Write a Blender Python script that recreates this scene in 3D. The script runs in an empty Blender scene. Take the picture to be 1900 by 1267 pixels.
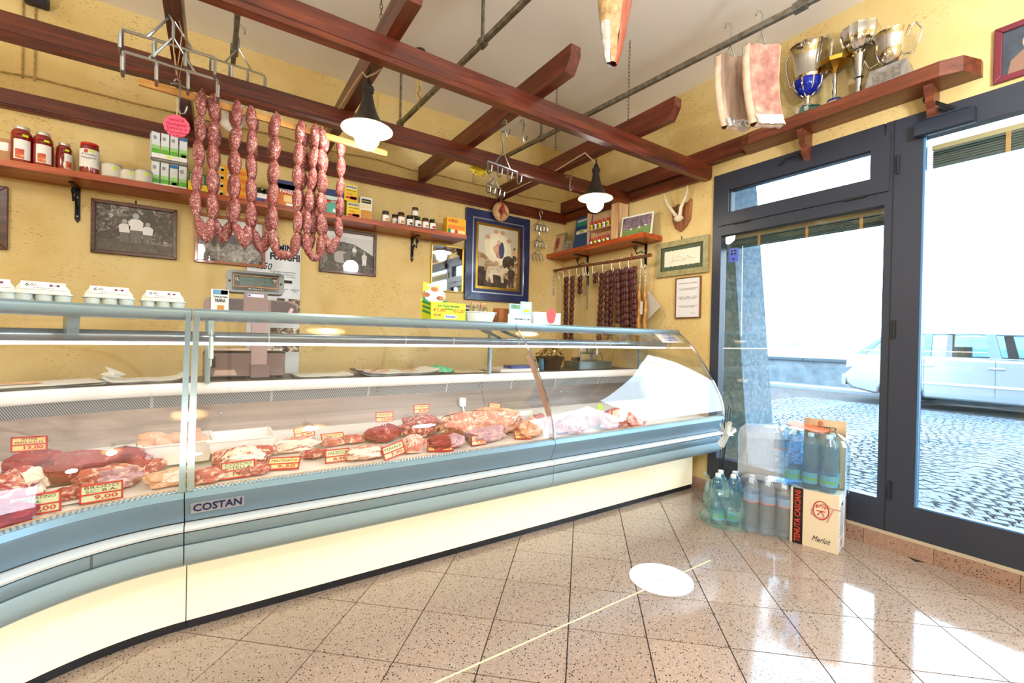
import bpy, bmesh, math, random
from mathutils import Vector, Matrix, noise
PI = math.pi
S = bpy.context.scene
COL = S.collection
# ------------------------------------------------------------------ camera
FPX, CX, CY = 825.4, 950.0, 633.5
RX = Vector((0.8308, -0.0135, -0.5553)).normalized()
RY = Vector((-0.5551, 0.0169, -0.8312)); RY = (RY - RX * RX.dot(RY)).normalized()
RZ = RX.cross(RY)
CAM = Vector((0, 0, 1.14))
cam = bpy.data.cameras.new('camera'); cam.lens = FPX / 1900 * 36; cam.sensor_width = 36; cam.sensor_fit = 'HORIZONTAL'
cam.clip_start = 0.02; cam.clip_end = 3000
co = bpy.data.objects.new('camera', cam); COL.objects.link(co)
Rm = Matrix((RX, RY, RZ))
co.matrix_world = Matrix.Translation(CAM) @ Rm.to_4x4()
S.camera = co
# ------------------------------------------------------------------ sky, exposure
w = bpy.data.worlds.new('sky'); S.world = w; w.use_nodes = True
wb = w.node_tree.nodes['Background']
wb.inputs[0].default_value = (0.66, 0.83, 1.0, 1); wb.inputs[1].default_value = 7.5
S.view_settings.view_transform = 'Standard'; S.view_settings.look = 'None'
S.view_settings.gamma = 1; S.view_settings.use_curve_mapping = False
S.view_settings.exposure = 0.65
S.cycles.max_bounces = 10; S.cycles.diffuse_bounces = 4; S.cycles.glossy_bounces = 4
S.cycles.transmission_bounces = 6; S.cycles.transparent_max_bounces = 32
S.cycles.caustics_reflective = False; S.cycles.caustics_refractive = False
S.cycles.sample_clamp_indirect = 8.0
try: S.cycles.use_denoising = True
except Exception: pass

def W(px, py, axis, val):
    """the point of the plane axis=val that the photograph shows at pixel px,py"""
    r = Rm @ Vector((px - CX, -(py - CY), -FPX))
    return CAM + r * ((val - CAM[axis]) / r[axis])
def wx(px, py, X): return W(px, py, 0, X)
def wy(px, py, Y): return W(px, py, 1, Y)
def wz(px, py, Z): return W(px, py, 2, Z)

# ------------------------------------------------------------------ mesh builder
class MB:
    def __init__(s): s.v = []; s.f = []; s.m = []; s.M = Matrix.Identity(4); s.mi = 0
    def add(s, vs, fs, mi=None):
        b = len(s.v); mi = s.mi if mi is None else mi
        s.v += [tuple(s.M @ Vector(p)) for p in vs]
        s.f += [tuple(b + i for i in f) for f in fs]; s.m += [mi] * len(fs)
        return s
    def box(s, a, b, mi=None):
        x0, y0, z0 = [min(a[i], b[i]) for i in range(3)]; x1, y1, z1 = [max(a[i], b[i]) for i in range(3)]
        return s.add([(x0,y0,z0),(x1,y0,z0),(x1,y1,z0),(x0,y1,z0),(x0,y0,z1),(x1,y0,z1),(x1,y1,z1),(x0,y1,z1)],
              [(0,3,2,1),(4,5,6,7),(0,1,5,4),(1,2,6,5),(2,3,7,6),(3,0,4,7)], mi)
    def cbox(s, c, d, mi=None):
        return s.box([c[i]-d[i]/2 for i in range(3)], [c[i]+d[i]/2 for i in range(3)], mi)
    def rbox(s, a, b, r=0.004, mi=None, axis=2):
        """box with its four edges along axis rounded"""
        lo = [min(a[i], b[i]) for i in range(3)]; hi = [max(a[i], b[i]) for i in range(3)]
        i, j = [k for k in range(3) if k != axis]
        r = min(r, (hi[i]-lo[i])*.49, (hi[j]-lo[j])*.49); pts = []
        for cx, cy, a0 in ((hi[i]-r,hi[j]-r,0),(lo[i]+r,hi[j]-r,1),(lo[i]+r,lo[j]+r,2),(hi[i]-r,lo[j]+r,3)):
            for k in range(3):
                t = (a0 + k/2) * PI/2; pts.append((cx + r*math.cos(t), cy + r*math.sin(t)))
        return s.prism(pts, axis, lo[axis], hi[axis], mi)
    def prism(s, pts, axis, a, b, mi=None):
        """closed 2D outline extruded along axis; outline in the two other axes in order"""
        i, j = [k for k in range(3) if k != axis]; n = len(pts); vs = []
        for h in (a, b):
            for p in pts:
                q = [0, 0, 0]; q[i] = p[0]; q[j] = p[1]; q[axis] = h; vs.append(q)
        ar = sum(pts[k][0]*pts[(k+1)%n][1]-pts[(k+1)%n][0]*pts[k][1] for k in range(n))
        flip = (ar < 0) ^ (axis == 1) ^ (a > b)
        fs = [tuple(range(n))[::-1], tuple(range(n, 2*n))] + [(k, (k+1) % n, n+(k+1) % n, n+k) for k in range(n)]
        if flip: fs = [f[::-1] for f in fs]
        return s.add(vs, fs, mi)
    def tube(s, pts, r, seg=8, mi=None, closed=False, caps=True):
        pts = [Vector(p) for p in pts]; n = len(pts); vs = []; up = None
        rr = r if isinstance(r, (list, tuple)) else [r]*n
        for k in range(n):
            if closed: t = pts[(k+1) % n] - pts[k-1]
            else: t = pts[min(k+1, n-1)] - pts[max(k-1, 0)]
            if t.length < 1e-9: t = Vector((0,0,1))
            t.normalize()
            if up is None:
                up = Vector((0,0,1)) if abs(t.z) < .9 else Vector((1,0,0))
            sx = t.cross(up)
            if sx.length < 1e-6: sx = t.cross(Vector((0.3,1,0.2)))
            sx.normalize(); up = sx.cross(t).normalized()
            for q in range(seg):
                a = 2*PI*q/seg; vs.append(pts[k] + (sx*math.cos(a) + up*math.sin(a))*rr[k])
        fs = []
        for k in range(n if closed else n-1):
            k2 = (k+1) % n
            for q in range(seg):
                fs.append((k*seg+q, k*seg+(q+1) % seg, k2*seg+(q+1) % seg, k2*seg+q))
        if caps and not closed:
            fs += [tuple(range(seg))[::-1], tuple((n-1)*seg+q for q in range(seg))]
        return s.add(vs, fs, mi)
    def lathe(s, prof, seg=20, c=(0,0,0), mi=None, sx=1, sy=1, cap=True):
        vs = []; n = len(prof)
        for r, z in prof:
            for q in range(seg):
                a = 2*PI*q/seg; vs.append((c[0]+r*math.cos(a)*sx, c[1]+r*math.sin(a)*sy, c[2]+z))
        fs = []
        up = prof[-1][1] >= prof[0][1]
        for k in range(n-1):
            for q in range(seg):
                f = (k*seg+q, k*seg+(q+1) % seg, (k+1)*seg+(q+1) % seg, (k+1)*seg+q); fs.append(f)
        if cap: fs += [tuple(range(seg))[::-1], tuple((n-1)*seg+q for q in range(seg))]
        return s.add(vs, fs, mi)
    def ell(s, c, r, seg=14, rings=9, mi=None, disp=None):
        vs = [(c[0], c[1], c[2]-r[2])]; fs = []
        for k in range(1, rings):
            t = -PI/2 + PI*k/rings
            for q in range(seg):
                a = 2*PI*q/seg; vs.append((c[0]+r[0]*math.cos(t)*math.cos(a), c[1]+r[1]*math.cos(t)*math.sin(a), c[2]+r[2]*math.sin(t)))
        vs.append((c[0], c[1], c[2]+r[2])); L = len(vs)-1
        for q in range(seg): fs.append((0, 1+(q+1) % seg, 1+q))
        for k in range(rings-2):
            for q in range(seg):
                a = 1+k*seg; fs.append((a+q, a+(q+1) % seg, a+seg+(q+1) % seg, a+seg+q))
        for q in range(seg): a = 1+(rings-2)*seg; fs.append((a+q, a+(q+1) % seg, L))
        if disp: vs = [disp(Vector(v)) for v in vs]
        return s.add(vs, fs, mi)
    def quad(s, a, b, c, d, mi=None): return s.add([a, b, c, d], [(0,1,2,3)], mi)
    def grid(s, P, nu, nv, mi=None, thick=None):
        """P(u,v) surface sampled nu x nv"""
        vs = [P(i/nu, j/nv) for j in range(nv+1) for i in range(nu+1)]
        fs = [(j*(nu+1)+i, j*(nu+1)+i+1, (j+1)*(nu+1)+i+1, (j+1)*(nu+1)+i) for j in range(nv) for i in range(nu)]
        return s.add(vs, fs, mi)
    def mesh(s, name, mats, smooth=True, ang=38):
        me = bpy.data.meshes.new(name); me.from_pydata(s.v, [], s.f)
        for m in (mats if isinstance(mats, (list, tuple)) else [mats]): me.materials.append(m)
        me.polygons.foreach_set('material_index', s.m)
        if smooth:
            me.polygons.foreach_set('use_smooth', [True]*len(s.f))
            try: me.set_sharp_from_angle(angle=math.radians(ang))
            except Exception: pass
        me.update()
        return me
    def build(s, name, mats, parent=None, smooth=True, ang=38, solid=0, kind=None):
        o = bpy.data.objects.new(name, s.mesh(name, mats, smooth, ang)); COL.objects.link(o)
        if parent is not None: o.parent = parent
        if solid:
            md = o.modifiers.new('thickness', 'SOLIDIFY'); md.thickness = solid; md.offset = 0
        if kind: o['kind'] = kind
        return o
def obj_from(me, name, parent=None, M=None):
    o = bpy.data.objects.new(name, me); COL.objects.link(o)
    if parent is not None: o.parent = parent
    if M is not None: o.matrix_local = M
    return o
def tag(o, label, cat, group=None):
    o['label'] = label; o['category'] = cat
    if group: o['group'] = group
    return o
def thing(name, label, cat, loc=(0,0,0), rz=0, group=None, M=None):
    o = bpy.data.objects.new(name, None); COL.objects.link(o); o.empty_display_size = .05
    if M is not None: o.matrix_world = M
    else: o.location = loc; o.rotation_euler = (0,0,rz)
    return tag(o, label, cat, group)
def struct(o): o['kind'] = 'structure'; return o
def dup(root, M, label=None, group=None):
    r = root.copy(); COL.objects.link(r); r.matrix_world = M
    if label: r['label'] = label
    if group: r['group'] = group
    for ch in list(root.children):
        c = ch.copy(); COL.objects.link(c); c.parent = r
        for g in list(ch.children):
            d = g.copy(); COL.objects.link(d); d.parent = c
    return r
def T(x, y, z, rz=0, rx=0, ry=0, s=1):
    return Matrix.Translation((x,y,z)) @ Matrix.Rotation(rz,4,'Z') @ Matrix.Rotation(ry,4,'Y') @ Matrix.Rotation(rx,4,'X') @ Matrix.Scale(s,4)
def basis(o, x, y):
    """matrix whose local x,y axes lie along the given world vectors, z out of their plane"""
    x = Vector(x).normalized(); z = x.cross(Vector(y)).normalized(); y = z.cross(x)
    M = Matrix((x, y, z)).transposed().to_4x4(); M.translation = Vector(o); return M
_fontcache = {}
def text(s, size, mat, parent, M, name='lettering', align='CENTER', ext=0.0004, width=None, bold=0.0, shear=0.0):
    cu = bpy.data.curves.new('t', 'FONT'); cu.body = s; cu.size = size; cu.align_x = align; cu.align_y = 'CENTER'
    cu.extrude = ext; cu.resolution_u = 2; cu.offset = bold; cu.shear = shear
    cu.space_line = .95
    ob = bpy.data.objects.new('t', cu)
    me = bpy.data.meshes.new_from_object(ob); me.name = name
    bpy.data.objects.remove(ob); bpy.data.curves.remove(cu)
    me.materials.clear(); me.materials.append(mat)
    if width and len(me.vertices):
        xs = [v.co.x for v in me.vertices]; k = width / max(1e-6, max(xs)-min(xs))
        for v in me.vertices: v.co.x *= k
    o = bpy.data.objects.new(name, me); COL.objects.link(o)
    if parent is not None: o.parent = parent
    o.matrix_local = M
    return o
# ------------------------------------------------------------------ materials
MATS = {}
def srgb(h):
    if isinstance(h, str):
        h = h.lstrip('#'); c = [int(h[i:i+2], 16)/255 for i in (0,2,4)]
    else: c = [x/255 for x in h]
    return [x/12.92 if x <= .04045 else ((x+.055)/1.055)**2.4 for x in c] + [1]
def mat(name, col, rough=.5, metal=0, coat=0, emit=0, spec=None, sub=0, alpha=1):
    if name in MATS: return MATS[name]
    m = bpy.data.materials.new(name); m.use_nodes = True; MATS[name] = m
    b = m.node_tree.nodes['Principled BSDF']
    b.inputs['Base Color'].default_value = srgb(col) if isinstance(col, str) else (*col[:3], 1)
    b.inputs['Roughness'].default_value = rough; b.inputs['Metallic'].default_value = metal
    if coat: b.inputs['Coat Weight'].default_value = coat; b.inputs['Coat Roughness'].default_value = .08
    if emit:
        b.inputs['Emission Color'].default_value = b.inputs['Base Color'].default_value; b.inputs['Emission Strength'].default_value = emit
    if spec is not None: b.inputs['Specular IOR Level'].default_value = spec
    return m
class N:
    """small helper to wire nodes"""
    def __init__(s, m): s.t = m.node_tree; s.n = s.t.nodes; s.l = s.t.links; s.b = s.n.get('Principled BSDF')
    def new(s, typ, **kw):
        n = s.n.new(typ)
        for k, v in kw.items():
            if k in n.inputs: n.inputs[k].default_value = v
            else: setattr(n, k, v)
        return n
    def link(s, a, b): s.l.new(a, b)
    def coord(s, scale=(1,1,1), kind='Object', rot=(0,0,0)):
        t = s.new('ShaderNodeTexCoord'); m = s.new('ShaderNodeMapping'); m.inputs['Scale'].default_value = scale; m.inputs['Rotation'].default_value = rot
        s.link(t.outputs[kind], m.inputs['Vector']); return m.outputs['Vector']
    def noise(s, vec, scale, detail=4, rough=.55, dist=0):
        n = s.new('ShaderNodeTexNoise'); n.inputs['Scale'].default_value = scale; n.inputs['Detail'].default_value = detail
        n.inputs['Roughness'].default_value = rough; n.inputs['Distortion'].default_value = dist
        if vec is not None: s.link(vec, n.inputs['Vector'])
        return n.outputs['Fac']
    def voro(s, vec, scale, feature='F1', out='Distance'):
        n = s.new('ShaderNodeTexVoronoi'); n.feature = feature; n.inputs['Scale'].default_value = scale
        if vec is not None: s.link(vec, n.inputs['Vector'])
        return n.outputs[out]
    def ramp(s, fac, stops, interp='LINEAR'):
        n = s.new('ShaderNodeValToRGB'); cr = n.color_ramp; cr.interpolation = interp
        while len(cr.elements) < len(stops): cr.elements.new(.5)
        for e, (p, c) in zip(cr.elements, stops):
            e.position = p; e.color = srgb(c) if isinstance(c, str) else (*c[:3], 1)
        s.link(fac, n.inputs['Fac']); return n.outputs['Color']
    def mix(s, fac, a, b, mode='MIX'):
        n = s.new('ShaderNodeMix'); n.data_type = 'RGBA'; n.blend_type = mode
        for i, v in ((0, fac), (6, a), (7, b)):
            if hasattr(v, 'is_linked'): s.link(v, n.inputs[i])
            else: n.inputs[i].default_value = v if i == 0 else (srgb(v) if isinstance(v, str) else (*v[:3], 1))
        return n.outputs[2]
    def bump(s, h, strength=.3, dist=.01):
        n = s.new('ShaderNodeBump'); n.inputs['Strength'].default_value = strength; n.inputs['Distance'].default_value = dist
        s.link(h, n.inputs['Height']); s.link(n.outputs['Normal'], s.b.inputs['Normal'])
    def col(s, c): s.link(c, s.b.inputs['Base Color'])
    def math(s, op, a, b=0.0):
        n = s.new('ShaderNodeMath'); n.operation = op
        for i, v in ((0, a), (1, b)):
            if hasattr(v, 'is_linked'): s.link(v, n.inputs[i])
            else: n.inputs[i].default_value = v
        return n.outputs[0]
def glass(name, tint=(1,1,1), f0=.045, rough=0.0, haze=0.0, hazecol=(1,1,1)):
    """thin clear sheet: straight transmission with a Schlick reflection"""
    if name in MATS: return MATS[name]
    m = bpy.data.materials.new(name); m.use_nodes = True; MATS[name] = m
    n = N(m); n.n.remove(n.b); out = n.n['Material Output']
    lw = n.new('ShaderNodeLayerWeight'); lw.inputs['Blend'].default_value = .5
    p = n.math('POWER', lw.outputs['Facing'], 5.0); f = n.math('MULTIPLY', p, 1-f0); f = n.math('ADD', f, f0)
    tr = n.new('ShaderNodeBsdfTransparent'); tr.inputs[0].default_value = (*tint, 1)
    gl = n.new('ShaderNodeBsdfGlossy'); gl.inputs['Roughness'].default_value = rough; gl.inputs[0].default_value = (1,1,1,1)
    base = tr.outputs[0]
    if haze:
        df = n.new('ShaderNodeBsdfDiffuse'); df.inputs[0].default_value = (*hazecol, 1)
        h = n.new('ShaderNodeMixShader'); h.inputs[0].default_value = haze
        n.link(tr.outputs[0], h.inputs[1]); n.link(df.outputs[0], h.inputs[2]); base = h.outputs[0]
    mx = n.new('ShaderNodeMixShader'); n.link(f, mx.inputs[0]); n.link(base, mx.inputs[1]); n.link(gl.outputs[0], mx.inputs[2])
    n.link(mx.outputs[0], out.inputs[0]); return m

def m_plaster():
    m = mat('yellow_plaster', '#d9b668', .85); n = N(m); v = n.coord(kind='Object')
    a = n.noise(v, 1.6, 5, .6); b = n.noise(v, 9, 6, .65); c = n.ramp(a, [(.3, '#cfae68'), (.5, '#dcc283'), (.72, '#e3d09a')])
    c = n.mix(n.math('MULTIPLY', b, .35), c, '#e9d49a')
    v2 = n.coord((1, 1, 2.2)); s1 = n.noise(v2, 55, 3, .5); s2 = n.noise(v, 3.0, 2, .5)
    k = n.ramp(s1, [(.61, (0,0,0)), (.65, (1,1,1))]); k2 = n.ramp(s2, [(.42, (0,0,0)), (.60, (1,1,1))])
    c = n.mix(n.math('MULTIPLY', n.math('MULTIPLY', k, k2), .5), c, '#8a5f2c')
    n.col(c); n.bump(n.noise(v, 40, 6, .7), .25, .004); return m
def m_wood(name, axis, dark='#34140b', mid='#602612', light='#813c1c', rough=.38, scale=1.0):
    m = mat(name, mid, rough, coat=.12); n = N(m)
    sc = [14*scale]*3; sc[axis] = .9*scale; v = n.coord(tuple(sc))
    a = n.noise(v, 2.2, 7, .62, .6); n.col(n.ramp(a, [(.3, dark), (.5, mid), (.68, light)]))
    n.bump(a, .08, .003); return m
def m_terrazzo(name='terrazzo', base='#9f8a7b', base2='#917e71', rough=.09):
    m = mat(name, base, rough); n = N(m); v = n.coord(kind='Object'); ob = n.new('ShaderNodeObjectInfo')
    va = n.new('ShaderNodeVectorMath'); va.operation = 'ADD'; n.link(v, va.inputs[0])
    rv = n.new('ShaderNodeCombineXYZ'); r10 = n.math('MULTIPLY', ob.outputs['Random'], 37.0)
    for i in range(2): n.link(r10, rv.inputs[i])
    n.link(rv.outputs[0], va.inputs[1]); v = va.outputs[0]
    c = n.mix(ob.outputs['Random'], base, base2)
    c = n.mix(n.math('MULTIPLY', n.noise(v, 60, 3), .3), c, '#dcc6b2')
    for sc, thr, colr in ((95, .19, '#3a302b'), (150, .14, '#d9ccbd'), (170, .2, '#75594a')):
        d = n.voro(v, sc); rnd = n.voro(v, sc, out='Color')
        sep = n.new('ShaderNodeSeparateColor'); n.link(rnd, sep.inputs[0])
        k = n.math('MULTIPLY', n.math('LESS_THAN', d, thr*1.5), n.math('GREATER_THAN', sep.outputs[0], .55))
        c = n.mix(k, c, colr)
    n.col(c); return m
def m_meat(name, red='#a8322e', dark='#7a1c1e', fat='#ecc9b4', amount=.58, scale=16, rough=.3):
    m = mat(name, red, max(rough,.42), coat=.08); n = N(m); v = n.coord(kind='Object'); ob = n.new('ShaderNodeObjectInfo')
    va = n.new('ShaderNodeVectorMath'); va.operation = 'ADD'; n.link(v, va.inputs[0])
    cb = n.new('ShaderNodeCombineXYZ'); n.link(n.math('MULTIPLY', ob.outputs['Random'], 13.0), cb.inputs[0]); n.link(cb.outputs[0], va.inputs[1]); v = va.outputs[0]
    a = n.noise(v, scale*.7, 5, .6, 1.2); b = n.noise(v, scale, 6, .7, 2.5)
    c = n.ramp(a, [(.3, dark), (.6, red)]); k = n.ramp(b, [(amount-.06, (0,0,0)), (amount+.05, (1,1,1))])
    n.col(n.mix(k, c, fat)); n.bump(n.math('ADD', b, n.noise(v, scale*3, 4, .6)), .5, .005); return m
def m_noise(name, stops, scale, rough=.6, detail=5, bump=0, aniso=(1,1,1), metal=0, dist=0, coat=0):
    m = mat(name, (.5,.5,.5), rough, metal, coat); n = N(m); v = n.coord(aniso)
    a = n.noise(v, scale, detail, .6, dist); n.col(n.ramp(a, stops))
    if bump: n.bump(a, bump, .005)
    return m
PLASTER = m_plaster()
WOODX = m_wood('red_wood_x', 0); WOODY = m_wood('red_wood_y', 1); WOODZ = m_wood('red_wood_z', 2)
SHELFX = m_wood('shelf_wood_x', 0, '#7d3312', '#a8481c', '#c4672e'); SHELFY = m_wood('shelf_wood_y', 1, '#7d3312', '#a8481c', '#c4672e')
SHELFR = m_wood('trophy_shelf_wood', 1, '#4e2216', '#6f3822', '#8a4c30')
LATH = m_wood('bamboo_lath', 0, '#a9722c', '#c78f45', '#ddb06a', .5)
ROD = m_wood('rod_wood', 1, '#4f2c18', '#6e4326', '#8a5b38', .55)
DKWOODX = m_wood('dark_frame_wood', 0, '#2c140c', '#4a2415', '#6a3820', .35)
TERR = m_terrazzo(); TERRB = m_terrazzo('terrazzo_skirting', '#9d7763', '#8d6a58', .35)
GROUT = mat('grout', '#2e2520', .9)
CEIL = m_noise('ceiling_white', [(.3, '#f6f1ea'), (.7, '#fbf7f2')], 2, .9)
WHITE = mat('white', '#f2f2ee', .5); OFFWHITE = mat('off_white', '#e6e2d6', .6); PAPER = mat('paper', '#f0eee8', .75)
BLACK = mat('black', '#121214', .4); INK = mat('ink', '#1b1b22', .7); IRON = mat('black_iron', '#18181a', .45, .6)
ANTH = mat('anthracite_frame', '#2b313f', .45); ANTH2 = mat('dark_gasket', '#15171d', .6)
CHROME = mat('chrome', '#c9ccd0', .16, 1); STEELW = mat('wire_steel', '#a8abac', .28, 1); GALV = m_noise('galvanised', [(.35, '#6b675c'), (.65, '#9a968a')], 30, .42, metal=.8)
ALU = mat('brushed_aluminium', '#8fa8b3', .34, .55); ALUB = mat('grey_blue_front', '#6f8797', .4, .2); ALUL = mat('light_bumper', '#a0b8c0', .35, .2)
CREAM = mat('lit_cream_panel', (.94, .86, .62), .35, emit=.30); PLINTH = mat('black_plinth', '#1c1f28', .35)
GLASS = glass('clear_glass', (.97, .99, .985)); CGLASS = glass('counter_glass', (.99, .995, .99), .038)
PGLASS = glass('picture_glass', (1,1,1), .012)
REDP = mat('red_plastic', '#c4202a', .35); YEL = mat('yellow_print', '#f0d021', .5); GRN = mat('green_print', '#1f8a3c', .5)
BLU = mat('blue_print', '#2a52a5', .5); NEON = mat('neon_yellow', '#d8f01c', .6); ORG = mat('orange_print', '#ef8a1e', .5)
NAVY = mat('navy', '#1e2f66', .5); REDPR = mat('red_print', '#c8281e', .5); PINK = mat('neon_pink', '#f25c86', .6)
BRONZE = mat('dark_bronze', '#35302c', .42, .5); GOLD = mat('gold', '#c79a3f', .25, 1); SILV = mat('silver', '#d6d4ce', .12, 1)
ROPE = m_noise('rope', [(.3, '#b99a6c'), (.7, '#e2cfa8')], 60, .8); CORD = m_noise('braided_cord', [(.3, '#8f7340'), (.7, '#c8ab6c')], 50, .8)
HOOKW = mat('white_hook', '#ece6d6', .4)
# ------------------------------------------------------------------ room shell
XR, YB, ZC, XL, YF = 3.156, 3.739, 3.172, -2.4, -2.3
b = MB(); b.box((XL-.2, YF-.2, -.12), (XR+.085, YB+.2, -.004)); floor = struct(b.build('floor', GROUT))
b = MB(); b.box((XL-.2, YF-.2, ZC), (XR+.085, YB+.2, ZC+.15)); struct(b.build('ceiling', CEIL))
b = MB(); b.box((XL-.2, YB, -.1), (XR+.085, YB+.2, ZC)); struct(b.build('wall_back', PLASTER))
b = MB(); b.box((XL-.2, YF-.2, -.1), (XL, YB, ZC)); struct(b.build('wall_left', PLASTER))
DY0, DY1, DZ0, DZ1 = -.62, 1.983, .105, 2.403
b = MB()
b.box((XR, DY1, -.1), (XR+.085, YB, ZC)); b.box((XR, DY0, DZ1), (XR+.085, DY1, ZC)); b.box((XR, DY0, -.1), (XR+.085, DY1, DZ0)); b.box((XR, YF-.2, -.1), (XR+.085, DY0, ZC))
struct(b.build('wall_right', PLASTER, smooth=False))
b = MB(); b.box((XL-.2, YF-.2, -.1), (XR, YF, ZC)); struct(b.build('wall_front', PLASTER))
# floor tiles laid on the diagonal
TA = math.radians(47.2); ta = Vector((math.cos(TA), math.sin(TA))); tb = Vector((-ta.y, ta.x)); TS = .3
T0 = Vector((1.381, 1.539))
def clip(poly, rect):
    for ax, val, keep in ((0, rect[0], 1), (0, rect[1], -1), (1, rect[2], 1), (1, rect[3], -1)):
        out = []
        for i in range(len(poly)):
            p, q = poly[i], poly[(i+1) % len(poly)]; dp, dq = (p[ax]-val)*keep, (q[ax]-val)*keep
            if dp >= 0: out.append(p)
            if (dp >= 0) != (dq >= 0):
                t = dp/(dp-dq); out.append(p + (q-p)*t)
        poly = out
        if not poly: return []
    return poly
tile_me = None; g = .0023
RECT = (-1.75, XR-.012, -1.3, 2.3)
for i in range(-18, 19):
    for j in range(-18, 19):
        c = T0 + ta*(i+.5)*TS + tb*(j+.5)*TS
        poly = [c + ta*(sx*(TS/2-g)) + tb*(sy*(TS/2-g)) for sx, sy in ((-1,-1),(1,-1),(1,1),(-1,1))]
        pc = clip(poly, RECT)
        if len(pc) < 3: continue
        full = all(RECT[0] < p.x < RECT[1] and RECT[2] < p.y < RECT[3] for p in poly)
        if not full:
            ar = abs(sum(pc[k].x*pc[(k+1) % len(pc)].y - pc[(k+1) % len(pc)].x*pc[k].y for k in range(len(pc))))/2
            if ar < .0015: continue
            m_ = MB(); m_.prism([(p.x-c.x, p.y-c.y) for p in pc], 2, -.006, 0); me = m_.mesh('floor_tile', TERR, False)
        else:
            if tile_me is None:
                m_ = MB(); m_.prism([(p.x-c.x, p.y-c.y) for p in poly], 2, -.006, 0); tile_me = m_.mesh('floor_tile', TERR, False)
            me = tile_me
        obj_from(me, 'floor_tile', floor, Matrix.Translation((c.x, c.y, 0)))
b = MB()
for a, c in (((XL, YF), (XR, -1.3)), ((XL, -1.3), (-1.75, YB)), ((-1.75, 2.3), (XR, YB))): b.box((a[0], a[1], -.006), (c[0], c[1], 0))
b.build('floor_slab', TERR, floor)
# skirting of the same stone along the door wall
sk = MB(); sk.box((XR-.012, DY0-.4, .086), (XR+.001, DY1+.0, .105)); sk = struct(sk.build('baseboard_right', mat('cream_mortar', '#b9ad95', .9)))
for k in range(12):
    y1 = 2.2 - k*.302; y0 = y1-.3
    m_ = MB(); m_.box((XR-.013, max(y0, -1.2), 0.0005), (XR, y1, .086)); m_.build('skirting_tile', TERRB, sk, smooth=False)

# ------------------------------------------------------------------ shopfront: window_1 (fixed pane and transom) and door_1
FX0, FX1 = XR-.012, XR+.062
b = MB()
def fb(y0, y1, z0, z1, x0=FX0, x1=FX1, mb=None): (mb or b).box((x0, y0, z0), (x1, y1, z1))
fb(1.913, DY1, DZ0, DZ1); fb(.945, 1.913, 2.333, DZ1); fb(.937, 1.913, 1.942, 2.012); fb(.937, 1.913, DZ0, .279); fb(.90, .937, DZ0, DZ1, FX0, FX1)
win = struct(b.build('window_1', ANTH, smooth=False))
sash = MB()
for a in ((1.856, 1.941, 2.014, 2.331), (.915, 1.003, 2.014, 2.331), (1.003, 1.856, 2.014, 2.102), (1.003, 1.856, 2.268, 2.331)): fb(*a, x0=FX0-.012, mb=sash)
sash = sash.build('transom_sash', ANTH, win, smooth=False)
gk = MB()
for a in ((1.85, 1.856, 2.102, 2.268), (1.003, 1.009, 2.102, 2.268), (1.003, 1.856, 2.262, 2.268), (1.003, 1.856, 2.102, 2.108)): fb(*a, x0=FX0+.004, x1=FX0+.02, mb=gk)
gk.build('gasket', ANTH2, sash, smooth=False)
p = MB(); p.box((FX0+.03, 1.0, 2.1), (FX0+.036, 1.86, 2.27)); p.build('transom_pane', GLASS, win)
p = MB(); p.box((FX0+.03, .935, .275), (FX0+.036, 1.916, 1.946)); p.build('pane', GLASS, win)
p = MB(); p.tube([(FX0-.012, 1.50, 2.335), (FX0-.03, 1.46, 2.365), (FX0-.03, 1.40, 2.372), (FX0-.012, 1.37, 2.35)], .006, 6); p.build('window_catch', ANTH2, win)
p = MB(); p.box((FX0-.016, 1.02, 2.006), (FX0, 1.13, 2.018)); p.box((FX0-.016, 1.70, 2.006), (FX0, 1.81, 2.018)); p.build('vent_slot', ANTH2, win, smooth=False)
b = MB(); fb(.775, .898, DZ0, DZ1); fb(DY0, .775, 2.268, DZ1); fb(DY0, .775, DZ0, .275); fb(DY0, DY0+.12, .275, 2.268)
door = struct(b.build('door_1', ANTH, smooth=False))
p = MB(); p.box((FX0+.03, DY0+.1, .27), (FX0+.036, .78, 2.272)); p.build('pane', GLASS, door)
gk = MB(); fb(.766, .775, .275, 2.268, FX0+.004, FX0+.02, gk); fb(DY0+.12, .766, .275, .282, FX0+.004, FX0+.02, gk); gk.build('gasket', mat('blue_gasket', '#4f86b8', .4), door, smooth=False)
gk = MB(); fb(.897, .9015, DZ0, DZ1, FX0-.002, FX0+.03, gk); gk.build('rebate', ANTH2, door, smooth=False)
for z in (2.15, 1.235, .34):
    p = MB(); p.rbox((FX0-.016, .872, z-.05), (FX0, .886, z+.05), .004); p.build('hinge', ANTH2, door)
p = MB(); p.rbox((FX0-.05, .575, 2.262), (FX0, .803, 2.338), .008, axis=1); p.box((FX0-.046, .6, 2.338), (FX0-.004, .76, 2.346)); cl = p.build('door_closer', mat('closer_blue_black', '#1a2436', .4), door)
a0 = Vector((FX0-.03, .735, 2.345)); p = MB()
p.tube([a0, a0 + Vector((-.03, .012, .085))], .009, 6); p.tube([a0 + Vector((-.03, .012, .085)), a0 + Vector((.0, -.085, .01))], .009, 6); p.cbox(a0 + Vector((-.03, .01, .09)), (.03, .04, .02)); p.build('closer_arm', BLACK, cl)
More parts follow.
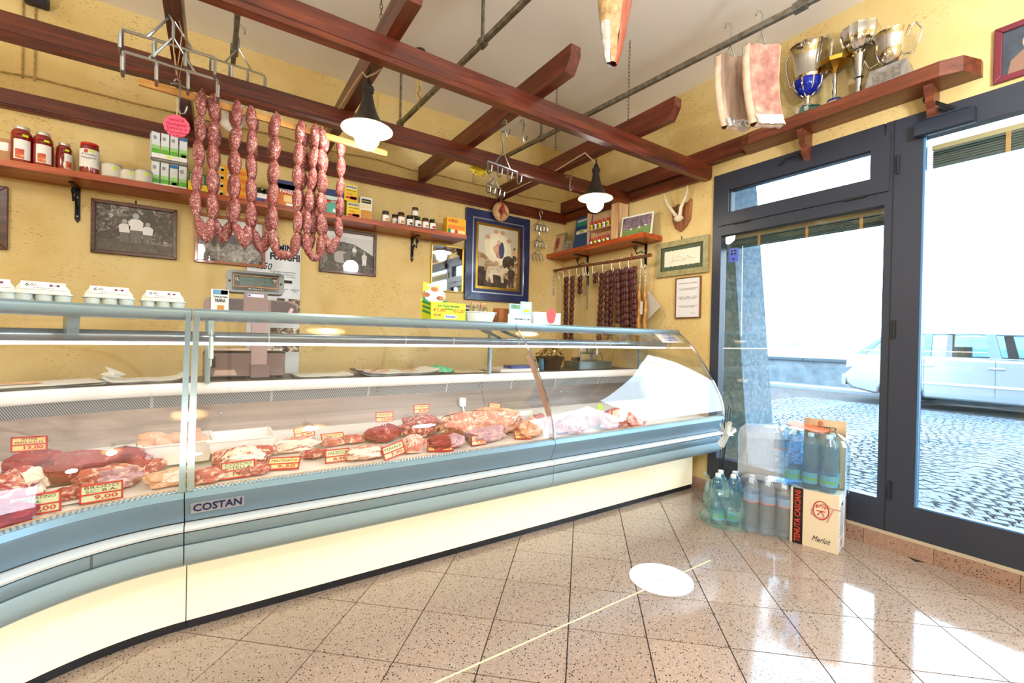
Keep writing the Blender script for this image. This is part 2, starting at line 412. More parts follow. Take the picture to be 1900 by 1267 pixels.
# rolled-up venetian blinds outside the two panes
def blind(y0, y1, ztop, zbot, x, label):
    t = thing('venetian_blind', label, 'blind', (x, (y0+y1)/2, zbot), group='venetian blinds of the shopfront')
    L = (y1-y0)/2; n = 13
    hb = MB(); hb.box((-.02, -L, ztop-zbot), (.02, L, ztop-zbot+.026)); hb.build('head_rail', mat('blind_headrail', '#b9a978', .6), t, smooth=False)
    me = None
    for k in range(n):
        if me is None:
            s_ = MB(); s_.prism([(-.013, -.003), (0, .001), (.013, -.003), (.013, -.001), (0, .003), (-.013, -.001)], 1, -L, L); me = s_.mesh('slat', mat('blind_slat', '#5f7874', .5))
        obj_from(me, 'slat', t, T(0, 0, .008 + (ztop-zbot-.012)*k/n, 0, 0, .25*(-1)**k))
    for yy in (-L*.72, -L*.1, L*.55):
        c = MB(); c.box((-.017, yy-.009, -.004), (-.0145, yy+.009, ztop-zbot)); c.build('ladder_tape', mat('tape_tan', '#b58a4e', .7), t)
blind(.945, 1.906, 1.925, 1.852, FX1+.05, 'rolled-up slatted blind behind the fixed shop window pane')
blind(DY0+.13, .765, 2.215, 2.12, FX1+.05, 'rolled-up slatted blind above the glazed shop door')
p = MB(); p.tube([(FX1+.02, 1.80, 1.86), (FX1+.02, 1.795, 1.19)], .004, 6); tag(p.build('blind_wand', WHITE), 'thin white wand hanging from the window blind', 'blind wand')
t = thing('window_sticker', 'small blue printed sticker on the shop window pane', 'sticker', wx(1361, 473, FX0+.029))
p = MB(); p.box((-.0006, -.036, -.05), (0, .036, .05)); p.build('sheet', mat('sticker_blue', '#3a55c8', .4), t)
p = MB()
for k, (y, z) in enumerate(((-.012, .03), (.012, .03), (-.012, .008), (.012, .008), (0, -.03))): p.box((-.0012, y-.008, z-.006), (-.0006, y+.008, z+.006))
p.build('print', INK, t)

# ------------------------------------------------------------------ the street outside
STONE_OUT = m_noise('cobble_stone', [(.3, '#3f4d58'), (.7, '#5c6b77')], 9, .7, bump=.3)
b = MB(); b.box((XR+.085, -9, -.16), (13.6, 14, -.035)); struct(b.build('ground_street', mat('street_joint', '#22292f', .9)))
# cobbles laid in repeating arches; the nearest 300 singly, the rest joined
random.seed(5)
stones = []
def arch(y):
    u = ((y+.3) % 1.3)/1.3*2-1; return .42*math.sqrt(max(0, 1-u*u*.96))
for i in range(110):
    y = -3.2
    while y < 7.5:
        wdt = random.uniform(.085, .12); yc = y+wdt/2
        x = 3.1 + i*.098 + arch(yc)
        u = ((yc+.3) % 1.3)/1.3*2-1; sl = -.42*u*.96/math.sqrt(max(.06, 1-u*u*.96))/.65
        step = wdt/ math.sqrt(1+sl*sl)
        if XR+.16 < x < 10.8 and abs(yc) < 9: stones.append((x, yc, math.atan(sl), wdt*.9, random.random()))
        y += max(.04, step)
cm = MB(); cm.prism([(-.5,-.38),(-.38,-.5),(.38,-.5),(.5,-.38),(.5,.38),(.38,.5),(-.38,.5),(-.5,.38)], 2, -.5, .35)
cm.prism([(-.4,-.4),(.4,-.4),(.4,.4),(-.4,.4)], 2, .34, .5); cme = cm.mesh('cobble', STONE_OUT, False)
def seen(s):
    q = Rm.transposed() @ (Vector((s[0], s[1], -.02)) - CAM)
    px, py = CX - FPX*q.x/q.z, CY + FPX*q.y/q.z
    return (1440 < px < 1630 or 1702 < px < 1905) and py < (930 if px < 1650 else 1010) and (px > 1650 or py < 800)
vis = sorted([s for s in stones if seen(s)], key=lambda s: s[0]**2+s[1]**2)
near = set(id(s) for s in vis[:300])
street = struct(bpy.data.objects['ground_street'])
rest = MB()
for s_ in stones:
    M = T(s_[0], s_[1], -.045+.008*s_[4], -s_[2]) @ Matrix.Diagonal((.088, s_[3], .06, 1))
    if id(s_) in near: obj_from(cme, 'cobble', street, M)
    elif s_[1] < 4.6: rest.M = M; rest.add([v.co[:] for v in cme.vertices], [tuple(p.vertices) for p in cme.polygons])
rest.build('cobble_field', STONE_OUT, street, smooth=False, kind='stuff')
b = MB(); b.box((13.0, -9, -.16), (13.6, 14, .03)); b.box((12.9, -9, -.16), (13.02, 14, .04)); struct(b.build('kerb_1', mat('kerb_stone', '#6e7d88', .7)))
SEAW = m_noise('sea_wall_render', [(.3, '#425058'), (.5, '#56656e'), (.7, '#68767f')], 2.5, .85, bump=.2)
b = MB(); b.box((14.4, -9, -.16), (14.75, 15, .66)); sw = struct(b.build('wall_sea', SEAW))
b = MB(); b.box((13.6, -9, -.16), (14.4, 15, .0)); struct(b.build('sidewalk_1', mat('sea_pavement', '#5c6a74', .8)))
for k in range(16):
    b = MB(); b.rbox((14.33, -8.9+k*1.5, .66), (14.82, -7.42+k*1.5, .755), .015, axis=1); b.build('coping_stone', mat('coping_dark', '#33454f', .8), sw)
SEA = m_noise('sea_water', [(.35, '#5c8296'), (.6, '#7a9eb0')], .35, .25, bump=.5, aniso=(.5, .12, 1))
b = MB(); b.quad((15.2, -900, -2.2), (2500, -900, -2.2), (2500, 1400, -2.2), (15.2, 1400, -2.2)); struct(b.build('sea', SEA, smooth=False))
# headland across the bay
random.seed(2); b = MB()
c0 = wx(1484, 644, 900); c1 = wx(1426, 644, 900)
prof = [(0, 0), (.03, 4), (.07, 9), (.12, 10.5), (.2, 9), (.35, 6.5), (.5, 5), (.75, 4.6), (1, 4.4), (1, 0)]
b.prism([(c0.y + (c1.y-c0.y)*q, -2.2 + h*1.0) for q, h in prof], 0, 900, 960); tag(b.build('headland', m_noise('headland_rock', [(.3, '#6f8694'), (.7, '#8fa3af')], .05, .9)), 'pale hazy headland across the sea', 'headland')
# sloping outer buttress of the building beside the window
BUT = m_noise('buttress_render', [(.35, '#4d606d'), (.5, '#5e717e'), (.65, '#71838e')], 26, .9, bump=.6)
b = MB(); x0, x1 = 3.75, 4.2
yt, yb = wx(1406, 380, x1).y, wx(1437, 830, x1).y
zt, zb = wx(1406, 380, x1).z, wx(1437, 830, x1).z
k = (yb-yt)/(zb-zt); pr = lambda z: yt + k*(z-zt)
b.prism([(pr(-.1), -.1), (pr(3.4), 3.4), (3.4, 3.4), (3.4, -.1)], 0, x0, x1); struct(b.build('column_buttress', BUT))
b = MB(); b.box((XR+.085, -4, 2.98), (5.0, 6, 3.15)); struct(b.build('roof_balcony', mat('balcony_soffit', '#9aa8b0', .9), smooth=False))
# street lamp standing on the sea front
t = thing('street_lamp', 'thin twin-armed street lamp on the sea front', 'street lamp', (16.2, wx(1601, 640, 16.2).y, -.1))
b = MB(); zt = wx(1603, 463, 16.2).z; b.tube([(0,0,0), (0,0,zt*.4), (0,0,zt)], [.035,.03,.022], 8); b.build('pole', GALV, t)
b = MB(); b.tube([(0,0,zt), (0,.08,zt+.04), (0,.1,zt+.04)], .016, 6); b.tube([(0,0,zt), (0,-.08,zt+.04), (0,-.1,zt+.04)], .016, 6); b.build('arm', GALV, t)
for s_ in (-1, 1):
    b = MB(); b.rbox((-.05, s_*.09, zt+.02), (.05, s_*.24, zt+.07), .02, axis=1); b.build('lamp_head', mat('lamp_grey', '#7e8a90', .5), t)

# ------------------------------------------------------------------ silver estate car driving past
CARP = mat('car_silver', '#7d878e', .28, .35, coat=.6); CARG = glass('car_glass', (.55, .66, .72), .06)
CAR_X = 11.15
car = thing('estate_car', 'silver estate car driving past on the street', 'car', (CAR_X, 3.93, -.02))
# local: x across (0 near side .. 1.76), y along: -y towards its front, z up
def cm_(s): return -s
side = [(0.0,.36),(.02,.30),(.55,.22)]
def archpts(c, r, n=9): return [(c - r*math.cos(PI*k/n), .2 + r*math.sin(PI*k/n)) for k in range(n+1)]
low = [(.02,.40),(.0,.55),(.04,.62),(.1,.66),(.12,.95),(.2,.99),(1.2,.98),(2.6,.95),(3.3,.92),(4.2,.78),(4.5,.62),(4.58,.45),(4.52,.25)]
low = low + archpts(3.72, .34)[::-1] + archpts(.92, .34)[::-1] + [(.5,.2),(.12,.28)]
def loft(name, outline, m, parent, x0, x1, inset=.0, solid=None):
    b = MB(); b.prism([(-s, z) for s, z in outline], 0, x0, x1); o = b.build(name, m, parent, ang=30)
    bv = o.modifiers.new('bevel', 'BEVEL'); bv.width = .045; bv.segments = 3; bv.limit_method = 'ANGLE'; bv.angle_limit = math.radians(50)
    return o
body = loft('body', low, CARP, car, 0, 1.76)
roofo = [(.62,1.37),(.95,1.425),(1.7,1.44),(2.5,1.41),(2.95,1.34),(3.0,1.31),(2.5,1.375),(1.7,1.405),(.95,1.39),(.66,1.34)]
loft('roof', roofo, CARP, car, .16, 1.6)
for nm, pts in (('rear_pillar', [(.14,.98),(.60,1.36),(.70,1.37),(.30,.98)]), ('middle_pillar', [(1.22,.98),(1.26,1.41),(1.36,1.41),(1.34,.98)]), ('centre_pillar', [(2.12,.96),(2.05,1.40),(2.17,1.40),(2.26,.96)]), ('front_pillar', [(3.3,.93),(2.9,1.35),(2.98,1.34),(3.42,.92)])):
    for x in (.1, 1.6):
        b = MB(); b.prism([(-s, z) for s, z in pts], 0, x, x+.06); b.build(nm, mat('car_pillar', '#5d7480', .4), car)
for x in (.115, 1.64):
    b = MB(); b.prism([(-s, z) for s, z in ((.3,.98),(.68,1.36),(1.0,1.40),(2.5,1.385),(2.92,1.33),(3.3,.93))], 0, x, x+.006); b.build('side_window', CARG, car)
    b = MB(); b.box((x-.02 if x < 1 else x, -3.3, .965), (x+.02, -.28, .985)); b.build('belt_trim', mat('car_trim', '#9fb0b8', .3, .8), car)
b = MB(); b.prism([(-.14, .99), (-.6, 1.36), (-.61, 1.35), (-.155, .98)], 0, .22, 1.54); b.build('rear_window', CARG, car)
b = MB(); b.prism([(-3.35, .93), (-2.96, 1.33), (-2.95, 1.32), (-3.33, .92)], 0, .22, 1.54); b.build('windscreen', CARG, car)
for s_, nm in ((1.55, 'seat'), (2.5, 'seat')):
    for xx in (.35, 1.0):
        b = MB(); b.rbox((xx, -s_-.12, .7), (xx+.42, -s_, 1.18), .06, axis=2); b.build('seat', mat('seat_grey', '#4d5c64', .8), car)
for x in (-.01, 1.62):
    for s_ in (.92, 3.72):
        b = MB(); b.M = T(x, -s_, .31) @ Matrix.Rotation(PI/2, 4, 'Y')
        b.lathe([(.2, 0), (.29, 0), (.31, .03), (.31, .14), (.2, .14)], 24, cap=False); o = b.build('tyre', mat('tyre', '#20262c', .8), car)
        b = MB(); b.M = T(x, -s_, .31) @ Matrix.Rotation(PI/2, 4, 'Y'); b.lathe([(.21, .05), (.2, .03), (.06, .02), (.0, .02)], 24, cap=False); b.build('rim', ALU, car)
        for q in range(5):
            b = MB(); b.M = T(x, -s_, .31) @ Matrix.Rotation(2*PI*q/5, 4, 'X'); b.box((-.004, -.03, .04), (.03, .03, .2)); b.build('spoke', ALU, o)
b = MB(); b.prism([(-.03,.70),(-.05,.955),(-.2,.97),(-.26,.93),(-.14,.74)], 0, -.008, .2); b.build('tail_lamp', mat('tail_lamp_red', '#c9a3a6', .2), car)
b = MB(); b.rbox((.01, -.02, .33), (1.75, .05, .56), .04, axis=0); b.build('rear_bumper', CARP, car)
b = MB(); b.box((.5, .05, .42), (1.2, .056, .53)); b.build('number_plate', mat('plate', '#c9d6dc', .4), car)
for s_ in (1.15, 2.05):
    b = MB(); b.rbox((-.02, -s_-.26, .79), (.012, -s_-.06, .825), .01, axis=1); b.build('door_handle', mat('handle_silver', '#9fb2bc', .25, .7), car)
b = MB(); b.rbox((-.014, -3.3, .47), (.01, -1.2, .51), .008, axis=1); b.build('side_moulding', mat('car_moulding', '#b4c4cc', .35), car)
for s_ in (1.27, 2.2):
    b = MB(); b.tube([(-.002, -s_, .3), (-.002, -s_, .94)], .004, 6); b.build('door_seam', mat('seam_dark', '#41525c', .7), car)
# ------------------------------------------------------------------ refrigerated display counter: a curved unit and two straight units
YC, XS = 1.29, -.077                      # centre of the curve, first seam
X1, X2 = 1.519, 3.112
def fr_s(x): return (Vector((x, YC, 0)), Vector((0, 1, 0)))
def fr_c(a): return (Vector((XS, YC, 0)), Vector((-math.sin(a), math.cos(a), 0)))
CA = math.radians(50); CT = Vector((-math.cos(CA), -math.sin(CA), 0))
def fr_e(L): o, d = fr_c(CA); return (o + CT*L, d)
G = .0015
FR_C = [fr_c(.003 + (CA-.003)*k/18) for k in range(19)] + [fr_e(.45), fr_e(.9)]
FR_1 = [fr_s(XS+G), fr_s(X1-G)]
FR_2 = [fr_s(X1+G), fr_s(X2)]
def fp(f, y, z): return f[0] + f[1]*(y-YC) + Vector((0,0,z))
def sweep(b, prof, frames, mi=None, closed=True):
    n = len(prof); vs = [fp(f, y, z) for f in frames for y, z in prof]; fs = []
    for k in range(len(frames)-1):
        for q in range(n if closed else n-1):
            q2 = (q+1) % n; fs.append((k*n+q, (k+1)*n+q, (k+1)*n+q2, k*n+q2))
    if closed: fs += [tuple(range(n)), tuple((len(frames)-1)*n+q for q in range(n))[::-1]]
    return b.add(vs, fs, mi)
def circ(y, z, r, n=12): return [(y + r*math.cos(2*PI*k/n), z + r*math.sin(2*PI*k/n)) for k in range(n)]
GLC = [(1.86,.602),(1.842,.65),(1.853,.702),(1.872,.75),(1.897,.797),(1.93,.857),(1.967,.914),(2.018,.99),(2.073,1.065),(2.115,1.113),(2.161,1.158),(2.205,1.194),(2.245,1.218)]
GLC[0] = (1.838,.604)
def off(pr, d):
    out = []
    for k, (y, z) in enumerate(pr):
        a = pr[max(0,k-1)]; c = pr[min(len(pr)-1,k+1)]; t = Vector((c[0]-a[0], c[1]-a[1])).normalized(); out.append((y + t.y*d, z - t.x*d))
    return out
GLP = GLC + off(GLC, .005)[::-1]
STEEL = m_noise('brushed_steel', [(.3, '#675a52'), (.7, '#84766d')], 40, .42, aniso=(.03,1,1), metal=.8)
def m_grille():
    m = mat('vent_grille', '#8d9096', .5, .3); n = N(m); v = n.coord((1,1,1))
    wv = n.new('ShaderNodeTexWave'); wv.inputs['Scale'].default_value = 60; wv.inputs['Detail'].default_value = 0; wv.bands_direction = 'DIAGONAL'; n.link(v, wv.inputs['Vector'])
    n.col(n.ramp(wv.outputs['Fac'], [(.35, '#5d6066'), (.6, '#b2b4b8')])); return m
GRILLE = m_grille()
TUBE = mat('pink_tube', (1.0, .82, .80), .5, emit=8.0)
DECKW = mat('deck_white', '#efe9e2', .35); LEDGE = mat('inner_ledge', '#d9b48c', .4)
def zdeck(ye): return .57 + .115*(ye-1.9)
def unit(frames, label):
    t = thing('display_counter', label, 'display counter', fp(frames[0], 2.3, 0), group='refrigerated display counter units')
    inv = Matrix.Translation(-fp(frames[0], 2.3, 0))
    def part(nm, prof, m, closed=True, parent=t, ang=38, fr=frames):
        b = MB(); b.M = inv; sweep(b, prof, fr, closed=closed); return b.build(nm, m, parent, ang=ang)
    part('plinth', [(2.097,0),(2.14,0),(2.14,.036),(2.097,.036)], PLINTH)
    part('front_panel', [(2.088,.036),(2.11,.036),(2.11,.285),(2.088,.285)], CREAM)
    part('carcass', [(2.112,0),(2.98,0),(2.98,.884),(2.67,.884),(2.67,.80),(2.585,.62),(1.93,.54),(1.93,.50),(2.0,.305),(2.112,.285)], STEEL)
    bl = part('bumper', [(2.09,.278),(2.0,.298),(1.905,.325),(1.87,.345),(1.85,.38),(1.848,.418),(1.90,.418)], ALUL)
    part('bumper_band', [(1.90,.421),(1.853,.421),(1.846,.43),(1.846,.462),(1.90,.466)], ALU, parent=bl)
    part('bumper_strip', [(1.90,.468),(1.84,.468),(1.838,.476),(1.85,.486),(1.90,.488)], mat('pale_strip', '#d4dcdf', .25, .2), parent=bl)
    part('groove', [(1.876,.488),(1.90,.488),(1.90,.493),(1.876,.493)], BLACK, parent=bl)
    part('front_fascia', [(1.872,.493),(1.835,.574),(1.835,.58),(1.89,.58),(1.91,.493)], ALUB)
    rim = part('front_rim', [(1.835,.581),(1.838,.602),(1.876,.602),(1.885,.581)], mat('rim_blue_grey', '#86a9bf', .35, .4))
    part('inner_ledge', [(1.877,.602),(1.892,.602),(1.93,.572),(1.93,.56),(1.885,.58)], LEDGE)
    part('deck', [(1.905,zdeck(1.905)-.02),(2.6,zdeck(2.6)-.02),(2.6,zdeck(2.6)-.006),(1.905,zdeck(1.905)-.006)], DECKW)
    part('back_panel', [(2.565,.62),(2.635,.785),(2.645,.785),(2.575,.62)], STEEL)
    part('vent_grille', [(2.634,.785),(2.612,.842),(2.622,.842),(2.644,.785)], GRILLE)
    part('worktop_nose', [(2.598,.848),(2.594,.862),(2.594,.885),(2.602,.897),(2.63,.897),(2.63,.842),(2.605,.842)], mat('nose_white', '#efeceb', .3))
    part('worktop', [(2.63,.885),(3.0,.885),(3.0,.897),(2.63,.897)], STEEL)
    part('shelf_nose', [(2.236,1.193),(2.230,1.205),(2.230,1.226),(2.24,1.236),(2.30,1.236),(2.30,1.190),(2.25,1.186)], ALU)
    part('glass_shelf', [(2.30,1.227),(2.62,1.227),(2.62,1.236),(2.30,1.236)], glass('shelf_glass', (.9,.96,.94)))
    part('canopy_tube', circ(2.37, 1.118, .025, 14), mat('canopy_grey', '#8c96a0', .3, .5))
    lt = part('light_tube', circ(2.366, 1.091, .0065, 8), TUBE)
    return t, inv
def beads(frames, step, t, inv):
    """ring-punched air slots along the rim, far too many to count"""
    b = MB(); b.M = inv
    L = 0; pts = []
    P_ = [fp(f, 1.842, .602) for f in frames]; Q_ = [fp(f, 1.872, .602) for f in frames]
    for k in range(len(P_)-1):
        n = max(1, int((Q_[k+1]-Q_[k]).length/step))
        for q in range(n):
            for (A_, B_) in ((P_, Q_),):
                for s_ in (.2, .75):
                    u = (q + (.5 if s_ > .5 else 0))/n; c = (A_[k].lerp(A_[k+1], u)).lerp(B_[k].lerp(B_[k+1], u), s_)
                    b.lathe([(.0052, -.001), (.0052, .0022), (.0035, .0032), (.0022, .001)], 6, c)
    o = b.build('bead_strip', mat('bead_metal', '#b9cfdb', .3, .5), t, kind='stuff'); return o
uC, iC = unit(FR_C, 'curved corner unit of the butcher display counter beneath the egg cartons')
u1, i1 = unit(FR_1, 'straight unit of the butcher display counter behind the maker badge')
u2, i2 = unit(FR_2, 'straight unit of the butcher display counter ending at the shop window')
for fr, t, inv in ((FR_C, uC, iC), (FR_1, u1, i1), (FR_2, u2, i2)): beads(fr, .0135, t, inv)
def glass_part(fr, t, inv):
    b = MB(); b.M = inv; sweep(b, GLP, fr); b.build('front_glass', CGLASS, t)
glass_part(FR_C, uC, iC); glass_part(FR_1, u1, i1); glass_part(FR_2, u2, i2)
def edge(f, wdt, t, inv, m=ALU, th=.014):
    """metal profile along the curved edge of a pane"""
    b = MB(); b.M = inv; tx = Vector((f[1].y, -f[1].x, 0))*wdt/2
    pr = off(GLC, -.003) + off(GLC, th)[::-1]
    fs = [(f[0]-tx, f[1]), (f[0]+tx, f[1])]; sweep(b, pr, fs); b.build('glass_edge', m, t)
o, d = fr_c(.012); edge((o, d), .018, uC, iC); edge(fr_s(XS+.016), .02, u1, i1, mat('edge_blue_grey', '#9db1b8', .3, .6))
edge(fr_s(X1-.004), .005, u1, i1, CHROME, .008); edge(fr_s(X2-.004), .012, u2, i2, CHROME, .01)
b = MB(); b.M = i1; sweep(b, off(GLC, .008)[0:9] + off(GLC, .05)[0:9][::-1], [fr_s(X1-.004), fr_s(X1-.001)]); b.build('divider_panel', mat('divider_tan', '#c7a58c', .5), u1)
# end glass of the last unit
end = GLC + [(2.6,1.22),(2.6,.9),(2.6,.62),(1.93,.585)]
b = MB(); b.M = i2; b.prism(end, 0, X2-.012, X2-.006); b.build('end_glass', CGLASS, u2)
# gas strut by the first seam
b = MB(); b.M = i1; b.tube([(-.012,2.235,1.12),(-.012,2.215,1.03)], .0095, 10); b.tube([(-.012,2.24,1.155),(-.012,2.235,1.12)], .004, 8); b.tube([(-.012,2.215,1.03),(-.012,2.21,1.00)], .003, 8)
b.build('gas_strut', mat('strut_pale', '#b9ccc9', .3, .3), u1)
b = MB(); b.M = i1; b.box((-.022,2.236,1.13), (-.002,2.242,1.19)); b.build('strut_bracket', ALU, u1)
# supports carrying the shelf, arms of the canopy, cable clips
for x, t, inv in ((XS+.05, u1, i1), (X1+.03, u2, i2), (X2-.05, u2, i2)):
    b = MB(); b.M = inv; b.rbox((x-.012, 2.575, .897), (x+.012, 2.6, 1.227), .006); b.build('shelf_post', ALU, t)
for x, t, inv in ((X1-.05, u1, i1), (X1+.1, u2, i2), (X2-.1, u2, i2)):
    b = MB(); b.M = inv; b.prism([(2.36,1.14),(2.345,1.145),(2.56,1.2),(2.575,1.185)], 0, x, x+.02); b.build('canopy_arm', ALU, t)
for a in (.36, .56):
    o, d = fr_c(a); b = MB(); b.M = iC; tx = Vector((d.y, -d.x, 0))*.016
    sweep(b, [(2.262,1.19),(2.285,1.12),(2.31,1.105),(2.34,1.11),(2.35,1.14),(2.34,1.19)], [(o-tx, d), (o+tx, d)]); b.build('canopy_arm', ALU, uC)
for x, t, inv in ((.21,u1,i1),(.87,u1,i1),(1.16,u1,i1),(1.62,u2,i2),(1.95,u2,i2),(2.3,u2,i2),(2.45,u2,i2)):
    b = MB(); b.M = inv; b.tube([(x, *p) for p in circ(2.37, 1.118, .0268, 14)], .0018, 5, closed=True); b.build('cable_clip', WHITE, t)
for x, t, inv in ((.25,u1,i1),(.75,u1,i1),(1.25,u1,i1),(1.75,u2,i2),(2.15,u2,i2),(2.6,u2,i2)):
    b = MB(); b.M = inv; b.prism([(2.630,.785),(2.608,.842),(2.612,.842),(2.636,.785)], 0, x-.006, x+.006); b.build('grille_divider', mat('divider_grey', '#b7b9be', .4, .3), t)
for a in (.12, .5):
    o, d = fr_c(a); b = MB(); b.M = iC; tx = Vector((d.y, -d.x, 0))*.006
    sweep(b, [(2.630,.785),(2.608,.842),(2.612,.842),(2.636,.785)], [(o-tx, d), (o+tx, d)]); b.build('grille_divider', MATS['divider_grey'], uC)
for x, t, inv in ((.03,u1,i1),(1.35,u1,i1),(2.2,u2,i2)):
    b = MB(); b.M = inv; b.ell((x, 2.61, .745), (.006,.006,.006), 8, 6); b.build('screw', CHROME, t)
b = MB(); b.M = i1; b.rbox((1.33, 2.585, .69), (1.375, 2.605, .745), .006, axis=1); b.tube([(1.35,2.59,.7),(1.35,2.56,.655)], .006, 6); b.build('thermostat', WHITE, u1)
# vertical joint strip on the curved bumper
o, d = fr_c(.41); b = MB(); b.M = iC; tx = Vector((d.y, -d.x, 0))*.0025; sweep(b, [(1.844,.424),(1.85,.424),(1.85,.465),(1.844,.465)], [(o-tx, d), (o+tx, d)]); b.build('bumper_joint', mat('joint_grey', '#4f5a60', .6), uC)
# maker badge
c = wy(405, 935, 1.853); Mb = basis((c.x, 1.8495, c.z), (1,0,0), Vector((0, -.037, .081)))
t = thing('maker_badge', 'silver badge with dark blue COSTAN lettering on the counter front', 'badge', M=Mb)
b = MB(); b.rbox((-.078, -.021, -.001), (.078, .021, .002), .004); b.build('plate', mat('badge_silver', '#b6bcc0', .3, .6), t)
text('COSTAN', .044, mat('costan_blue', '#141a5c', .4), t, T(0, 0, .0026), bold=.0012, width=.142)
# sign on the end of the curved glass
t = thing('meat_notice', 'white paper notice with blue lettering inside the curved glass end', 'notice', (0,0,0))
b = MB()
def gl_at(s_):
    k = s_*(len(GLC)-1); i = min(int(k), len(GLC)-2); u = k-i; a, c2 = GLC[i], GLC[i+1]; return a[0]+(c2[0]-a[0])*u, a[1]+(c2[1]-a[1])*u
b.grid(lambda u, v: (2.80 + .26*u, gl_at(.80+.19*v)[0]+.009, gl_at(.80+.19*v)[1]-.006), 2, 8); b.build('sheet', PAPER, t, solid=.0008)
for k, s_ in enumerate(('Si avvisa che', 'I PRODOTTI', 'A BASE DI CARNE', 'E LE PREPARAZIONI', 'DI CARNE VANNO', 'CONSUMATI COTTI')):
    v = .965 - .027*k; y, z = gl_at(v); y2, z2 = gl_at(v+.02)
    text(s_, .017, mat('sign_blue', '#2c49b8', .6), t, basis((2.93, y+.0075, z-.0055), (1,0,0), (0, y2-y, z2-z)), bold=.0003)
# opening boxes of the paper roll: floor tape and round floor sticker belong to the floor
t = MB(); t.box((.45, 1.337, .0), (2.175, 1.344, .0012)); tag(t.build('floor_tape', mat('tape_cream', '#ecdcb2', .5)), 'thin cream marking tape stuck across the floor tiles', 'floor tape')
t = thing('floor_sticker', 'round white sticker on the floor tiles', 'floor sticker', (1.80, 1.362, 0))
b = MB(); b.lathe([(.148, .0), (.148, .0014)], 40); b.build('disc', mat('sticker_white', '#dfe4ea', .4), t)
text('Attendi qui', .03, mat('pale_grey_print', '#b9c2cc', .6), t, T(.01, -.02, .0018, -.6), width=.12)
# ------------------------------------------------------------------ wooden pergola under the ceiling
ZB0, ZB1, ZR1 = 2.388, 2.492, 2.615
def beam(name, prof, axis, a, b_, m, label):
    b = MB(); b.prism(prof, axis, a, b_); o = b.build(name, m, ang=25); o['kind'] = 'thing'; return tag(o, label, 'beam', 'red-brown timbers of the pergola')
def bprof(y0, y1):   # main beam with a bead along the lower edges
    return [(y0,ZB1),(y0,ZB0+.022),(y0+.004,ZB0+.019),(y0+.004,ZB0+.014),(y0+.012,ZB0),(y1-.012,ZB0),(y1-.004,ZB0+.014),(y1-.004,ZB0+.019),(y1,ZB0+.022),(y1,ZB1)]
beam('pergola_beam', bprof(2.005, 2.082), 0, -1.6, XR-.002, WOODX, 'long front main beam of the pergola, nearest the door')
beam('pergola_beam', bprof(2.800, 2.877), 0, -1.6, XR-.04, WOODX, 'long middle main beam of the pergola behind the two lamps')
beam('pergola_beam', bprof(3.696, 3.737), 0, -1.6, XR-.002, WOODX, 'long beam fixed along the back wall above the shelf')
for x, lab in ((-.165, 'behind the stacked wire hook racks'), (.655, 'carrying the lamp beside the sausages'), (1.485, 'between the two lamps'), (2.305, 'carrying the lamp near the corner')):
    beam('pergola_rafter', [(3.696,ZR1),(1.70,ZR1),(1.70,2.565),(1.742,ZB1+.001),(3.696,ZB1+.001)], 0, x-.032, x+.032, WOODY, 'rafter lying across the main beams ' + lab)
beam('pergola_rafter', [(3.735,ZR1),(1.70,ZR1),(1.70,2.565),(1.742,ZB1+.001),(3.735,ZB1+.001)], 0, XR-.062, XR-.002, WOODY, 'rafter fixed along the door wall above the antlers')
beam('wall_ledger', [(2.79,2.478),(2.084,2.478),(2.084,2.402),(2.79,2.402)], 0, XR-.036, XR-.002, WOODY, 'short board under the wall rafter above the antlers')
beam('wall_ledger', [(3.69,2.478),(2.88,2.478),(2.88,2.402),(3.69,2.402)], 0, XR-.036, XR-.002, WOODY, 'short board under the wall rafter above the corner shelf')

# hanging chains
def chain(x, y, z0, z1, label):
    b = MB(); n = int((z1-z0)/.024)
    for k in range(n):
        z = z0 + (k+.5)*(z1-z0)/n; ring = []
        for q in range(8):
            a = 2*PI*q/8; u, v = .0065*math.cos(a), .0155*math.sin(a); ring.append((x+u, y, z+v) if k % 2 else (x, y+u, z+v))
        b.tube(ring, .0018, 4, closed=True)
    tag(b.build('chain', mat('old_chain', '#5c5346', .5, .8), kind='thing'), label, 'chain', 'thin steel chains')
p = wx(1165, 238, 2.305); chain(2.305, p.y, ZR1, ZC, 'thin chain from the ceiling to the rafter near the bacon slabs')
p = wz(1030, 310, ZB1); chain(p.x, p.y, ZB1+.13, ZC, 'thin chain hanging by the corner lamp cable')
p = wy(676, 45, 2.19); chain(.655, 2.19, ZR1, ZC, 'thin chain above the lamp beside the sausages')
p = wx(1170, 60, 2.305)
# galvanised meat rails
def rail(a, b_, label, rods):
    t = thing('meat_rail', label, 'meat rail', a, group='galvanised meat rails'); a = Vector(a); b_ = Vector(b_); d = b_-a
    m_ = MB(); s_ = Vector((d.y, -d.x, 0)).normalized()*.012
    vs = []
    for q in (Vector((0,0,0)), d):
        vs += [q - s_ + Vector((0,0,-.014)), q + s_ + Vector((0,0,-.014)), q + s_ + Vector((0,0,.014)), q + s_*.7 + Vector((0,0,.014)), q + s_*.7 + Vector((0,0,-.010)), q - s_*.7 + Vector((0,0,-.010)), q - s_*.7 + Vector((0,0,.014)), q - s_ + Vector((0,0,.014))]
    n = 8; m_.add(vs, [(k, (k+1) % n, n+(k+1) % n, n+k) for k in range(n)] + [tuple(range(n))[::-1], tuple(range(n, 2*n))]); m_.build('channel', GALV, t, ang=20)
    for u in rods:
        q = d*u; m_ = MB(); m_.box((q.x-.005, q.y-.012, 0), (q.x+.005, q.y+.012, ZC-a.z)); m_.box((q.x-.02, q.y-.03, -.02), (q.x+.02, q.y+.03, .02)); m_.build('hanger_strap', GALV, t, smooth=False)
ZRAIL = 2.786
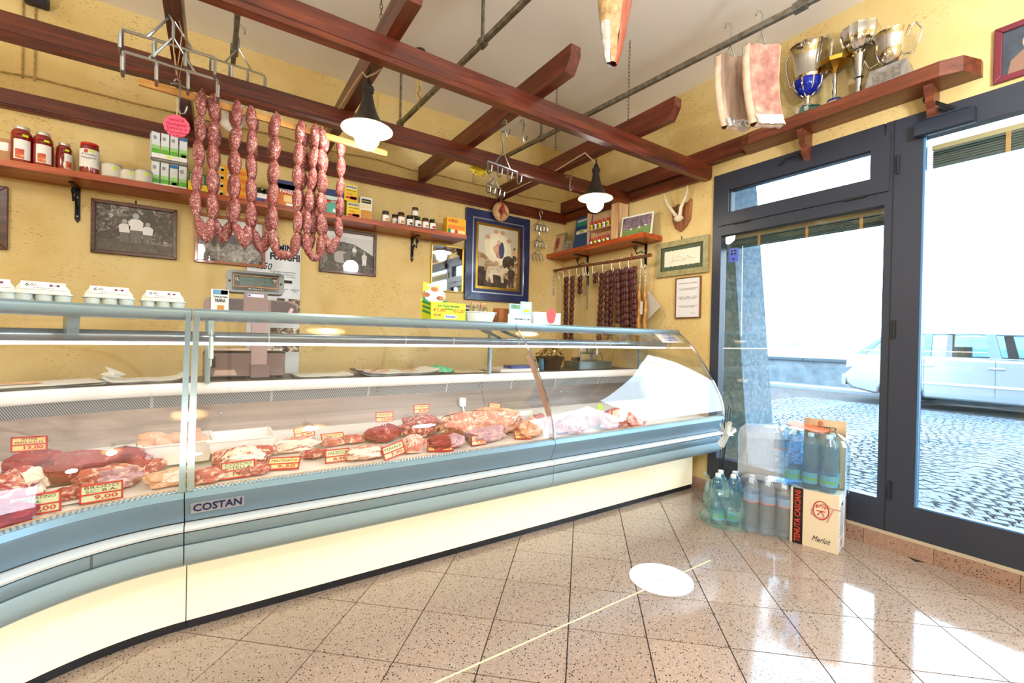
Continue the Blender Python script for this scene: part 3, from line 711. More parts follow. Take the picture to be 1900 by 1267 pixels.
rail((1.159, 3.735, ZRAIL), (1.275, .75, ZRAIL), 'grey metal meat rail with yellow cables tied to it', (.12, .52))
r2 = wz(1009, 258, ZRAIL)
rail((2.14, 3.735, ZRAIL), (2.37, .75, ZRAIL), 'grey metal meat rail holding the two bacon slabs', ((3.735-r2.y)/2.985, .9))
rail((.07, 3.22, ZRAIL), (.10, .9, ZRAIL), 'grey metal meat rail end above the white muslin ham', (.06, .6))
# yellow cable looped from a ceiling hook onto the rail
p = wz(777, 195, ZRAIL); t = thing('yellow_cable', 'yellow twisted cable looped from a ceiling hook to the meat rail', 'cable', (p.x, p.y, ZRAIL))
b = MB(); h = ZC-ZRAIL
b.tube([(0,0,-.02), (-.02,.005,.06), (-.012,0,h*.5), (-.02,0,h-.03), (0,0,h-.02), (.014,0,h*.6), (.018,0,.07), (.02,0,0), (0,0,-.02)], .0035, 6); b.build('loop', mat('yellow_cable', '#d9b31c', .5), t)
b = MB(); b.lathe([(.012, h-.05), (.03, h-.03), (.04, h-.012), (.04, h-.001)], 14); b.build('ceiling_hook', BLACK, t)
b = MB(); b.tube([(0,0,.02), (.012,0,.05), (-.012,0,.08), (.01,0,.11), (0,0,.14)], .0022, 5); b.build('wire_tie', BLACK, t)

# ------------------------------------------------------------------ pendant lamps
def m_bulb(): return mat('lit_bulb', (1.0, .93, .82), .5, emit=BULB_EMIT)
BULB_EMIT = 45.0
SHADE_IN = mat('shade_cream', '#d9c096', .6)
def lamp(x, y, label, rz):
    t = thing('pendant_lamp', label, 'pendant lamp', (x, y, ZB1), rz, 'bell-shaped pendant lamps')
    b = MB(); b.tube([(0,0,0), (.006,0,-.012), (0,0,-.024), (-.004,0,-.04), (0,0,-.055)], .003, 6); b.tube([(.008*math.cos(2*PI*q/10), 0, -.04+.014*math.sin(2*PI*q/10)) for q in range(10)], .0022, 5, closed=True); b.build('hook', BLACK, t)
    b = MB(); b.lathe([(.006,-.05),(.010,-.06),(.018,-.075),(.02,-.088),(.029,-.094),(.031,-.105),(.027,-.112),(.03,-.118),(.024,-.125)], 20); b.build('cap', BRONZE, t)
    out = [(.022,-.122),(.027,-.15),(.036,-.19),(.05,-.23),(.068,-.262),(.09,-.286),(.112,-.302),(.124,-.309)]
    b = MB(); b.lathe(out, 32, cap=False); sh = b.build('shade', BRONZE, t)
    b = MB(); b.lathe([(r-.003, z-.0012) for r, z in out[1:]] + [(.126,-.312),(.124,-.308)], 32, cap=False); b.build('shade_lining', SHADE_IN, sh)
    b = MB(); b.lathe([(.02,-.20),(.02,-.255)], 16); b.build('socket', WHITE, t)
    b = MB(); b.ell((0,0,-.345), (.062,.062,.066), 20, 12); b.lathe([(.02,-.262),(.03,-.282),(.046,-.3)], 16, cap=False); b.build('bulb', m_bulb(), t)
    return t
lamp(.628, 2.30, 'bell-shaped bronze lamp lit beside the fresh sausages', 0)
lamp(2.312, 2.395, 'bell-shaped bronze lamp lit near the corner shelf', .4)
lamp(-.15, .9, 'bell-shaped bronze lamp lit above the curved counter unit', .2)  # this and the next pendant are added out of view to brighten the room
lamp(.655, .35, 'bell-shaped bronze lamp lit above the customers', .7)
# opal globes added out of view to brighten the ceiling and walls
def globe(x, y, label, e=120.0):
    t = thing('added_globe_lamp', label, 'ceiling lamp', (x, y, ZC), 0, 'opal globe ceiling lamps')
    b = MB(); b.lathe([(.05,-.03),(.055,-.001)], 18); b.build('ceiling_rose', WHITE, t)
    b = MB(); b.tube([(0,0,-.03),(0,0,-.78)], .006, 8); b.build('stem', BRONZE, t)
    b = MB(); b.ell((0,0,-.88), (.12,.12,.12), 22, 14); b.build('globe', mat('fill_opal_%d' % e, (.92, .96, 1.0), .5, emit=e), t)
globe(-1.65, 2.2, 'white opal globe lamp over the closed counter end', 36.0); globe(1.9, -.35, 'white opal globe lamp before the glazed door'); globe(-.2, -1.1, 'white opal globe lamp at the rear of the shop', 150.0)
# cables of the lamps along the rafters
b = MB(); b.tube([(.62,2.3,2.445),(.61,2.34,2.487),(.60,2.6,2.488),(.595,2.9,2.488),(.59,3.69,2.50)], .004, 6); b.tube([(.62,2.3,2.445),(.66,2.28,2.47),(.688,2.27,2.50)], .004, 6); tag(b.build('lamp_cable', ROPE), 'twisted cable of the lamp beside the sausages running along the rafter', 'cable')
b = MB(); b.tube([(2.312,2.395,2.44),(2.27,2.44,2.50),(2.268,2.47,2.53),(2.265,2.80,2.50),(2.262,2.9,2.50),(2.26,3.69,2.51)], .004, 6); tag(b.build('lamp_cable', mat('cable_white', '#e9dcc4', .6)), 'pale cable of the corner lamp running along the rafter', 'cable')
# cord running along the back wall
b = MB(); zc = 2.605
pts = [(x, YB-.008, zc + .006*math.sin(x*7) - .012*abs(math.sin((x+.9)*PI/.65))) for x in [-1.5 + k*.1 for k in range(46)]]
b.tube(pts, .005, 6); tag(b.build('hanging_cord', CORD), 'braided cord clipped along the back wall above the beam', 'cord')
for k, x in enumerate((-.945, -.895)):
    b = MB(); b.tube([(x, YB-.008, zc-.02), (x+.003, YB-.01, 2.8), (x-.002, YB-.008, ZC)], .005, 6)
    tag(b.build('hanging_cord', CORD), ('braided cord rising to the ceiling, next to the wall end' if k == 0 else 'smooth cord rising to the ceiling beside the braided one'), 'cord')
p = wy(66, 3, YB-.05)
b = MB(); b.rbox((p.x-.05, YB-.07, p.z-.012), (p.x+.05, YB-.01, p.z+.06), .012, axis=1); tag(b.build('junction_box', mat('navy_black', '#14162c', .5)), 'dark box at the top of the back wall cords', 'junction box')

# ------------------------------------------------------------------ wire hook racks
def rack_mesh(n=4, wd=.2, tall=.12):
    parts = []
    s_ = MB(); s_.tube([(.022,0,.03),(.02,0,.05),(.004,0,.062),(-.014,0,.05),(-.012,0,.02),(0,0,0),(0,0,-.02),(0,0,-tall*.35)], .0042, 6); parts.append(('stem', s_))
    s_ = MB(); s_.tube([(-.05,0,-tall),(0,0,-tall*.35),(.05,0,-tall)], .0042, 6); parts.append(('yoke', s_))
    s_ = MB(); s_.tube([(-wd/2,0,-tall),(wd/2,0,-tall)], .0042, 6); parts.append(('bar', s_))
    for k in range(n):
        x = -wd/2 + wd*k/(n-1); s_ = MB(); s_.tube([(x,0,-tall),(x,0,-tall-.055),(x,-.012,-tall-.068),(x,-.03,-tall-.06),(x,-.036,-tall-.03)], .0042, 6); parts.append(('hook', s_))
    return [(nm, q.mesh(nm, STEELW)) for nm, q in parts]
RK4, RK4S = rack_mesh(), rack_mesh(4, .13, .08)
def rack(M, label, kind=0):
    t = thing('hook_rack', label, 'hook rack', M=M, group='wire meat hook racks')
    for nm, me in (RK4S if kind else RK4): obj_from(me, nm, t)
    return t
def rk(px, py, Y, rz, label, kind=0, s=1):
    p = wy(px, py, Y); return rack(T(p.x, p.y, p.z, rz, s=s), label, kind)
rk(318, 0, 2.45, .0, 'wire hook rack, topmost of the stack on the left rafter', 0, 1.6)
rk(322, 40, 2.42, .05, 'wire hook rack in the middle of the stack on the left rafter', 0, 1.6)
rk(443, 72, 2.95, .05, 'wire hook rack on the rail end above the white muslin ham', 0, 1.3)
rk(934, 265, 2.70, .15, 'wire hook rack hanging in front of the middle beam by the yellow star', 0, 1.4)
rk(917, 322, 3.25, .25, 'dark wire hook rack beneath the middle beam with a white tag', 1, 1.3)
rk(1003, 402, 3.66, .0, 'dark wire hook rack, topmost of three on the back wall corner', 1, 1.05)
rk(1001, 433, 3.66, .1, 'dark wire hook rack, middle of three on the back wall corner', 1, 1.0)
rk(998, 458, 3.66, -.1, 'dark wire hook rack, lowest of three on the back wall corner', 1, .95)
def shook(px, py, Y, h, label, m=STEELW, r=.0035, name='meat_hook'):
    p = wy(px, py, Y); b = MB()
    b.tube([(-.014,0,.006),(-.006,0,.018),(.008,0,.014),(.008,0,-.01),(.004,0,-h+.02),(.012,0,-h),(.026,0,-h+.008),(.034,0,-h+.04)], r, 6)
    b.tube([(-.026,0,-.008),(0,0,.0),(.026,0,-.01)], r*.9, 6)
    o = b.build(name, m); o.location = p; return tag(o, label, 'meat hook', 'steel meat hooks')
shook(877, 318, 3.3, .10, 'single steel meat hook left of the yellow star')
shook(970, 228, 2.2, .11, 'single steel meat hook hanging by the meat rail under the front beam')
shook(938, 228, 2.3, .07, 'single steel meat hook above the long wire rack')
shook(1057, 328, 2.75, .11, 'single steel meat hook on twisted cord left of the corner lamp')
shook(330, 155, 2.46, .13, 'steel meat hook carrying the lath of fresh sausages')
# loops of string on the racks
def string(pts, Y, label, m=ROPE, r=.0022):
    b = MB(); b.tube([wy(x, y, Y) for x, y in pts], r, 5); return tag(b.build('string', m), label, 'string', 'loops of kitchen string')
string([(320,40),(322,90),(327,140),(333,100),(338,60),(330,30)], 2.44, 'loop of string tying the stacked hook racks together')
string([(324,100),(331,152),(340,105)], 2.45, 'loop of string above the sausage lath hook')
string([(881,222),(888,255),(893,225)], 2.7, 'loop of string holding the long wire rack')
string([(1050,288),(1051,330)], 2.74, 'twisted cord hanging from the rafter by the corner lamp', mat('twisted_cord', '#b07f6a', .7), .004)
string([(1063,317),(1060,332)], 2.74, 'short twisted cord end by the corner lamp', mat('twisted_cord', '#b07f6a', .7), .004)
string([(329,182),(328,222)], 2.46, 'string holding the pink price disc')

# ------------------------------------------------------------------ fresh sausages over a lath
SAUS = m_meat('fresh_sausage', '#8a3838', '#662226', '#dcb6ac', .57, 60, .35)
YS = 2.50
A0, B0 = wy(258, 151, YS), wy(718, 286, YS)
b = MB(); d = (B0-A0); b.M = basis(A0, d, (0,0,1)); L = d.length
b.prism([(0,-.016),(L-.01,-.016),(L,-.01),(L,.010),(L-.01,.016),(0,.016)], 2, -.007, .007)
tag(b.build('sausage_lath', LATH), 'pale wooden lath carrying the fresh sausages', 'lath')
def lath_z(px):
    x = wy(px, 200, YS).x; return A0.z + (B0.z-A0.z)*(x-A0.x)/(B0.x-A0.x)
def link_mesh(i):
    random.seed(i); r = .0235; L = .060
    b = MB(); b.ell((0,0,0), (r, r, L*1.03), 10, 9, disp=lambda v: Vector((v.x*(1+.12*noise.noise(v*40+Vector((i*3,0,0)))) + .004*math.sin(v.z*28+i), v.y*(1+.1*noise.noise(v*45+Vector((0,i*3,0)))), v.z)))
    b.tube([(0,0,-L*.98),(0,0,-L-.008)], [.006,.002], 6)
    return b.mesh('sausage_link', SAUS)
LINKS = [link_mesh(i) for i in range(5)]
def chain_links(pts, root, meshes, step, name, tw=0):
    """place one link after another along a polyline"""
    pts = [Vector(p) for p in pts]; seg = [(pts[k+1]-pts[k]).length for k in range(len(pts)-1)]; tot = sum(seg); n = max(2, round(tot/step))
    def at(s):
        k = 0
        while k < len(seg)-1 and s > seg[k]: s -= seg[k]; k += 1
        return pts[k].lerp(pts[k+1], min(1, s/seg[k]))
    base = Vector(root.location)
    for k in range(n):
        a, c = at(tot*k/n), at(tot*(k+1)/n); dv = c-a; q = Vector((0,0,1)).rotation_difference(dv.normalized())
        M = Matrix.Translation((a+c)/2 - base) @ q.to_matrix().to_4x4() @ Matrix.Rotation(random.uniform(0,6), 4, 'Z') @ Matrix.Diagonal((1, 1, dv.length/step*1.0, 1))
        obj_from(meshes[(k+tw) % len(meshes)], name, root, M)
loops = [(373, [(370,260),(366,340),(363,400),(372,432)], (385,449), [(395,432),(393,340),(395,260)], 395, -.022, 'looping down left of all the others'),
 (398, [(399,270),(398,350),(397,410),(402,436)], (414,450), [(426,436),(431,380),(434,300)], 434, .022, 'second from the left on the lath'),
 (439, [(437,270),(435,350),(436,420),(442,446)], (455,459), [(463,440),(464,380),(466,300)], 465, -.022, 'third from the left on the lath'),
 (469, [(468,300),(467,380),(469,430),(474,456)], (487,468), [(499,450),(503,400),(506,300)], 506, .022, 'fourth from the left on the lath'),
 (511, [(509,300),(508,400),(504,450),(513,475)], (530,487), [(544,474),(552,440),(551,330)], 557, -.022, 'dipping lowest in the middle of the lath'),
 (564, [(562,300),(556,380),(552,435),(560,460)], (575,468), [(581,450),(580,400),(580,320)], 579, .022, 'sixth from the left on the lath'),
 (585, [(583,300),(572,380),(566,450),(573,478)], (583,494), [(592,478),(596,440),(596,350)], 596, -.022, 'narrow dark loop dipping low before the cattle photograph'),
 (601, [(600,320),(597,400),(602,450),(608,466)], (617,472), [(626,450),(630,400),(632,330)], 631, .022, 'at the right end of the lath beside the lamp')]
for x0, dn, bot, upn, x1, dy, lab in loops:
    Y = YS + dy; top0 = wy(x0, 300, Y); top1 = wy(x1, 300, Y)
    P0 = Vector((top0.x, Y, lath_z(x0)+.03)); P1 = Vector((top1.x, Y, lath_z(x1)+.03))
    pts = [P0] + [wy(x, y, Y) for x, y in dn] + [wy(*bot, Y)] + [wy(x, y, Y) for x, y in upn] + [P1]
    t = thing('sausage_string', 'loop of pink fresh sausages ' + lab, 'sausages', P0, group='loops of fresh sausages on the lath')
    chain_links(pts, t, LINKS, .112, 'sausage_link', int(x0))
# muslin-wrapped ham behind
p = wy(429, 200, 3.2); b = MB()
b.ell((0,0,0), (.085,.06,.15), 14, 10, disp=lambda v: v*(1+.1*noise.noise(v*14))); b.tube([(0,0,.12),(0,0,.26)], [.02,.004], 6)
MUS = m_noise('muslin', [(.3, '#cfc6b6'), (.7, '#efe9dc')], 22, .8, bump=.4)
o = b.build('muslin_ham', MUS); o.location = p; tag(o, 'white muslin-wrapped ham hanging behind the sausages', 'ham')
p2 = wy(432, 112, 3.2)
# ------------------------------------------------------------------ speck hanging high up and the two bacon slabs
RIND = m_noise('speck_rind', [(.3, '#8f6a40'), (.6, '#c9a878')], 26, .5, bump=.6, coat=.2)
SPECK = m_noise('speck_lean', [(.3, '#6e2318'), (.6, '#a2503a'), (.75, '#c98a6a')], 14, .35, aniso=(1,1,.12), coat=.2)
FOIL = m_noise('shiny_wrap', [(.3, '#a9b4be'), (.5, '#e8eef2'), (.7, '#cfc0b4')], 30, .12, bump=1.0, metal=.5)
t = thing('speck_slab', 'tapering dark speck hanging from the top edge of the picture', 'speck', wy(1135, 118, 1.35))
def speckpt(u, v):
    h = v*.62; wd = .028 + .062*min(1, v*2.2)**.7; a = 2*PI*u
    return (wd*math.cos(a)*1.0 + .02*v, .55*wd*math.sin(a), h)
for nm, m_, u0, u1, v0, v1 in (('lean_side', SPECK, -.25, .35, .0, 1), ('rind_side', RIND, .35, .75, .0, 1)):
    b = MB(); b.grid(lambda u, v: Vector(speckpt(u0+(u1-u0)*u, v0+(v1-v0)*v)) + Vector((.006*noise.noise(Vector((u*9, v*14, 1))), .006*noise.noise(Vector((u*8, v*9, 4))), 0)), 14, 18); b.build(nm, m_, t)
b = MB(); b.grid(lambda u, v: Vector(speckpt(.2+.42*u, v*.24))*1.05 + Vector((-.004, -.006, -.01)) + Vector((.006*noise.noise(Vector((u*9, v*9, 1))),0,0)), 10, 8); b.build('foil_wrap', FOIL, t)
BACF = m_noise('bacon_face', [(.32, '#7c5c4e'), (.5, '#a2887a'), (.66, '#c4ac98')], 11, .4, aniso=(1.4,1,.12), bump=.5, coat=.2)
BACR = m_noise('bacon_lean', [(.3, '#8a5048'), (.5, '#a9776a'), (.68, '#cfa894')], 13, .4, bump=.5, coat=.2)
FAT = m_noise('bacon_fat', [(.3, '#d9b698'), (.7, '#eed8c2')], 20, .4, bump=.4)
def slab(px, py, X, wd, h, th, yaw, face, label, seed, pts):
    c = wx(px, py, X); t = thing('bacon_slab', label, 'bacon', (c.x, c.y, c.z), yaw, 'bacon slabs on the meat rail')
    def out(u, v):  # outline: u across, v down
        bend = .02*math.sin(v*2.2)
        return Vector(((u-.5)*wd*(1-.12*v) + .05*v*v, bend, -v*h + .02*noise.noise(Vector((u*3, seed, 0)))))
    n_ = lambda u, v: Vector((0, .006*noise.noise(Vector((u*7+seed, v*9, 2))), 0))
    b = MB(); b.grid(lambda u, v: out(u, v) + Vector((0,-th/2,0)) + n_(u, v)*1.3, 16, 22); b.build('cut_face', face, t)
    b = MB(); b.grid(lambda u, v: out(1-u, v) + Vector((0,th/2,0)) + n_(u, v), 10, 14); b.build('rind', RIND, t)
    b = MB()
    def side(s_, v): # rounded rim
        return
    for uu in (0, 1):
        b.grid(lambda q, v, uu=uu: out(uu, v) + Vector(((-1 if uu == 0 else 1)*.02*math.sin(PI*q), -th/2+th*q, 0)) + n_(uu, v), 5, 22)
    for vv in (0, 1):
        b.grid(lambda q, u, vv=vv: out(u, vv) + Vector((0, -th/2+th*q, (.012 if vv == 0 else -.012)*math.sin(PI*q))), 5, 14)
    b.build('fat_rim', FAT, t)
    b = MB(); b.grid(lambda u, v: out(u*1.04-.02, .9+.12*v) + Vector((0, -th/2-.006 + .012*noise.noise(Vector((u*9, v*5, seed))), 0)), 16, 4); b.build('foil_edge', FOIL, t)
    # steel hook through the top
    b = MB(); b.tube([(-wd*.5-.03,-.02,-.06),(-wd*.5-.032,-.02,-.01),(-wd*.5-.01,-.02,.0),(-.01,0,.02)], .004, 6); b.tube([(.04,0,-.03),(0,0,.07),(.0,0,.17),(-.01,0,.19),(-.03,0,.185),(-.038,0,.16)], .004, 6); b.tube([(-.05,0,-.02),(0,0,.07)], .004, 6); b.build('hook', STEELW, t)
    return t
slab(1356, 108, 2.33, .145, .37, .05, -.45, BACF, 'bacon slab with ribbed grey face, left of the pair on the rail', 3, None)
slab(1414, 88, 2.34, .165, .39, .055, -.5, BACR, 'bacon slab with red lean face next to the trophies', 8, None)
# ------------------------------------------------------------------ shelf along the back wall
ZS = 2.036
b = MB(); b.box((-1.7, 3.47, 2.0), (1.82, YB-.001, ZS)); tag(b.build('wall_shelf', SHELFX, smooth=False), 'long wooden shelf of groceries on the back wall', 'shelf')
def bracket(x, y, z, rz, label, h=.19, d=.15):
    t = thing('shelf_bracket', label, 'bracket', (x, y, z), rz, 'wrought iron shelf brackets')
    b = MB(); b.box((-.012, -.008, -h), (.012, 0, 0)); b.prism([(-.012,-h),(0,-h-.02),(.012,-h)], 1, -.008, 0); b.build('wall_plate', IRON, t)
    b = MB(); b.box((-.012, -d, -.008), (.012, 0, 0)); b.build('shelf_arm', IRON, t)
    b = MB(); sc = [(0, -d*.75 - .026*math.cos(a)*(1-a/9), -.04 - .026*math.sin(a)*(1-a/9)) for a in [k*.45 for k in range(13)]][::-1]
    b.tube([(0,-.004,-h*.85),(0,-.02,-h*.6),(0,-.06,-h*.35),(0,-d*.7,-.10),(0,-d*.78,-.07)] + sc, .005, 6); b.build('scroll', IRON, t)
    for z_ in (-h*.3, -h*.9):
        b = MB(); b.ell((0,-.009,z_), (.005,.003,.005), 8, 6); b.build('screw', STEELW, t)
bracket(-.705, YB, 2.0, 0, 'iron scroll bracket under the back shelf left of the children photograph')
bracket(.355, YB, 2.0, 0, 'iron scroll bracket under the back shelf behind the sausages')
bracket(1.425, YB, 2.0, 0, 'iron scroll bracket under the back shelf end by the mirror')
# ------------------------------------------------------------------ boxes and jars
def carton(name, label, cat, x0, x1, z0, h, Y, depth, m, patches=(), texts=(), yaw=0, group=None, M=None, sidem=None):
    wd = x1-x0
    t = thing(name, label, cat, ((x0+x1)/2, Y, z0), yaw, group, M)
    b = MB(); b.box((-wd/2, 0, 0), (wd/2, depth, h)); b.build('box', m, t, smooth=False)
    for (u0, u1, v0, v1, pm) in patches:
        b = MB(); b.rbox((-wd/2+wd*u0, -.0008, h*v0), (-wd/2+wd*u1, .0002, h*v1), min(wd*(u1-u0), h*(v1-v0))*.18, axis=1); b.build('print_patch', pm, t)
    for (s_, size, u, v, tm, *r) in texts:
        text(s_, size, tm, t, basis((-wd/2+wd*u, -.0014, h*v), (1,0,0), (0,0,1)), width=(r[0]*wd if r else None), bold=size*.03)
    return t
def pc(name, label, cat, px0, px1, pyb, pyt, Y, depth, m, patches=(), texts=(), yaw=0, group=None, z=None):
    a = wy(px0, pyb, Y); c = wy(px1, pyb, Y); zt = wy((px0+px1)/2, pyt, Y).z; zb = z if z is not None else wy((px0+px1)/2, pyb, Y).z
    return carton(name, label, cat, a.x, c.x, zb, zt-zb, Y, depth, m, patches, texts, yaw, group)
def arcpatch(b, r, z0, z1, a0, a1, n=10):
    b.grid(lambda u, v: (r*math.cos(a0+(a1-a0)*u), r*math.sin(a0+(a1-a0)*u), z0+(z1-z0)*v), n, 1)
def jar(name, label, cat, x, y, z, prof, m, lid, lidprof, labels=(), group=None, rz=0, seg=22):
    """labels: (r, z0, z1, a0, a1, material); -90 degrees faces the room"""
    t = thing(name, label, cat, (x, y, z), rz, group)
    b = MB(); b.lathe(prof, seg); b.build('glass_body', m, t)
    if lidprof: b = MB(); b.lathe(lidprof, seg); b.build('lid', lid, t)
    for r, z0, z1, a0, a1, lm in labels:
        b = MB(); arcpatch(b, r, z0, z1, math.radians(a0), math.radians(a1)); b.build('label_print', lm, t)
    return t
GS = 'groceries on the back shelf'
SAUCE = m_noise('tomato_sauce', [(.3, '#6d1412'), (.7, '#9c1f16')], 12, .15, coat=.6)
LIDW = mat('lid_pale', '#cfcabc', .35, .5); PIZ = m_noise('pizza_print', [(.35, '#b8321e'), (.55, '#d96a34'), (.7, '#f0c9a0')], 40, .5)
for k, (px, pyb, dy, s_, lab) in enumerate(((40, 297, 0, 1.0, 'tall red tomato sauce jar with pizza label, leftmost on the shelf'), (62, 303, .10, .95, 'red tomato sauce jar half hidden behind the two front jars'), (80, 303, 0, .95, 'red tomato sauce jar with pizza label, second from the left'), (119, 311, .02, .80, 'shorter red tomato sauce jar turned sideways beside the pizza-label jars'))):
    Y = 3.535+dy; p = wy(px, pyb, Y); r = .043*s_; h = .205*s_
    jar('sauce_jar', lab, 'sauce jar', p.x, Y, ZS, [(r*.93,0),(r,.006),(r,h*.62),(r*.96,h*.70),(r*1.0,h*.76),(r*.93,h*.83),(r*.66,h*.92)], SAUCE, LIDW, [(r*.66,h*.90),(r*.72,h*.93),(r*.72,h*.985),(r*.68,h)],
        [(r+.0008, h*.1, h*.62, -130 + (k == 3)*40, -40 + (k == 3)*40, PAPER), (r+.0016, h*.12, h*.36, -120 + (k == 3)*40, -75 + (k == 3)*40, PIZ), (r*1.0+.0016, h*.70, h*.76, -85, -55, NEON)], GS, .2)
p = wy(166, 320, 3.54); r, h = .043, .185
t = jar('passata_bottle', 'red tomato passata bottle with white paper label and red lid', 'sauce jar', p.x, 3.54, ZS, [(r*.95,0),(r,.006),(r,h*.86),(r*.95,h*.90),(r*.8,h*.92)], SAUCE, REDPR, [(r*.82,h*.915),(r*.92,h*.93),(r*.92,h*.985),(r*.88,h)], [(r+.0008,h*.22,h*.78,-160,0,PAPER),(r+.0016,h*.66,h*.76,-112,-90,REDPR),(r+.0016,h*.68,h*.76,-82,-62,NEON)], GS)
text('PASSATA', .016, mat('brown_print', '#5a3a2a', .7), t, basis((.004,-r-.0012,h*.5), (1,0,.0), (0,0,1)))
text('Il Toscano', .015, INK, t, basis((.004,-r-.0012,h*.61), (1,0,.0), (0,0,1)), shear=.3)
TIN = mat('pale_tin', '#b9b5aa', .35, .5)
for px, pyb, r, h, lab in ((208, 330, .046, .085, 'tall pale food tin, nearest the passata bottle'), (239, 336, .042, .066, 'low pale food tin between the two taller tins'), (266, 339, .044, .080, 'pale food tin beside the carton display')):
    p = wy(px, pyb, 3.53); jar('food_tin', lab, 'tin', p.x, 3.53, ZS, [(r,0),(r*1.03,.003),(r,.006),(r,h-.006),(r*1.03,h-.003),(r,h)], TIN, TIN, None, [(r+.001,.008,h-.01,-165,-15,mat('tin_label', '#d8d3c6', .6)),(r+.0018,h*.55,h*.8,-75,-55,NEON)], GS)
p = wy(5, 290, 3.55); carton('brown_paper_pack', 'brown paper pack at the far left end of the shelf', 'food pack', p.x-.06, p.x+.03, ZS, .13, 3.55, .07, mat('kraft', '#b98f62', .8), [(.5,.9,.5,.85,WHITE)], group=GS)
# two-tier display of tomato cartons
CW = mat('carton_white', '#e3e9ee', .45); CG = mat('carton_green', '#5fbf2f', .45); CB = mat('carton_blue', '#2f76b5', .45); TOM = mat('tomato_red', '#d8271a', .4)
Yd = 3.56
d0 = wy(279, 345, Yd); d1 = wy(347, 345, Yd); dw = d1.x-d0.x
zt1 = wy(313, 283, Yd).z - .0
for lvl, z in ((0, ZS), (1, ZS+.185)):
    t = thing('carton_tray', ('white cardboard tray of tomato cartons standing on the shelf', 'white cardboard tray stacked above the lower tomato cartons')[lvl], 'tray', ((d0.x+d1.x)/2, Yd, z), 0, 'stacked carton trays')
    b = MB(); b.box((-dw/2,0,0),(dw/2,.002,.032)); b.box((-dw/2,0,0),(dw/2,.16,.003)); b.box((-dw/2,.158,0),(dw/2,.16,.032)); b.box((-dw/2,0,0),(-dw/2+.002,.16,.032)); b.box((dw/2-.002,0,0),(dw/2,.16,.032)); b.build('tray', WHITE, t, smooth=False)
    b = MB(); b.box((-.012,-.001,.012),(.012,0,.024)); b.build('price_sticker', NEON, t)
    cw = dw/4
    for k in range(4):
        lab = 'slim white and green tomato carton, %s of the %s row' % (('first','second','third','last')[k], ('lower','upper')[lvl])
        x = (d0.x+d1.x)/2 - dw/2 + cw*(k+.5)
        c = carton('tomato_carton', lab, 'carton', x-cw*.43, x+cw*.43, z+.004, .158, Yd+.006, .06, CW, [(0,1,0,.36,CG),(0,1,.36,.5,mat('carton_green2', '#a5dc8c', .45))] + ([(.0,1,.86,1.0,CB),(.25,.9,.06,.3,TOM)] if (k == 2 and not lvl) or (k == 3 and lvl) else [(.15,.6,.72,.86,mat('grey_print', '#9aa0a8', .6))]), group='tomato cartons on trays', yaw=(.25 if lvl and k == 0 else 0))
        b = MB(); b.prism([(0,.158),(.06,.158),(.03,.172)], 0, -cw*.43, cw*.43); b.build('gable_top', CB if lvl else CW, c)
# cardboard packs
t = pc('green_yellow_pack', 'low green and yellow pack with a smiling face on the shelf', 'food pack', 349, 389, 349, 322, 3.53, .09, mat('pack_green', '#2f6d34', .5), [(0,.45,0,.6,YEL),(.1,.42,.45,.95,mat('pack_face', '#e9c9a0', .5)),(.5,.95,.15,.45,YEL),(.42,.7,.5,.9,WHITE)], group=GS, z=ZS)
for k in range(4):
    z = ZS + .053*k; a = wy(402 + k*.5, 362, 3.52); c = wy(459, 366, 3.52)
    t = carton('stock_cube_box', 'yellow stock cube box, %s of its stack of four' % ('bottom', 'second from below', 'third from below', 'topmost')[k], 'food box', a.x, c.x, z, .0525, 3.52+.002*(k % 2), .09, mat('box_amber', '#f0a81c', .45), [(.04,.2,.2,.75,mat('pale_print', '#d9d8b0', .5)),(.1,.22,.2,.5,NEON),(.33,.52,.15,.95,WHITE),(.37,.48,.3,.8,BLU),(.7,.95,.1,.6,mat('soup_orange', '#e57f1a', .5))], group='stack of yellow stock cube boxes')
for px, lab, cm in ((482, 'dark bouillon jar with blue and white label', BLU), (497, 'dark bouillon jar with red and white label', REDPR)):
    Y = 3.54; p = wy(px, 372, Y); r, h = .034, .105
    jar('bouillon_jar', lab, 'jar', p.x, Y, ZS, [(r*.92,0),(r,.006),(r,h*.6),(r*.7,h*.85)], mat('dark_green_jar', '#12251c', .3), BLACK, [(r*.68,h*.82),(r*.72,h*.85),(r*.72,h*.98),(r*.66,h)], [(r+.001,h*.12,h*.62,-150,-30,cm),(r+.0018,h*.3,h*.6,-140,-45,WHITE),(r*.72+.001,h*.86,h*.96,-75,-45,NEON)], GS)
OB = mat('biscotte_orange', '#d9761c', .45); SKY = mat('sky_print', '#6fa8d6', .5); AQ = mat('aqua_print', '#4db39a', .5)
t = pc('melba_toast_box', 'orange box lettered PANZANI behind the sausages', 'food box', 512, 558, 378, 336, 3.52, .1, OB, [(0,1,.68,1,NAVY),(.05,.95,.66,.86,SKY),(.12,.98,.50,.66,REDPR),(.3,.95,.2,.45,mat('toast_print', '#f0cf8a', .5)),(.4,.9,.06,.16,WHITE)], [('PANZANI', .03, .55, .58, WHITE, .8)], group=GS, z=ZS)
t = pc('melba_toast_box', 'green and navy toast box half hidden by the sausage loops', 'food box', 600, 638, 394, 352, 3.53, .1, AQ, [(0,1,.74,1,NAVY),(.05,.95,.55,.76,mat('pale_aqua', '#cfe6df', .5)),(.15,.8,.48,.58,REDPR),(.45,.95,.12,.25,WHITE)], [('Gran', .02, .5, .53, WHITE)], group=GS, z=ZS)
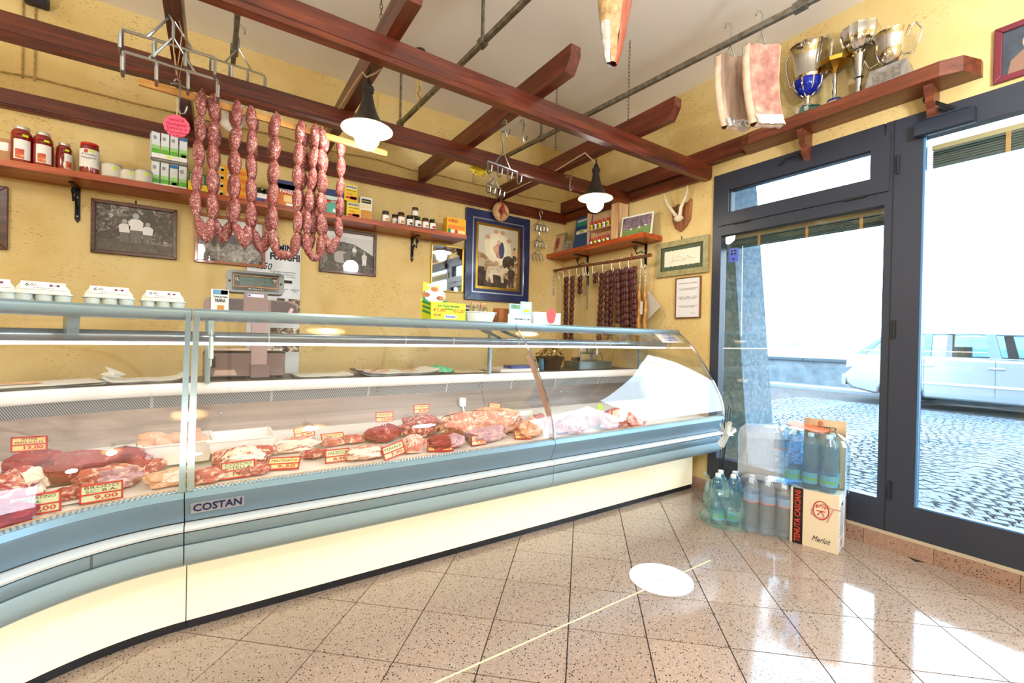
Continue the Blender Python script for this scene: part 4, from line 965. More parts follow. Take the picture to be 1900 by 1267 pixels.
for k, (x0, x1, pb, pt, z) in enumerate(((643, 668, 400, 366, None), (639, 663, 366, 337, 1))):
    a = wy(x0, pb, 3.53); c = wy(x1, pb, 3.53)
    carton('maizena_box', ('yellow MAIZENA starch box standing on the shelf', 'yellow MAIZENA starch box on top of the other')[k], 'food box', a.x, c.x, ZS + .129*k, .128, 3.53, .05, YEL, [(.1,.95,.72,.92,WHITE),(.15,.6,.36,.46,mat('spoon_orange', '#e8982c', .5)),(.1,.95,.14,.26,REDPR),(.45,.95,.1,.3,REDPR)], [('MAIZENA', .02, .52, .82, INK, .8), ('amido di mais', .008, .5, .62, INK, .7)], group='yellow starch boxes')
pc('fritter_mix_box', 'white baking mix box with a golden bun picture', 'food box', 668, 690, 404, 366, 3.54, .06, WHITE, [(.1,.9,.74,.92,BLACK),(.05,.98,.1,.45,mat('bun_gold', '#d99a35', .5)),(.1,.9,.52,.66,mat('cream_print', '#f0dfb4', .5)),(0,1,0,.1,REDPR)], [('Ariosto', .012, .5, .83, YEL, .7)], group=GS, z=ZS)
JAMS = [(715, 411, 0, '#6a3f22', 'golden', 'jam jar, leftmost of the row'), (733, 412, .05, '#7a4322', 'amber', 'jam jar tucked behind the tall one'), (744, 414, 0, '#8a4a20', 'apricot', 'tall jam jar with apricot label'), (760, 418, 0, '#1e1418', 'dark', 'jam jar with dark chestnut label'), (775, 420, 0, '#1a1216', 'dark', 'jam jar below the stacked one'), (789, 422, 0, '#7d3a20', 'peach', 'jam jar with peach label'), (802, 424, 0, '#24101a', 'cherry', 'jam jar with red cherry label, last of the row')]
for k, (px, pb, dy, colr, fr, lab) in enumerate(JAMS):
    Y = 3.505+dy; p = wy(px, pb, Y); s_ = 1.12 if k == 2 else 1; r, h = .029, .09*s_
    jar('jam_jar', 'small ' + lab, 'jam jar', p.x, Y, ZS, [(r*.92,0),(r,.005),(r,h*.7),(r*.85,h*.8)], mat('jam_'+str(k), colr, .15, coat=.5), BLACK, [(r*.84,h*.79),(r*.9,h*.81),(r*.9,h*.97),(r*.82,h)], [(r+.0006,h*.08,h*.64,-160,-20,WHITE),(r+.0012,h*.14,h*.34,-110,-55,mat('fruit_'+fr, {'cherry':'#c4142c','dark':'#5a3a22'}.get(fr,'#e08a3a'), .5)),(r+.0012,0.002,h*.08,-160,-20,BLACK)] + ([(r*.9+.001,h*.72,h*.9,-70,-40,NEON)] if k in (4, 6) else []), 'small jam jars on the back shelf')
p = wy(774, 400, 3.545); r, h = .028, .075
jar('jam_jar', 'small jam jar stacked on top of the row', 'jam jar', wy(770, 400, 3.515).x, 3.515, ZS+.091, [(r*.92,0),(r,.005),(r,h*.7),(r*.85,h*.8)], mat('jam_9', '#8a5226', .15, coat=.5), BLACK, [(r*.84,h*.79),(r*.9,h*.81),(r*.9,h*.97),(r*.82,h)], [(r+.0006,h*.08,h*.6,-160,-20,WHITE)], 'small jam jars on the back shelf')
pc('oro_biscuit_box', 'yellow biscuit box lettered ORO at the shelf end', 'food box', 829, 864, 436, 405, 3.50, .08, mat('oro_yellow', '#f4b81a', .45), [(.05,.95,.3,.55,ORG),(.05,.2,.05,.3,GRN),(.2,.4,.05,.25,WHITE),(.42,.56,.05,.28,REDPR),(.58,.95,.08,.25,mat('pale_yellow', '#f4e39a', .5))], [('ORO', .036, .32, .8, REDPR, .5)], group=GS, z=ZS)
# pink price disc and yellow star tag
def disc(px, py, Y, r, m, label, lines, tm, star=0, tilt=0, name='price_disc'):
    p = wy(px, py, Y); t = thing(name, label, 'price tag', p, -.2)
    n = 28 if not star else star*2; pts = []
    for k in range(n):
        a = 2*PI*k/n; rr = r*(1 + (.025*(-1)**k if not star else (0 if k % 2 else -.24))); pts.append((rr*math.cos(a)*(1.15 if star else 1), rr*math.sin(a)*(.85 if star else 1)))
    b = MB(); b.prism(pts, 1, -.0006, .0006); b.build('card', m, t, smooth=False)
    for k, s_ in enumerate(lines):
        text(s_, r*.36, tm, t, basis((0, -.0012, r*(.5-.36*k)), (1, 0, -tilt), (0,0,1)), width=r*(1.1 if k in (0, len(lines)-1) else 1.5))
disc(328, 234, 2.44, .048, PINK, 'round neon pink handwritten price disc hanging on string', ('NOVITÀ', 'Parmigiano', 'Salsicce e', 'Pancetta', '€ 9,00 kg'), mat('red_marker', '#a3122e', .7))
disc(889, 313, 2.92, .068, YEL, 'yellow star-shaped price tag hanging under the middle beam', ('SALSICCE', 'NOSTRANE', '€ 8,50 kg', 'FRESCHE'), INK, star=15, tilt=.25, name='price_star')
p = wy(912, 338, 3.25); b = MB(); b.M = T(p.x, p.y, p.z, .3); b.box((-.025,-.001,-.035),(.025,.001,.03)); tag(b.build('white_tag', PAPER), 'small white paper tag hanging from the dark wire rack', 'paper tag')

# ------------------------------------------------------------------ framed pictures on the back wall
def frame_mesh(t, w_, h, bw, th, m, depth=.022):
    """four mitred mouldings around an opening, local x-z plane facing -y"""
    for nm, pts in (('frame_rail', [(-w_/2,h/2),(w_/2,h/2),(w_/2-bw,h/2-bw),(-w_/2+bw,h/2-bw)]), ('frame_rail', [(-w_/2,-h/2),(-w_/2+bw,-h/2+bw),(w_/2-bw,-h/2+bw),(w_/2,-h/2)]), ('frame_stile', [(-w_/2,-h/2),(-w_/2,h/2),(-w_/2+bw,h/2-bw),(-w_/2+bw,-h/2+bw)]), ('frame_stile', [(w_/2,-h/2),(w_/2-bw,-h/2+bw),(w_/2-bw,h/2-bw),(w_/2,h/2)])):
        b = MB(); b.prism(pts, 1, -depth, 0); o = b.build(nm, m, t, smooth=False)
        bv = o.modifiers.new('bevel', 'BEVEL'); bv.width = .003; bv.segments = 2
def m_bw(name, dark='#0c0b0b', mid='#55504e', light='#e8e4e0', scale=30, seed=0, gx=0, lo=.35, hi=.68):
    m = mat(name, mid, .5); n = N(m); v = n.coord((1,1,1)); mp = v.node; mp.inputs['Location'].default_value = (seed, seed*2, seed*3)
    a = n.noise(v, scale, 8, .75, .8); b_ = n.noise(v, scale*.16, 3, .5)
    f = n.math('ADD', n.math('MULTIPLY', a, .7), n.math('MULTIPLY', b_, .3)); n.col(n.ramp(f, [(lo, dark), ((lo+hi)/2, mid), (hi, light)])); return m
def figure(t, x, z, h, shirt, trousers, skin, y=-.0065):
    """flat printed figure in a photograph"""
    e = MB(); e.prism([(x+h*.09*math.cos(a), z+h*.9+h*.1*math.sin(a)) for a in [2*PI*k/10 for k in range(10)]], 1, y-.0003, y); e.build('printed_head', skin, t, smooth=False)
    e = MB(); e.prism([(x-h*.17,z+h*.42),(x-h*.2,z+h*.7),(x-h*.1,z+h*.8),(x+h*.1,z+h*.8),(x+h*.2,z+h*.7),(x+h*.17,z+h*.42)], 1, y-.0003, y); e.build('printed_shirt', shirt, t, smooth=False)
    e = MB(); e.prism([(x-h*.15,z+h*.42),(x+h*.15,z+h*.42),(x+h*.15,z),(x+h*.03,z),(x,z+h*.25),(x-h*.03,z),(x-h*.14,z)], 1, y-.0003, y); e.build('printed_trousers', trousers, t, smooth=False)
def blobp(t, name, pts, m, y=-.0065):
    e = MB(); e.prism(pts, 1, y-.0003, y); e.build(name, m, t, smooth=False)
GR = {k: mat('print_grey%d' % k, (k/255*.9,)*3, .5) for k in (10, 30, 60, 110, 170, 215)}
def photo(name, label, x0, x1, z0, z1, bw, fm, pm, mat_border=None, group='old black and white photographs'):
    w_, h = x1-x0, z1-z0; t = thing(name, label, 'framed photograph', ((x0+x1)/2, YB-.002, (z0+z1)/2), 0, group)
    frame_mesh(t, w_, h, bw, .02, fm)
    b = MB(); b.box((-w_/2+bw, -.006, -h/2+bw), (w_/2-bw, -.002, h/2-bw)); b.build('photo_print', pm, t, smooth=False)
    b = MB(); b.box((-w_/2+bw, -.0125, -h/2+bw), (w_/2-bw, -.0105, h/2-bw)); b.build('cover_glass', PGLASS, t, smooth=False)
    return t, w_-2*bw, h-2*bw
photo('framed_photograph', 'dark framed photograph at the left edge of the back wall', -1.34, -.992, 1.588, 1.946, .045, DKWOODX, m_bw('photo0', seed=4))
t, w_, h = photo('framed_photograph', 'framed old photograph of three children in white shirts', -.643, -.219, 1.618, 1.950, .022, DKWOODX, m_bw('photo1', '#080707', '#3a3533', '#e6e0da', 38, 1))
blobp(t, 'printed_ground', [(-w_/2,-h/2),(w_/2,-h/2),(w_/2,-h*.28),(-w_/2,-h*.24)], m_bw('photo1g', '#24211f', '#4d4744', '#8a837e', 30, 7), -.006)
for x, s_ in ((-.055, .145), (0, .19), (.06, .14)): figure(t, x, -h*.28, s_, GR[215], GR[30], GR[110])
b = MB(); b.tube([(0,-.012,h/2+.02),(0,-.018,h/2+.035),(0,-.012,h/2+.045)], .004, 6); b.build('hanging_hook', IRON, t)
t, w_, h = photo('framed_photograph', 'brown framed photograph of a grazing donkey half behind the sausages', -.123, .30, 1.618, 1.955, .02, m_wood('oak_frame', 0, '#6e3a18', '#9a5a2a', '#b9763c'), m_bw('photo2', '#3a3838', '#8c8a8a', '#e6e4e2', 45, 2))
blobp(t, 'printed_sky', [(-w_/2,h*.05),(w_/2,h*.12),(w_/2,h/2),(-w_/2,h/2)], GR[215])
blobp(t, 'printed_animal', [(-.12,-.03),(-.10,.03),(-.04,.05),(.03,.045),(.08,.075),(.12,.06),(.14,.0),(.10,-.02),(.08,-.06),(.06,-.02),(-.03,-.02),(-.06,-.07),(-.08,-.02),(-.1,-.06)], GR[30], -.0069)
t, w_, h = photo('framed_photograph', 'framed photograph of a herdsman with cattle on a hillside', .668, 1.110, 1.632, 1.985, .024, DKWOODX, m_bw('photo3', '#0e0d0d', '#4a4747', '#c9c5c2', 42, 3))
blobp(t, 'printed_border', [(-w_/2,h*.4),(w_/2,h*.4),(w_/2,h/2),(-w_/2,h/2)], GR[215]); blobp(t, 'printed_sky', [(-w_/2,h*.1),(-.05,h*.26),(.05,h*.22),(w_/2,-.01),(w_/2,h*.4),(-w_/2,h*.4)], GR[170])
for k, (x, s_) in enumerate(((-.11,.06),(-.05,.07),(.02,.07),(.07,.06))): blobp(t, 'printed_cow', [(x-s_*.8,-.08),(x-s_*.9,-.02),(x-s_*.4,.005),(x+s_*.6,0),(x+s_*.9,-.03),(x+s_*.7,-.05),(x+s_*.5,-.09),(x-s_*.5,-.09)], GR[(10,110,30,10)[k]], -.0068-.0002*k)
figure(t, .045, -.03, .085, GR[215], GR[60], GR[110], -.0078); figure(t, .125, -.095, .11, GR[170], GR[215], GR[110], -.0078)
# mirror
t = thing('wall_mirror', 'gilt edged mirror on the back wall beside the large painting', 'mirror', (1.766, YB-.002, 1.768)); frame_mesh(t, .325, .42, .011, .02, GOLD, .016)
b = MB(); b.box((-.152,-.008,-.2),(.152,-.002,.2)); b.build('mirror_glass', mat('mirror', '#d5dde2', .03, 1), t, smooth=False)
# devotional painting: sepia field scene below a halo
t = thing('framed_painting', 'large navy framed devotional painting with white oxen', 'painting', (2.305, YB-.002, 1.93)); w_, h = .735, .86
NAVYF = m_noise('navy_lacquer', [(.3, '#171c40'), (.7, '#2b3468')], 9, .3, coat=.3)
frame_mesh(t, w_, h, .072, .03, NAVYF, .03)
def inner(wd, hh, bw, m, dep): # slips of the frame
    for nm, pts in (('frame_slip', [(-wd/2,hh/2),(wd/2,hh/2),(wd/2-bw,hh/2-bw),(-wd/2+bw,hh/2-bw)]), ('frame_slip', [(-wd/2,-hh/2),(-wd/2+bw,-hh/2+bw),(wd/2-bw,-hh/2+bw),(wd/2,-hh/2)]), ('frame_slip', [(-wd/2,-hh/2),(-wd/2,hh/2),(-wd/2+bw,hh/2-bw),(-wd/2+bw,-hh/2+bw)]), ('frame_slip', [(wd/2,-hh/2),(wd/2-bw,-hh/2+bw),(wd/2-bw,hh/2-bw),(wd/2,hh/2)])):
        b = MB(); b.prism(pts, 1, -dep, 0); b.build(nm, m, t, smooth=False)
inner(w_-.144, h-.144, .012, mat('silver_slip', '#aeb4be', .3, .8), .026); inner(w_-.168, h-.168, .03, NAVYF, .022); inner(w_-.228, h-.228, .024, GOLD, .02)
iw, ih = w_-.276, h-.276
SEP = m_noise('painting_sepia', [(.3, '#3a2a1c'), (.45, '#8a6a44'), (.6, '#c7b188'), (.75, '#ded2b4')], 9, .6, dist=1.5)
b = MB(); b.box((-iw/2,-.012,-ih/2),(iw/2,-.002,ih/2)); b.build('canvas', mat('painting_sky', '#cfc9b4', .6), t, smooth=False)
def blot(name, cx, cz, rx, rz_, m, lay, n=22, wob=.12, sd=0):
    pts = [(cx + rx*math.cos(a)*(1+wob*noise.noise(Vector((3*math.cos(a), 3*math.sin(a), sd)))), cz + rz_*math.sin(a)*(1+wob*noise.noise(Vector((3*math.cos(a), 3*math.sin(a), sd+9))))) for a in [2*PI*k/n for k in range(n)]]
    pts = [(max(-iw/2, min(iw/2, x)), max(-ih/2, min(ih/2, z))) for x, z in pts]
    blobp(t, name, pts, m, -.0122-.0003*lay)
HALO = mat('halo_cream', '#e9dfc0', .6); HALO2 = mat('halo_light', '#f2ead2', .6); DKF = m_noise('painting_dark', [(.35, '#241a14'), (.65, '#5a452e')], 14, .6); MIDF = m_noise('painting_mid', [(.35, '#6e5230'), (.65, '#b08c52')], 12, .6)
blobp(t, 'painted_field', [(-iw/2,-ih/2),(iw/2,-ih/2),(iw/2,ih*.05),(iw*.25,-ih*.02),(0,-ih*.12),(-iw*.3,ih*.02),(-iw/2,ih*.08)], SEP, -.0124)
blobp(t, 'painted_foreground', [(-iw/2,-ih/2),(iw*.2,-ih/2),(iw*.3,-ih*.36),(0,-ih*.3),(-iw/2,-ih*.2)], DKF, -.0127)
blot('painted_halo', 0, ih*.16, iw*.33, ih*.27, HALO, 2, wob=.35, sd=1); blot('painted_halo', 0, ih*.16, iw*.22, ih*.20, HALO2, 3, wob=.3, sd=2)
blot('painted_robe', .012, ih*.12, iw*.11, ih*.135, mat('robe_rose', '#c98f76', .6), 4, sd=3); blot('painted_mantle', .038, ih*.13, iw*.07, ih*.14, mat('mantle_blue', '#3f4668', .6), 5, sd=4); blot('painted_child', -.03, ih*.14, iw*.07, ih*.06, mat('flesh_paint', '#dcb090', .6), 6, sd=5); blot('painted_head', .005, ih*.255, .02, .026, mat('flesh_paint', '#dcb090', .6), 6, sd=6)
for k, (x, z) in enumerate(((-.13,.20),(-.03,.265),(.05,.262),(.13,.19),(-.02,-.06))): blot('painted_cherub', x*.95, z*.95, .028, .022, mat('cherub_paint', '#c49a7c', .6), 4, sd=10+k)
OXW = m_noise('ox_white', [(.3, '#b9a684'), (.7, '#e6dcc4')], 20, .6)
blobp(t, 'painted_ox', [(-.13,-.12),(-.10,-.09),(0,-.085),(.07,-.1),(.1,-.08),(.13,-.11),(.10,-.14),(.06,-.15),(.07,-.24),(.04,-.24),(.03,-.17),(-.06,-.17),(-.05,-.25),(-.08,-.25),(-.1,-.19),(-.11,-.25),(-.14,-.22)], OXW, -.0142)
for k, (x, z, s_) in enumerate(((-.19,-.19,.21),(.155,-.28,.22),(.19,-.02,.14))): figure(t, x, z, s_, (mat('shirt_paint', '#b9aa8c', .6), DKF, mat('flesh_paint', '#dcb090', .6))[k], DKF, MIDF, -.0145)
blot('painted_horse', .12, -.04, .07, .07, DKF, 5, sd=20)
# salami ring with red ribbon in front of the frame
p = wy(929, 393, 3.66); t = thing('salami_ring', 'pale cheese ring with red ribbon hanging over the painting', 'cheese ring', p)
b = MB(); ring = [(.058*math.cos(a), 0, .058*math.sin(a)) for a in [2*PI*k/24 for k in range(24)]]; b.tube(ring, .033, 12, closed=True); b.build('ring', m_noise('ring_rind', [(.3, '#b98a5a'), (.6, '#dcb684')], 18, .6, bump=.3), t)
for q in (((.0,-.036,.06),(-.01,-.036,0),(-.02,-.036,-.075)), ((.005,-.036,.06),(.03,-.036,0),(.055,-.036,-.04)), ((0,-.03,.09),(-.008,-.038,.05),(-.035,-.036,-.01))):
    b = MB(); b.tube(q, .006, 6); b.build('ribbon', mat('ribbon_red', '#b5221f', .5), t)
b = MB(); b.tube([(0,0,.085),(0,0,.17)], .003, 5); b.build('hanging_string', ROPE, t)
# hanging poster behind the scale
c0, c1 = wy(459, 452, YB-.006), wy(554, 690, YB-.006)
t = thing('mushroom_poster', 'white hanging poster with mushroom lettering behind the scale', 'poster', ((c0.x+c1.x)/2, YB-.006, 1.805), 0); pw = c1.x-c0.x
b = MB(); b.box((-pw/2,-.001,-.96),(pw/2,.0005,.0)); b.build('sheet', mat('poster_blue_white', '#dbe2ea', .5), t, smooth=False)
text('SIMINA\nFUNGHI', .07, INK, t, basis((.07,-.002,-.06), (1,0,0), (0,0,1)), bold=.003, width=.20)
text('€ 3,50', .07, INK, t, basis((-.095,-.002,-.17), (1,0,-.05), (0,0,1)), bold=.0006, width=.15, shear=.2)
text('Il gusto autentico\nAntico e buono\nper la tua cucina', .018, INK, t, basis((.06,-.002,-.22), (1,0,0), (0,0,1)), width=.17)
b = MB(); b.box((-.06,-.002,-.285),(.12,-.001,-.262)); b.build('print_bar', INK, t)
for k, x in enumerate((-.12,-.03,.06,.14)):
    text('^\nfunghi porcini\n300 g', .014, INK, t, basis((x,-.002,-.33), (1,0,0), (0,0,1)), width=.06)
MUSH = m_noise('mushroom_print', [(.4, '#2e2a26'), (.5, '#8a7658'), (.6, '#efe9dc')], 22, .5, dist=1)
b = MB(); b.box((.02,-.002,-.53),(pw/2,-.001,-.40)); b.build('mushroom_picture', MUSH, t); b = MB(); b.box((.02,-.002,-.56),(pw/2-.02,-.001,-.53)); b.build('green_print', GRN, t)
b = MB(); b.box((-.02,-.002,-.80),(pw/2,-.001,-.62)); b.build('mushroom_picture', MUSH, t)
# ------------------------------------------------------------------ corner shelf on the door wall
XF = 2.912; ZK = 2.038
b = MB(); b.box((XF, 2.45, 1.996), (XR-.001, YB-.002, ZK)); tag(b.build('corner_shelf', SHELFY, smooth=False), 'wooden shelf on the door wall beside the corner', 'shelf')
def bracketR(y, label, h=.19, d=.17): bracket(XR, y, 1.996, PI/2, label, h, d)
bracket(XR, 2.62, 1.996, -PI/2, 'iron scroll bracket under the corner shelf next to the green framed drawing', .2, .18)
bracket(XR, 3.36, 1.996, -PI/2, 'iron scroll bracket under the corner shelf near the room corner', .2, .18)
XO = 3.02     # front line of the goods
def yx(px, py, X): return wx(px, py, X)
# spice stand with little bottles: a small wooden rack
PINE = m_wood('pine', 2, '#c79a6c', '#dcb488', '#e9cba6', .5)
a, c = wx(1090, 460, XO), wx(1148, 445, XO); y1, y0 = a.y, c.y
t = thing('spice_rack', 'pine rack holding little red-capped spice bottles', 'spice rack', (XO, (y0+y1)/2, ZK)); hw = (y1-y0)/2; rh = wx(1137, 382, XO).z - ZK
for yy, nm in ((-hw, 'side_board'), (hw-.012, 'side_board')):
    b = MB(); b.box((-.01, yy, 0), (.12, yy+.012, rh + (.02 if yy < 0 else 0))); b.build(nm, PINE, t, smooth=False)
b = MB(); b.box((.115, -hw, 0), (.12, hw, rh)); b.build('back_board', PINE, t, smooth=False)
for z in (.0, rh*.47):
    b = MB(); b.box((-.01, -hw+.012, z), (.115, hw-.012, z+.008)); b.build('rack_shelf', PINE, t, smooth=False)
b = MB(); b.box((-.012, -hw, .0), (-.004, -hw+.085, rh+.015)); b.build('front_board', PINE, t, smooth=False)
def spice(y, z, k, lab):
    r, h = .0165, .085
    return jar('spice_bottle', lab, 'spice bottle', XO+.018, y, z, [(r*.92,0),(r,.004),(r,h*.62),(r*.8,h*.7)], mat('spice_%d' % (k % 3), ('#8a4a1e','#4d5a22','#9a3a18')[k % 3], .2, coat=.4), REDPR, [(r*.82,h*.68),(r*.86,h*.70),(r*.86,h*.97),(r*.7,h)], [(r+.0006,h*.1,h*.6,100,260,YEL if k % 2 else WHITE),(r+.0012,h*.2,h*.4,150,210,GRN)], 'spice bottles in the pine rack', seg=14)
ords = ('first', 'second', 'third', 'fourth', 'fifth', 'sixth')
for row in (0, 1):
    for k in range(6):
        spice((y0+y1)/2 + hw - .034 - k*(2*hw-.13)/5, ZK + .0085 + row*rh*.47, k+row, 'red-capped spice bottle, %s from the corner on the %s tier' % (ords[k], ('lower','upper')[row]))
# small bottles standing in front of the rack
# packs at the corner end
def packR(name, label, cat, px0, px1, pyb, pyt, X, depth, m, patches=(), lean=0, group=None, soft=0):
    a, c = wx(px0, pyb, X), wx(px1, pyb, X); h = wx((px0+px1)/2, pyt, X).z - ZK; wd = a.y-c.y
    M = T(X, (a.y+c.y)/2, ZK, -PI/2, lean); t = thing(name, label, cat, M=M, group=group)
    b = MB(); b.rbox((-wd/2,0,0),(wd/2,depth,h), .012, axis=1); o = b.build('pack', m, t)
    for u0,u1,v0,v1,pm in patches:
        b = MB(); b.rbox((-wd/2+wd*u0,-.001,h*v0),(-wd/2+wd*u1,.0004,h*v1), .006, axis=1); b.build('print_patch', pm, t)
    return t
CELLO = glass('cellophane', (.93,.94,.93), .09, .12, .12, (.9,.9,.88)); FOILT = mat('foil_tray', '#b7b6ae', .28, .9)
packR('spice_sachet', 'blue card spice pack in clear wrapping on the corner shelf', 'food pack', 1063, 1092, 460, 401, XO+.0, .012, mat('sachet_blue', '#1f4a80', .35, coat=.3), [(.05,.95,.74,.9,mat('sachet_teal', '#1e8a80', .4)),(.1,.9,.86,.93,WHITE),(.1,.9,.5,.6,WHITE),(.3,.6,.52,.62,NEON)], -.12)
t = packR('foil_tray_pack', 'foil tray pack with round corners at the end of the corner shelf', 'food pack', 1020, 1044, 467, 432, XO-.02, .02, FOILT, [(.12,.9,.1,.88,mat('tray_food', '#c9a58c', .5)),(.3,.6,.3,.8,REDPR),(.2,.5,.2,.45,YEL)], -.2)
for k, (px, lab) in enumerate(((1046, 'crumpled clear pouch leaning between the tray and the blue pack'), (1055, 'crumpled clear pouch standing beside the blue card pack'))):
    p = wx(px, 462, XO-.01+.02*k); b = MB(); b.M = T(p.x, p.y, ZK, -PI/2, -.2)
    b.grid(lambda u, v: ((u-.5)*.11*(1-.3*v), .012*noise.noise(Vector((u*7, v*9, k*5))), v*.135), 12, 14)
    tag(b.build('clear_pouch', CELLO, solid=.004), lab, 'pouch', 'clear pouches on the corner shelf')
    p_ = bpy.data.objects[-1] if False else None
# landscape photo standing on the shelf
M_ = Matrix.Identity(4)
a, c = wx(1143, 437, 3.0), wx(1218, 432, 3.05)
t = thing('standing_photo', 'white-edged landscape photograph of sheep leaning on the corner shelf', 'photograph', M=T(3.0, (a.y+c.y)/2-.02, ZK+.001, -PI/2 + .16, -.16)); w_ = .31; h = .2
b = MB(); b.box((-w_/2,0,0),(w_/2,.004,h)); b.build('mount', mat('photo_cream', '#e6e8d6', .5), t, smooth=False)
b = MB(); b.box((-w_/2+.015,-.001,.015),(w_/2-.015,.0,h-.015)); b.build('woodland_print', m_bw('woods', '#3a2c34', '#7d6a78', '#c9b9c4', 36, 11), t, smooth=False)
b = MB(); b.prism([(-w_/2+.015,.015),(w_/2-.015,.015),(w_/2-.015,h*.46),(0,h*.42),(-w_/2+.015,h*.34)], 1, -.0016, -.001); b.build('meadow_print', m_noise('meadow', [(.3, '#4d6a3a'), (.7, '#86a05c')], 40, .5), t, smooth=False)
for x, z in ((-.05,.07),(.03,.075),(.09,.085)):
    b = MB(); b.prism([(x-.012,z),(x-.01,z+.01),(x+.008,z+.012),(x+.014,z+.004),(x+.004,z)], 1, -.0021, -.0016); b.build('printed_sheep', WHITE, t, smooth=False)
# ------------------------------------------------------------------ rod with hooks, salami and tools
XRD = 3.02
ra, rb = wx(1024, 503, XRD), wx(1208, 473, XRD)
b = MB(); b.tube([ra, ra.lerp(rb,.3)+Vector((0,0,.004)), ra.lerp(rb,.7)+Vector((0,0,-.003)), rb], [.013,.014,.014,.016], 10); tag(b.build('hanging_rod', ROD), 'rough wooden rod under the corner shelf', 'rod')
def rod_at(px):
    q = wx(px, 490, XRD); u = (q.y-ra.y)/(rb.y-ra.y); return Vector((XRD, q.y, ra.z+(rb.z-ra.z)*u))
b = MB(); b.tube([(0,-.016,.0),(0,-.01,.015),(0,.004,.018),(0,.014,.006),(0,.012,-.05),(0,.004,-.09),(0,-.008,-.1),(0,-.02,-.092),(0,-.024,-.07)], .0042, 6); HKM = b.mesh('white_hook', HOOKW)
hooks = [1037, 1047, 1058, 1072, 1083, 1089, 1101, 1120, 1136, 1152, 1168, 1192]
names = ('first', 'second', 'third', 'fourth', 'fifth', 'sixth', 'seventh', 'eighth', 'ninth', 'tenth', 'eleventh', 'twelfth')
hk_pos = {}
for k, px in enumerate(hooks):
    q = rod_at(px); o = obj_from(HKM, 'white_hook', None, Matrix.Translation(q) @ Matrix.Rotation((-.25, .2, 0, .15)[k % 4], 4, 'Z')); hk_pos[px] = q
    tag(o, 'white plastic S-hook, %s along the rod from the corner' % names[k], 'hook', 'white S-hooks on the rod')
SALM = m_meat('dry_sausage', '#5a2622', '#38161a', '#b58a78', .64, 60, .42)
def slink(i):
    b = MB(); r, L = .0175, .032
    b.ell((0,0,0), (r, r, L), 10, 8, disp=lambda v: Vector((v.x*(1+.16*noise.noise(v*50+Vector((i*5,0,0)))), v.y*(1+.16*noise.noise(v*50+Vector((0,i*7,0)))), v.z + .003*noise.noise(v*30)))); return b.mesh('salami_link', SALM)
SL = [slink(i) for i in range(4)]
def salami(px, top, bot, dx, label, lean=0, double=True):
    """a string of small dry sausages, two abreast, folded over a hook"""
    X = XRD+dx; a = wx(px, top, X); c = wx(px+lean, bot, X)
    t = thing('salami_string', label, 'salami', a, group='strings of dry sausages on the rod')
    random.seed(px)
    for s_ in ((-1, 1) if double else (0,)):
        off_ = Vector((.004*s_, s_*.0165, 0)); n = 7; pts = [a + (c-a)*(k/n) + off_ + Vector((random.uniform(-.004,.004), random.uniform(-.004,.004), 0)) for k in range(n+1)]
        chain_links(pts, t, SL, .058, 'salami_link', px+s_)
salami(1051, 514, 630, .0, 'string of dark dry sausages, nearest the room corner', -2)
salami(1063, 512, 634, -.02, 'string of dark dry sausages second from the room corner', -4)
salami(1076, 512, 545, .03, 'short string of dark dry sausages left of the sharpening steel', 0)
b_ = salami(1105, 506, 526, .0, 'short curved string of dark dry sausages right of the sharpening steel', 0)
for k, (px, top, bot, dx, lean) in enumerate(((1117,506,632,.015,-6),(1126,503,622,-.015,-2),(1135,501,636,.01,-5),(1144,499,600,-.02,2),(1152,498,634,.01,4),(1161,496,630,-.015,2),(1169,495,618,.01,0),(1176,494,612,-.01,2))):
    salami(px, top, bot, dx, 'string of dark dry sausages in the wide bunch, %s from the sharpening steel' % names[k], lean)
p = wx(1091, 512, XRD); t = thing('sharpening_steel', 'sharpening steel with black handle hanging on the rod', 'sharpening steel', p)
b = MB(); b.lathe([(.005,0),(.011,-.012),(.013,-.05),(.012,-.085),(.014,-.092)][::-1], 12); b.build('handle', BLACK, t)
b = MB(); b.lathe([(.006,-.092),(.0065,-.2),(.005,-.33)][::-1], 10); b.build('blade', mat('steel_rod', '#6e6a66', .35, .9), t)
b = MB(); b.tube([(0,.008*math.cos(a),.008+.008*math.sin(a)) for a in [2*PI*k/10 for k in range(10)]], .0018, 5, closed=True); b.build('ring', STEELW, t)
# short curved salami and yellow aged sausages with rope
AGED = m_noise('aged_sausage', [(.3, '#8a5a22'), (.6, '#c48a3e'), (.75, '#d9a95e')], 22, .5, bump=.4)
TWINE = m_noise('twine', [(.35, '#6e5238'), (.65, '#e6d8b4')], 30, .8, aniso=(1,1,3))
for k, (px, lab) in enumerate(((1187, 'aged yellow sausage on twine, next to the salami bunch'), (1197, 'aged yellow sausage on twine, next to the paper bag'))):
    X = XRD-.005+.012*k; p = wx(px, 530, X); top = wx(px+2, 492, X); bot = wx(px-2+k*2, 640, X)
    t = thing('aged_sausage', lab, 'sausage', top, group='aged yellow sausages')
    b = MB(); n = 10; b.tube([(p-top).lerp(bot-top, k_/n) + Vector((0,.006*math.sin(k_*1.3),0)) for k_ in range(n+1)], [.008,.014,.016,.015,.017,.016,.015,.017,.016,.015,.012], 10); b.build('casing', AGED, t)
    b = MB(); b.tube([(0,0,0),(p-top)*.5,(p-top)], .006, 8); b.build('twine', TWINE, t)
p = wx(1190, 570, XRD-.03); b = MB(); b.M = T(p.x, p.y, p.z, -PI/2-.3); b.box((-.018,-.001,-.06),(.018,.001,.05)); tag(b.build('sausage_label', PAPER), 'narrow white label tied to the aged sausages', 'label')
b = MB(); P_ = lambda px, py, X=3.06: wx(px, py, X)
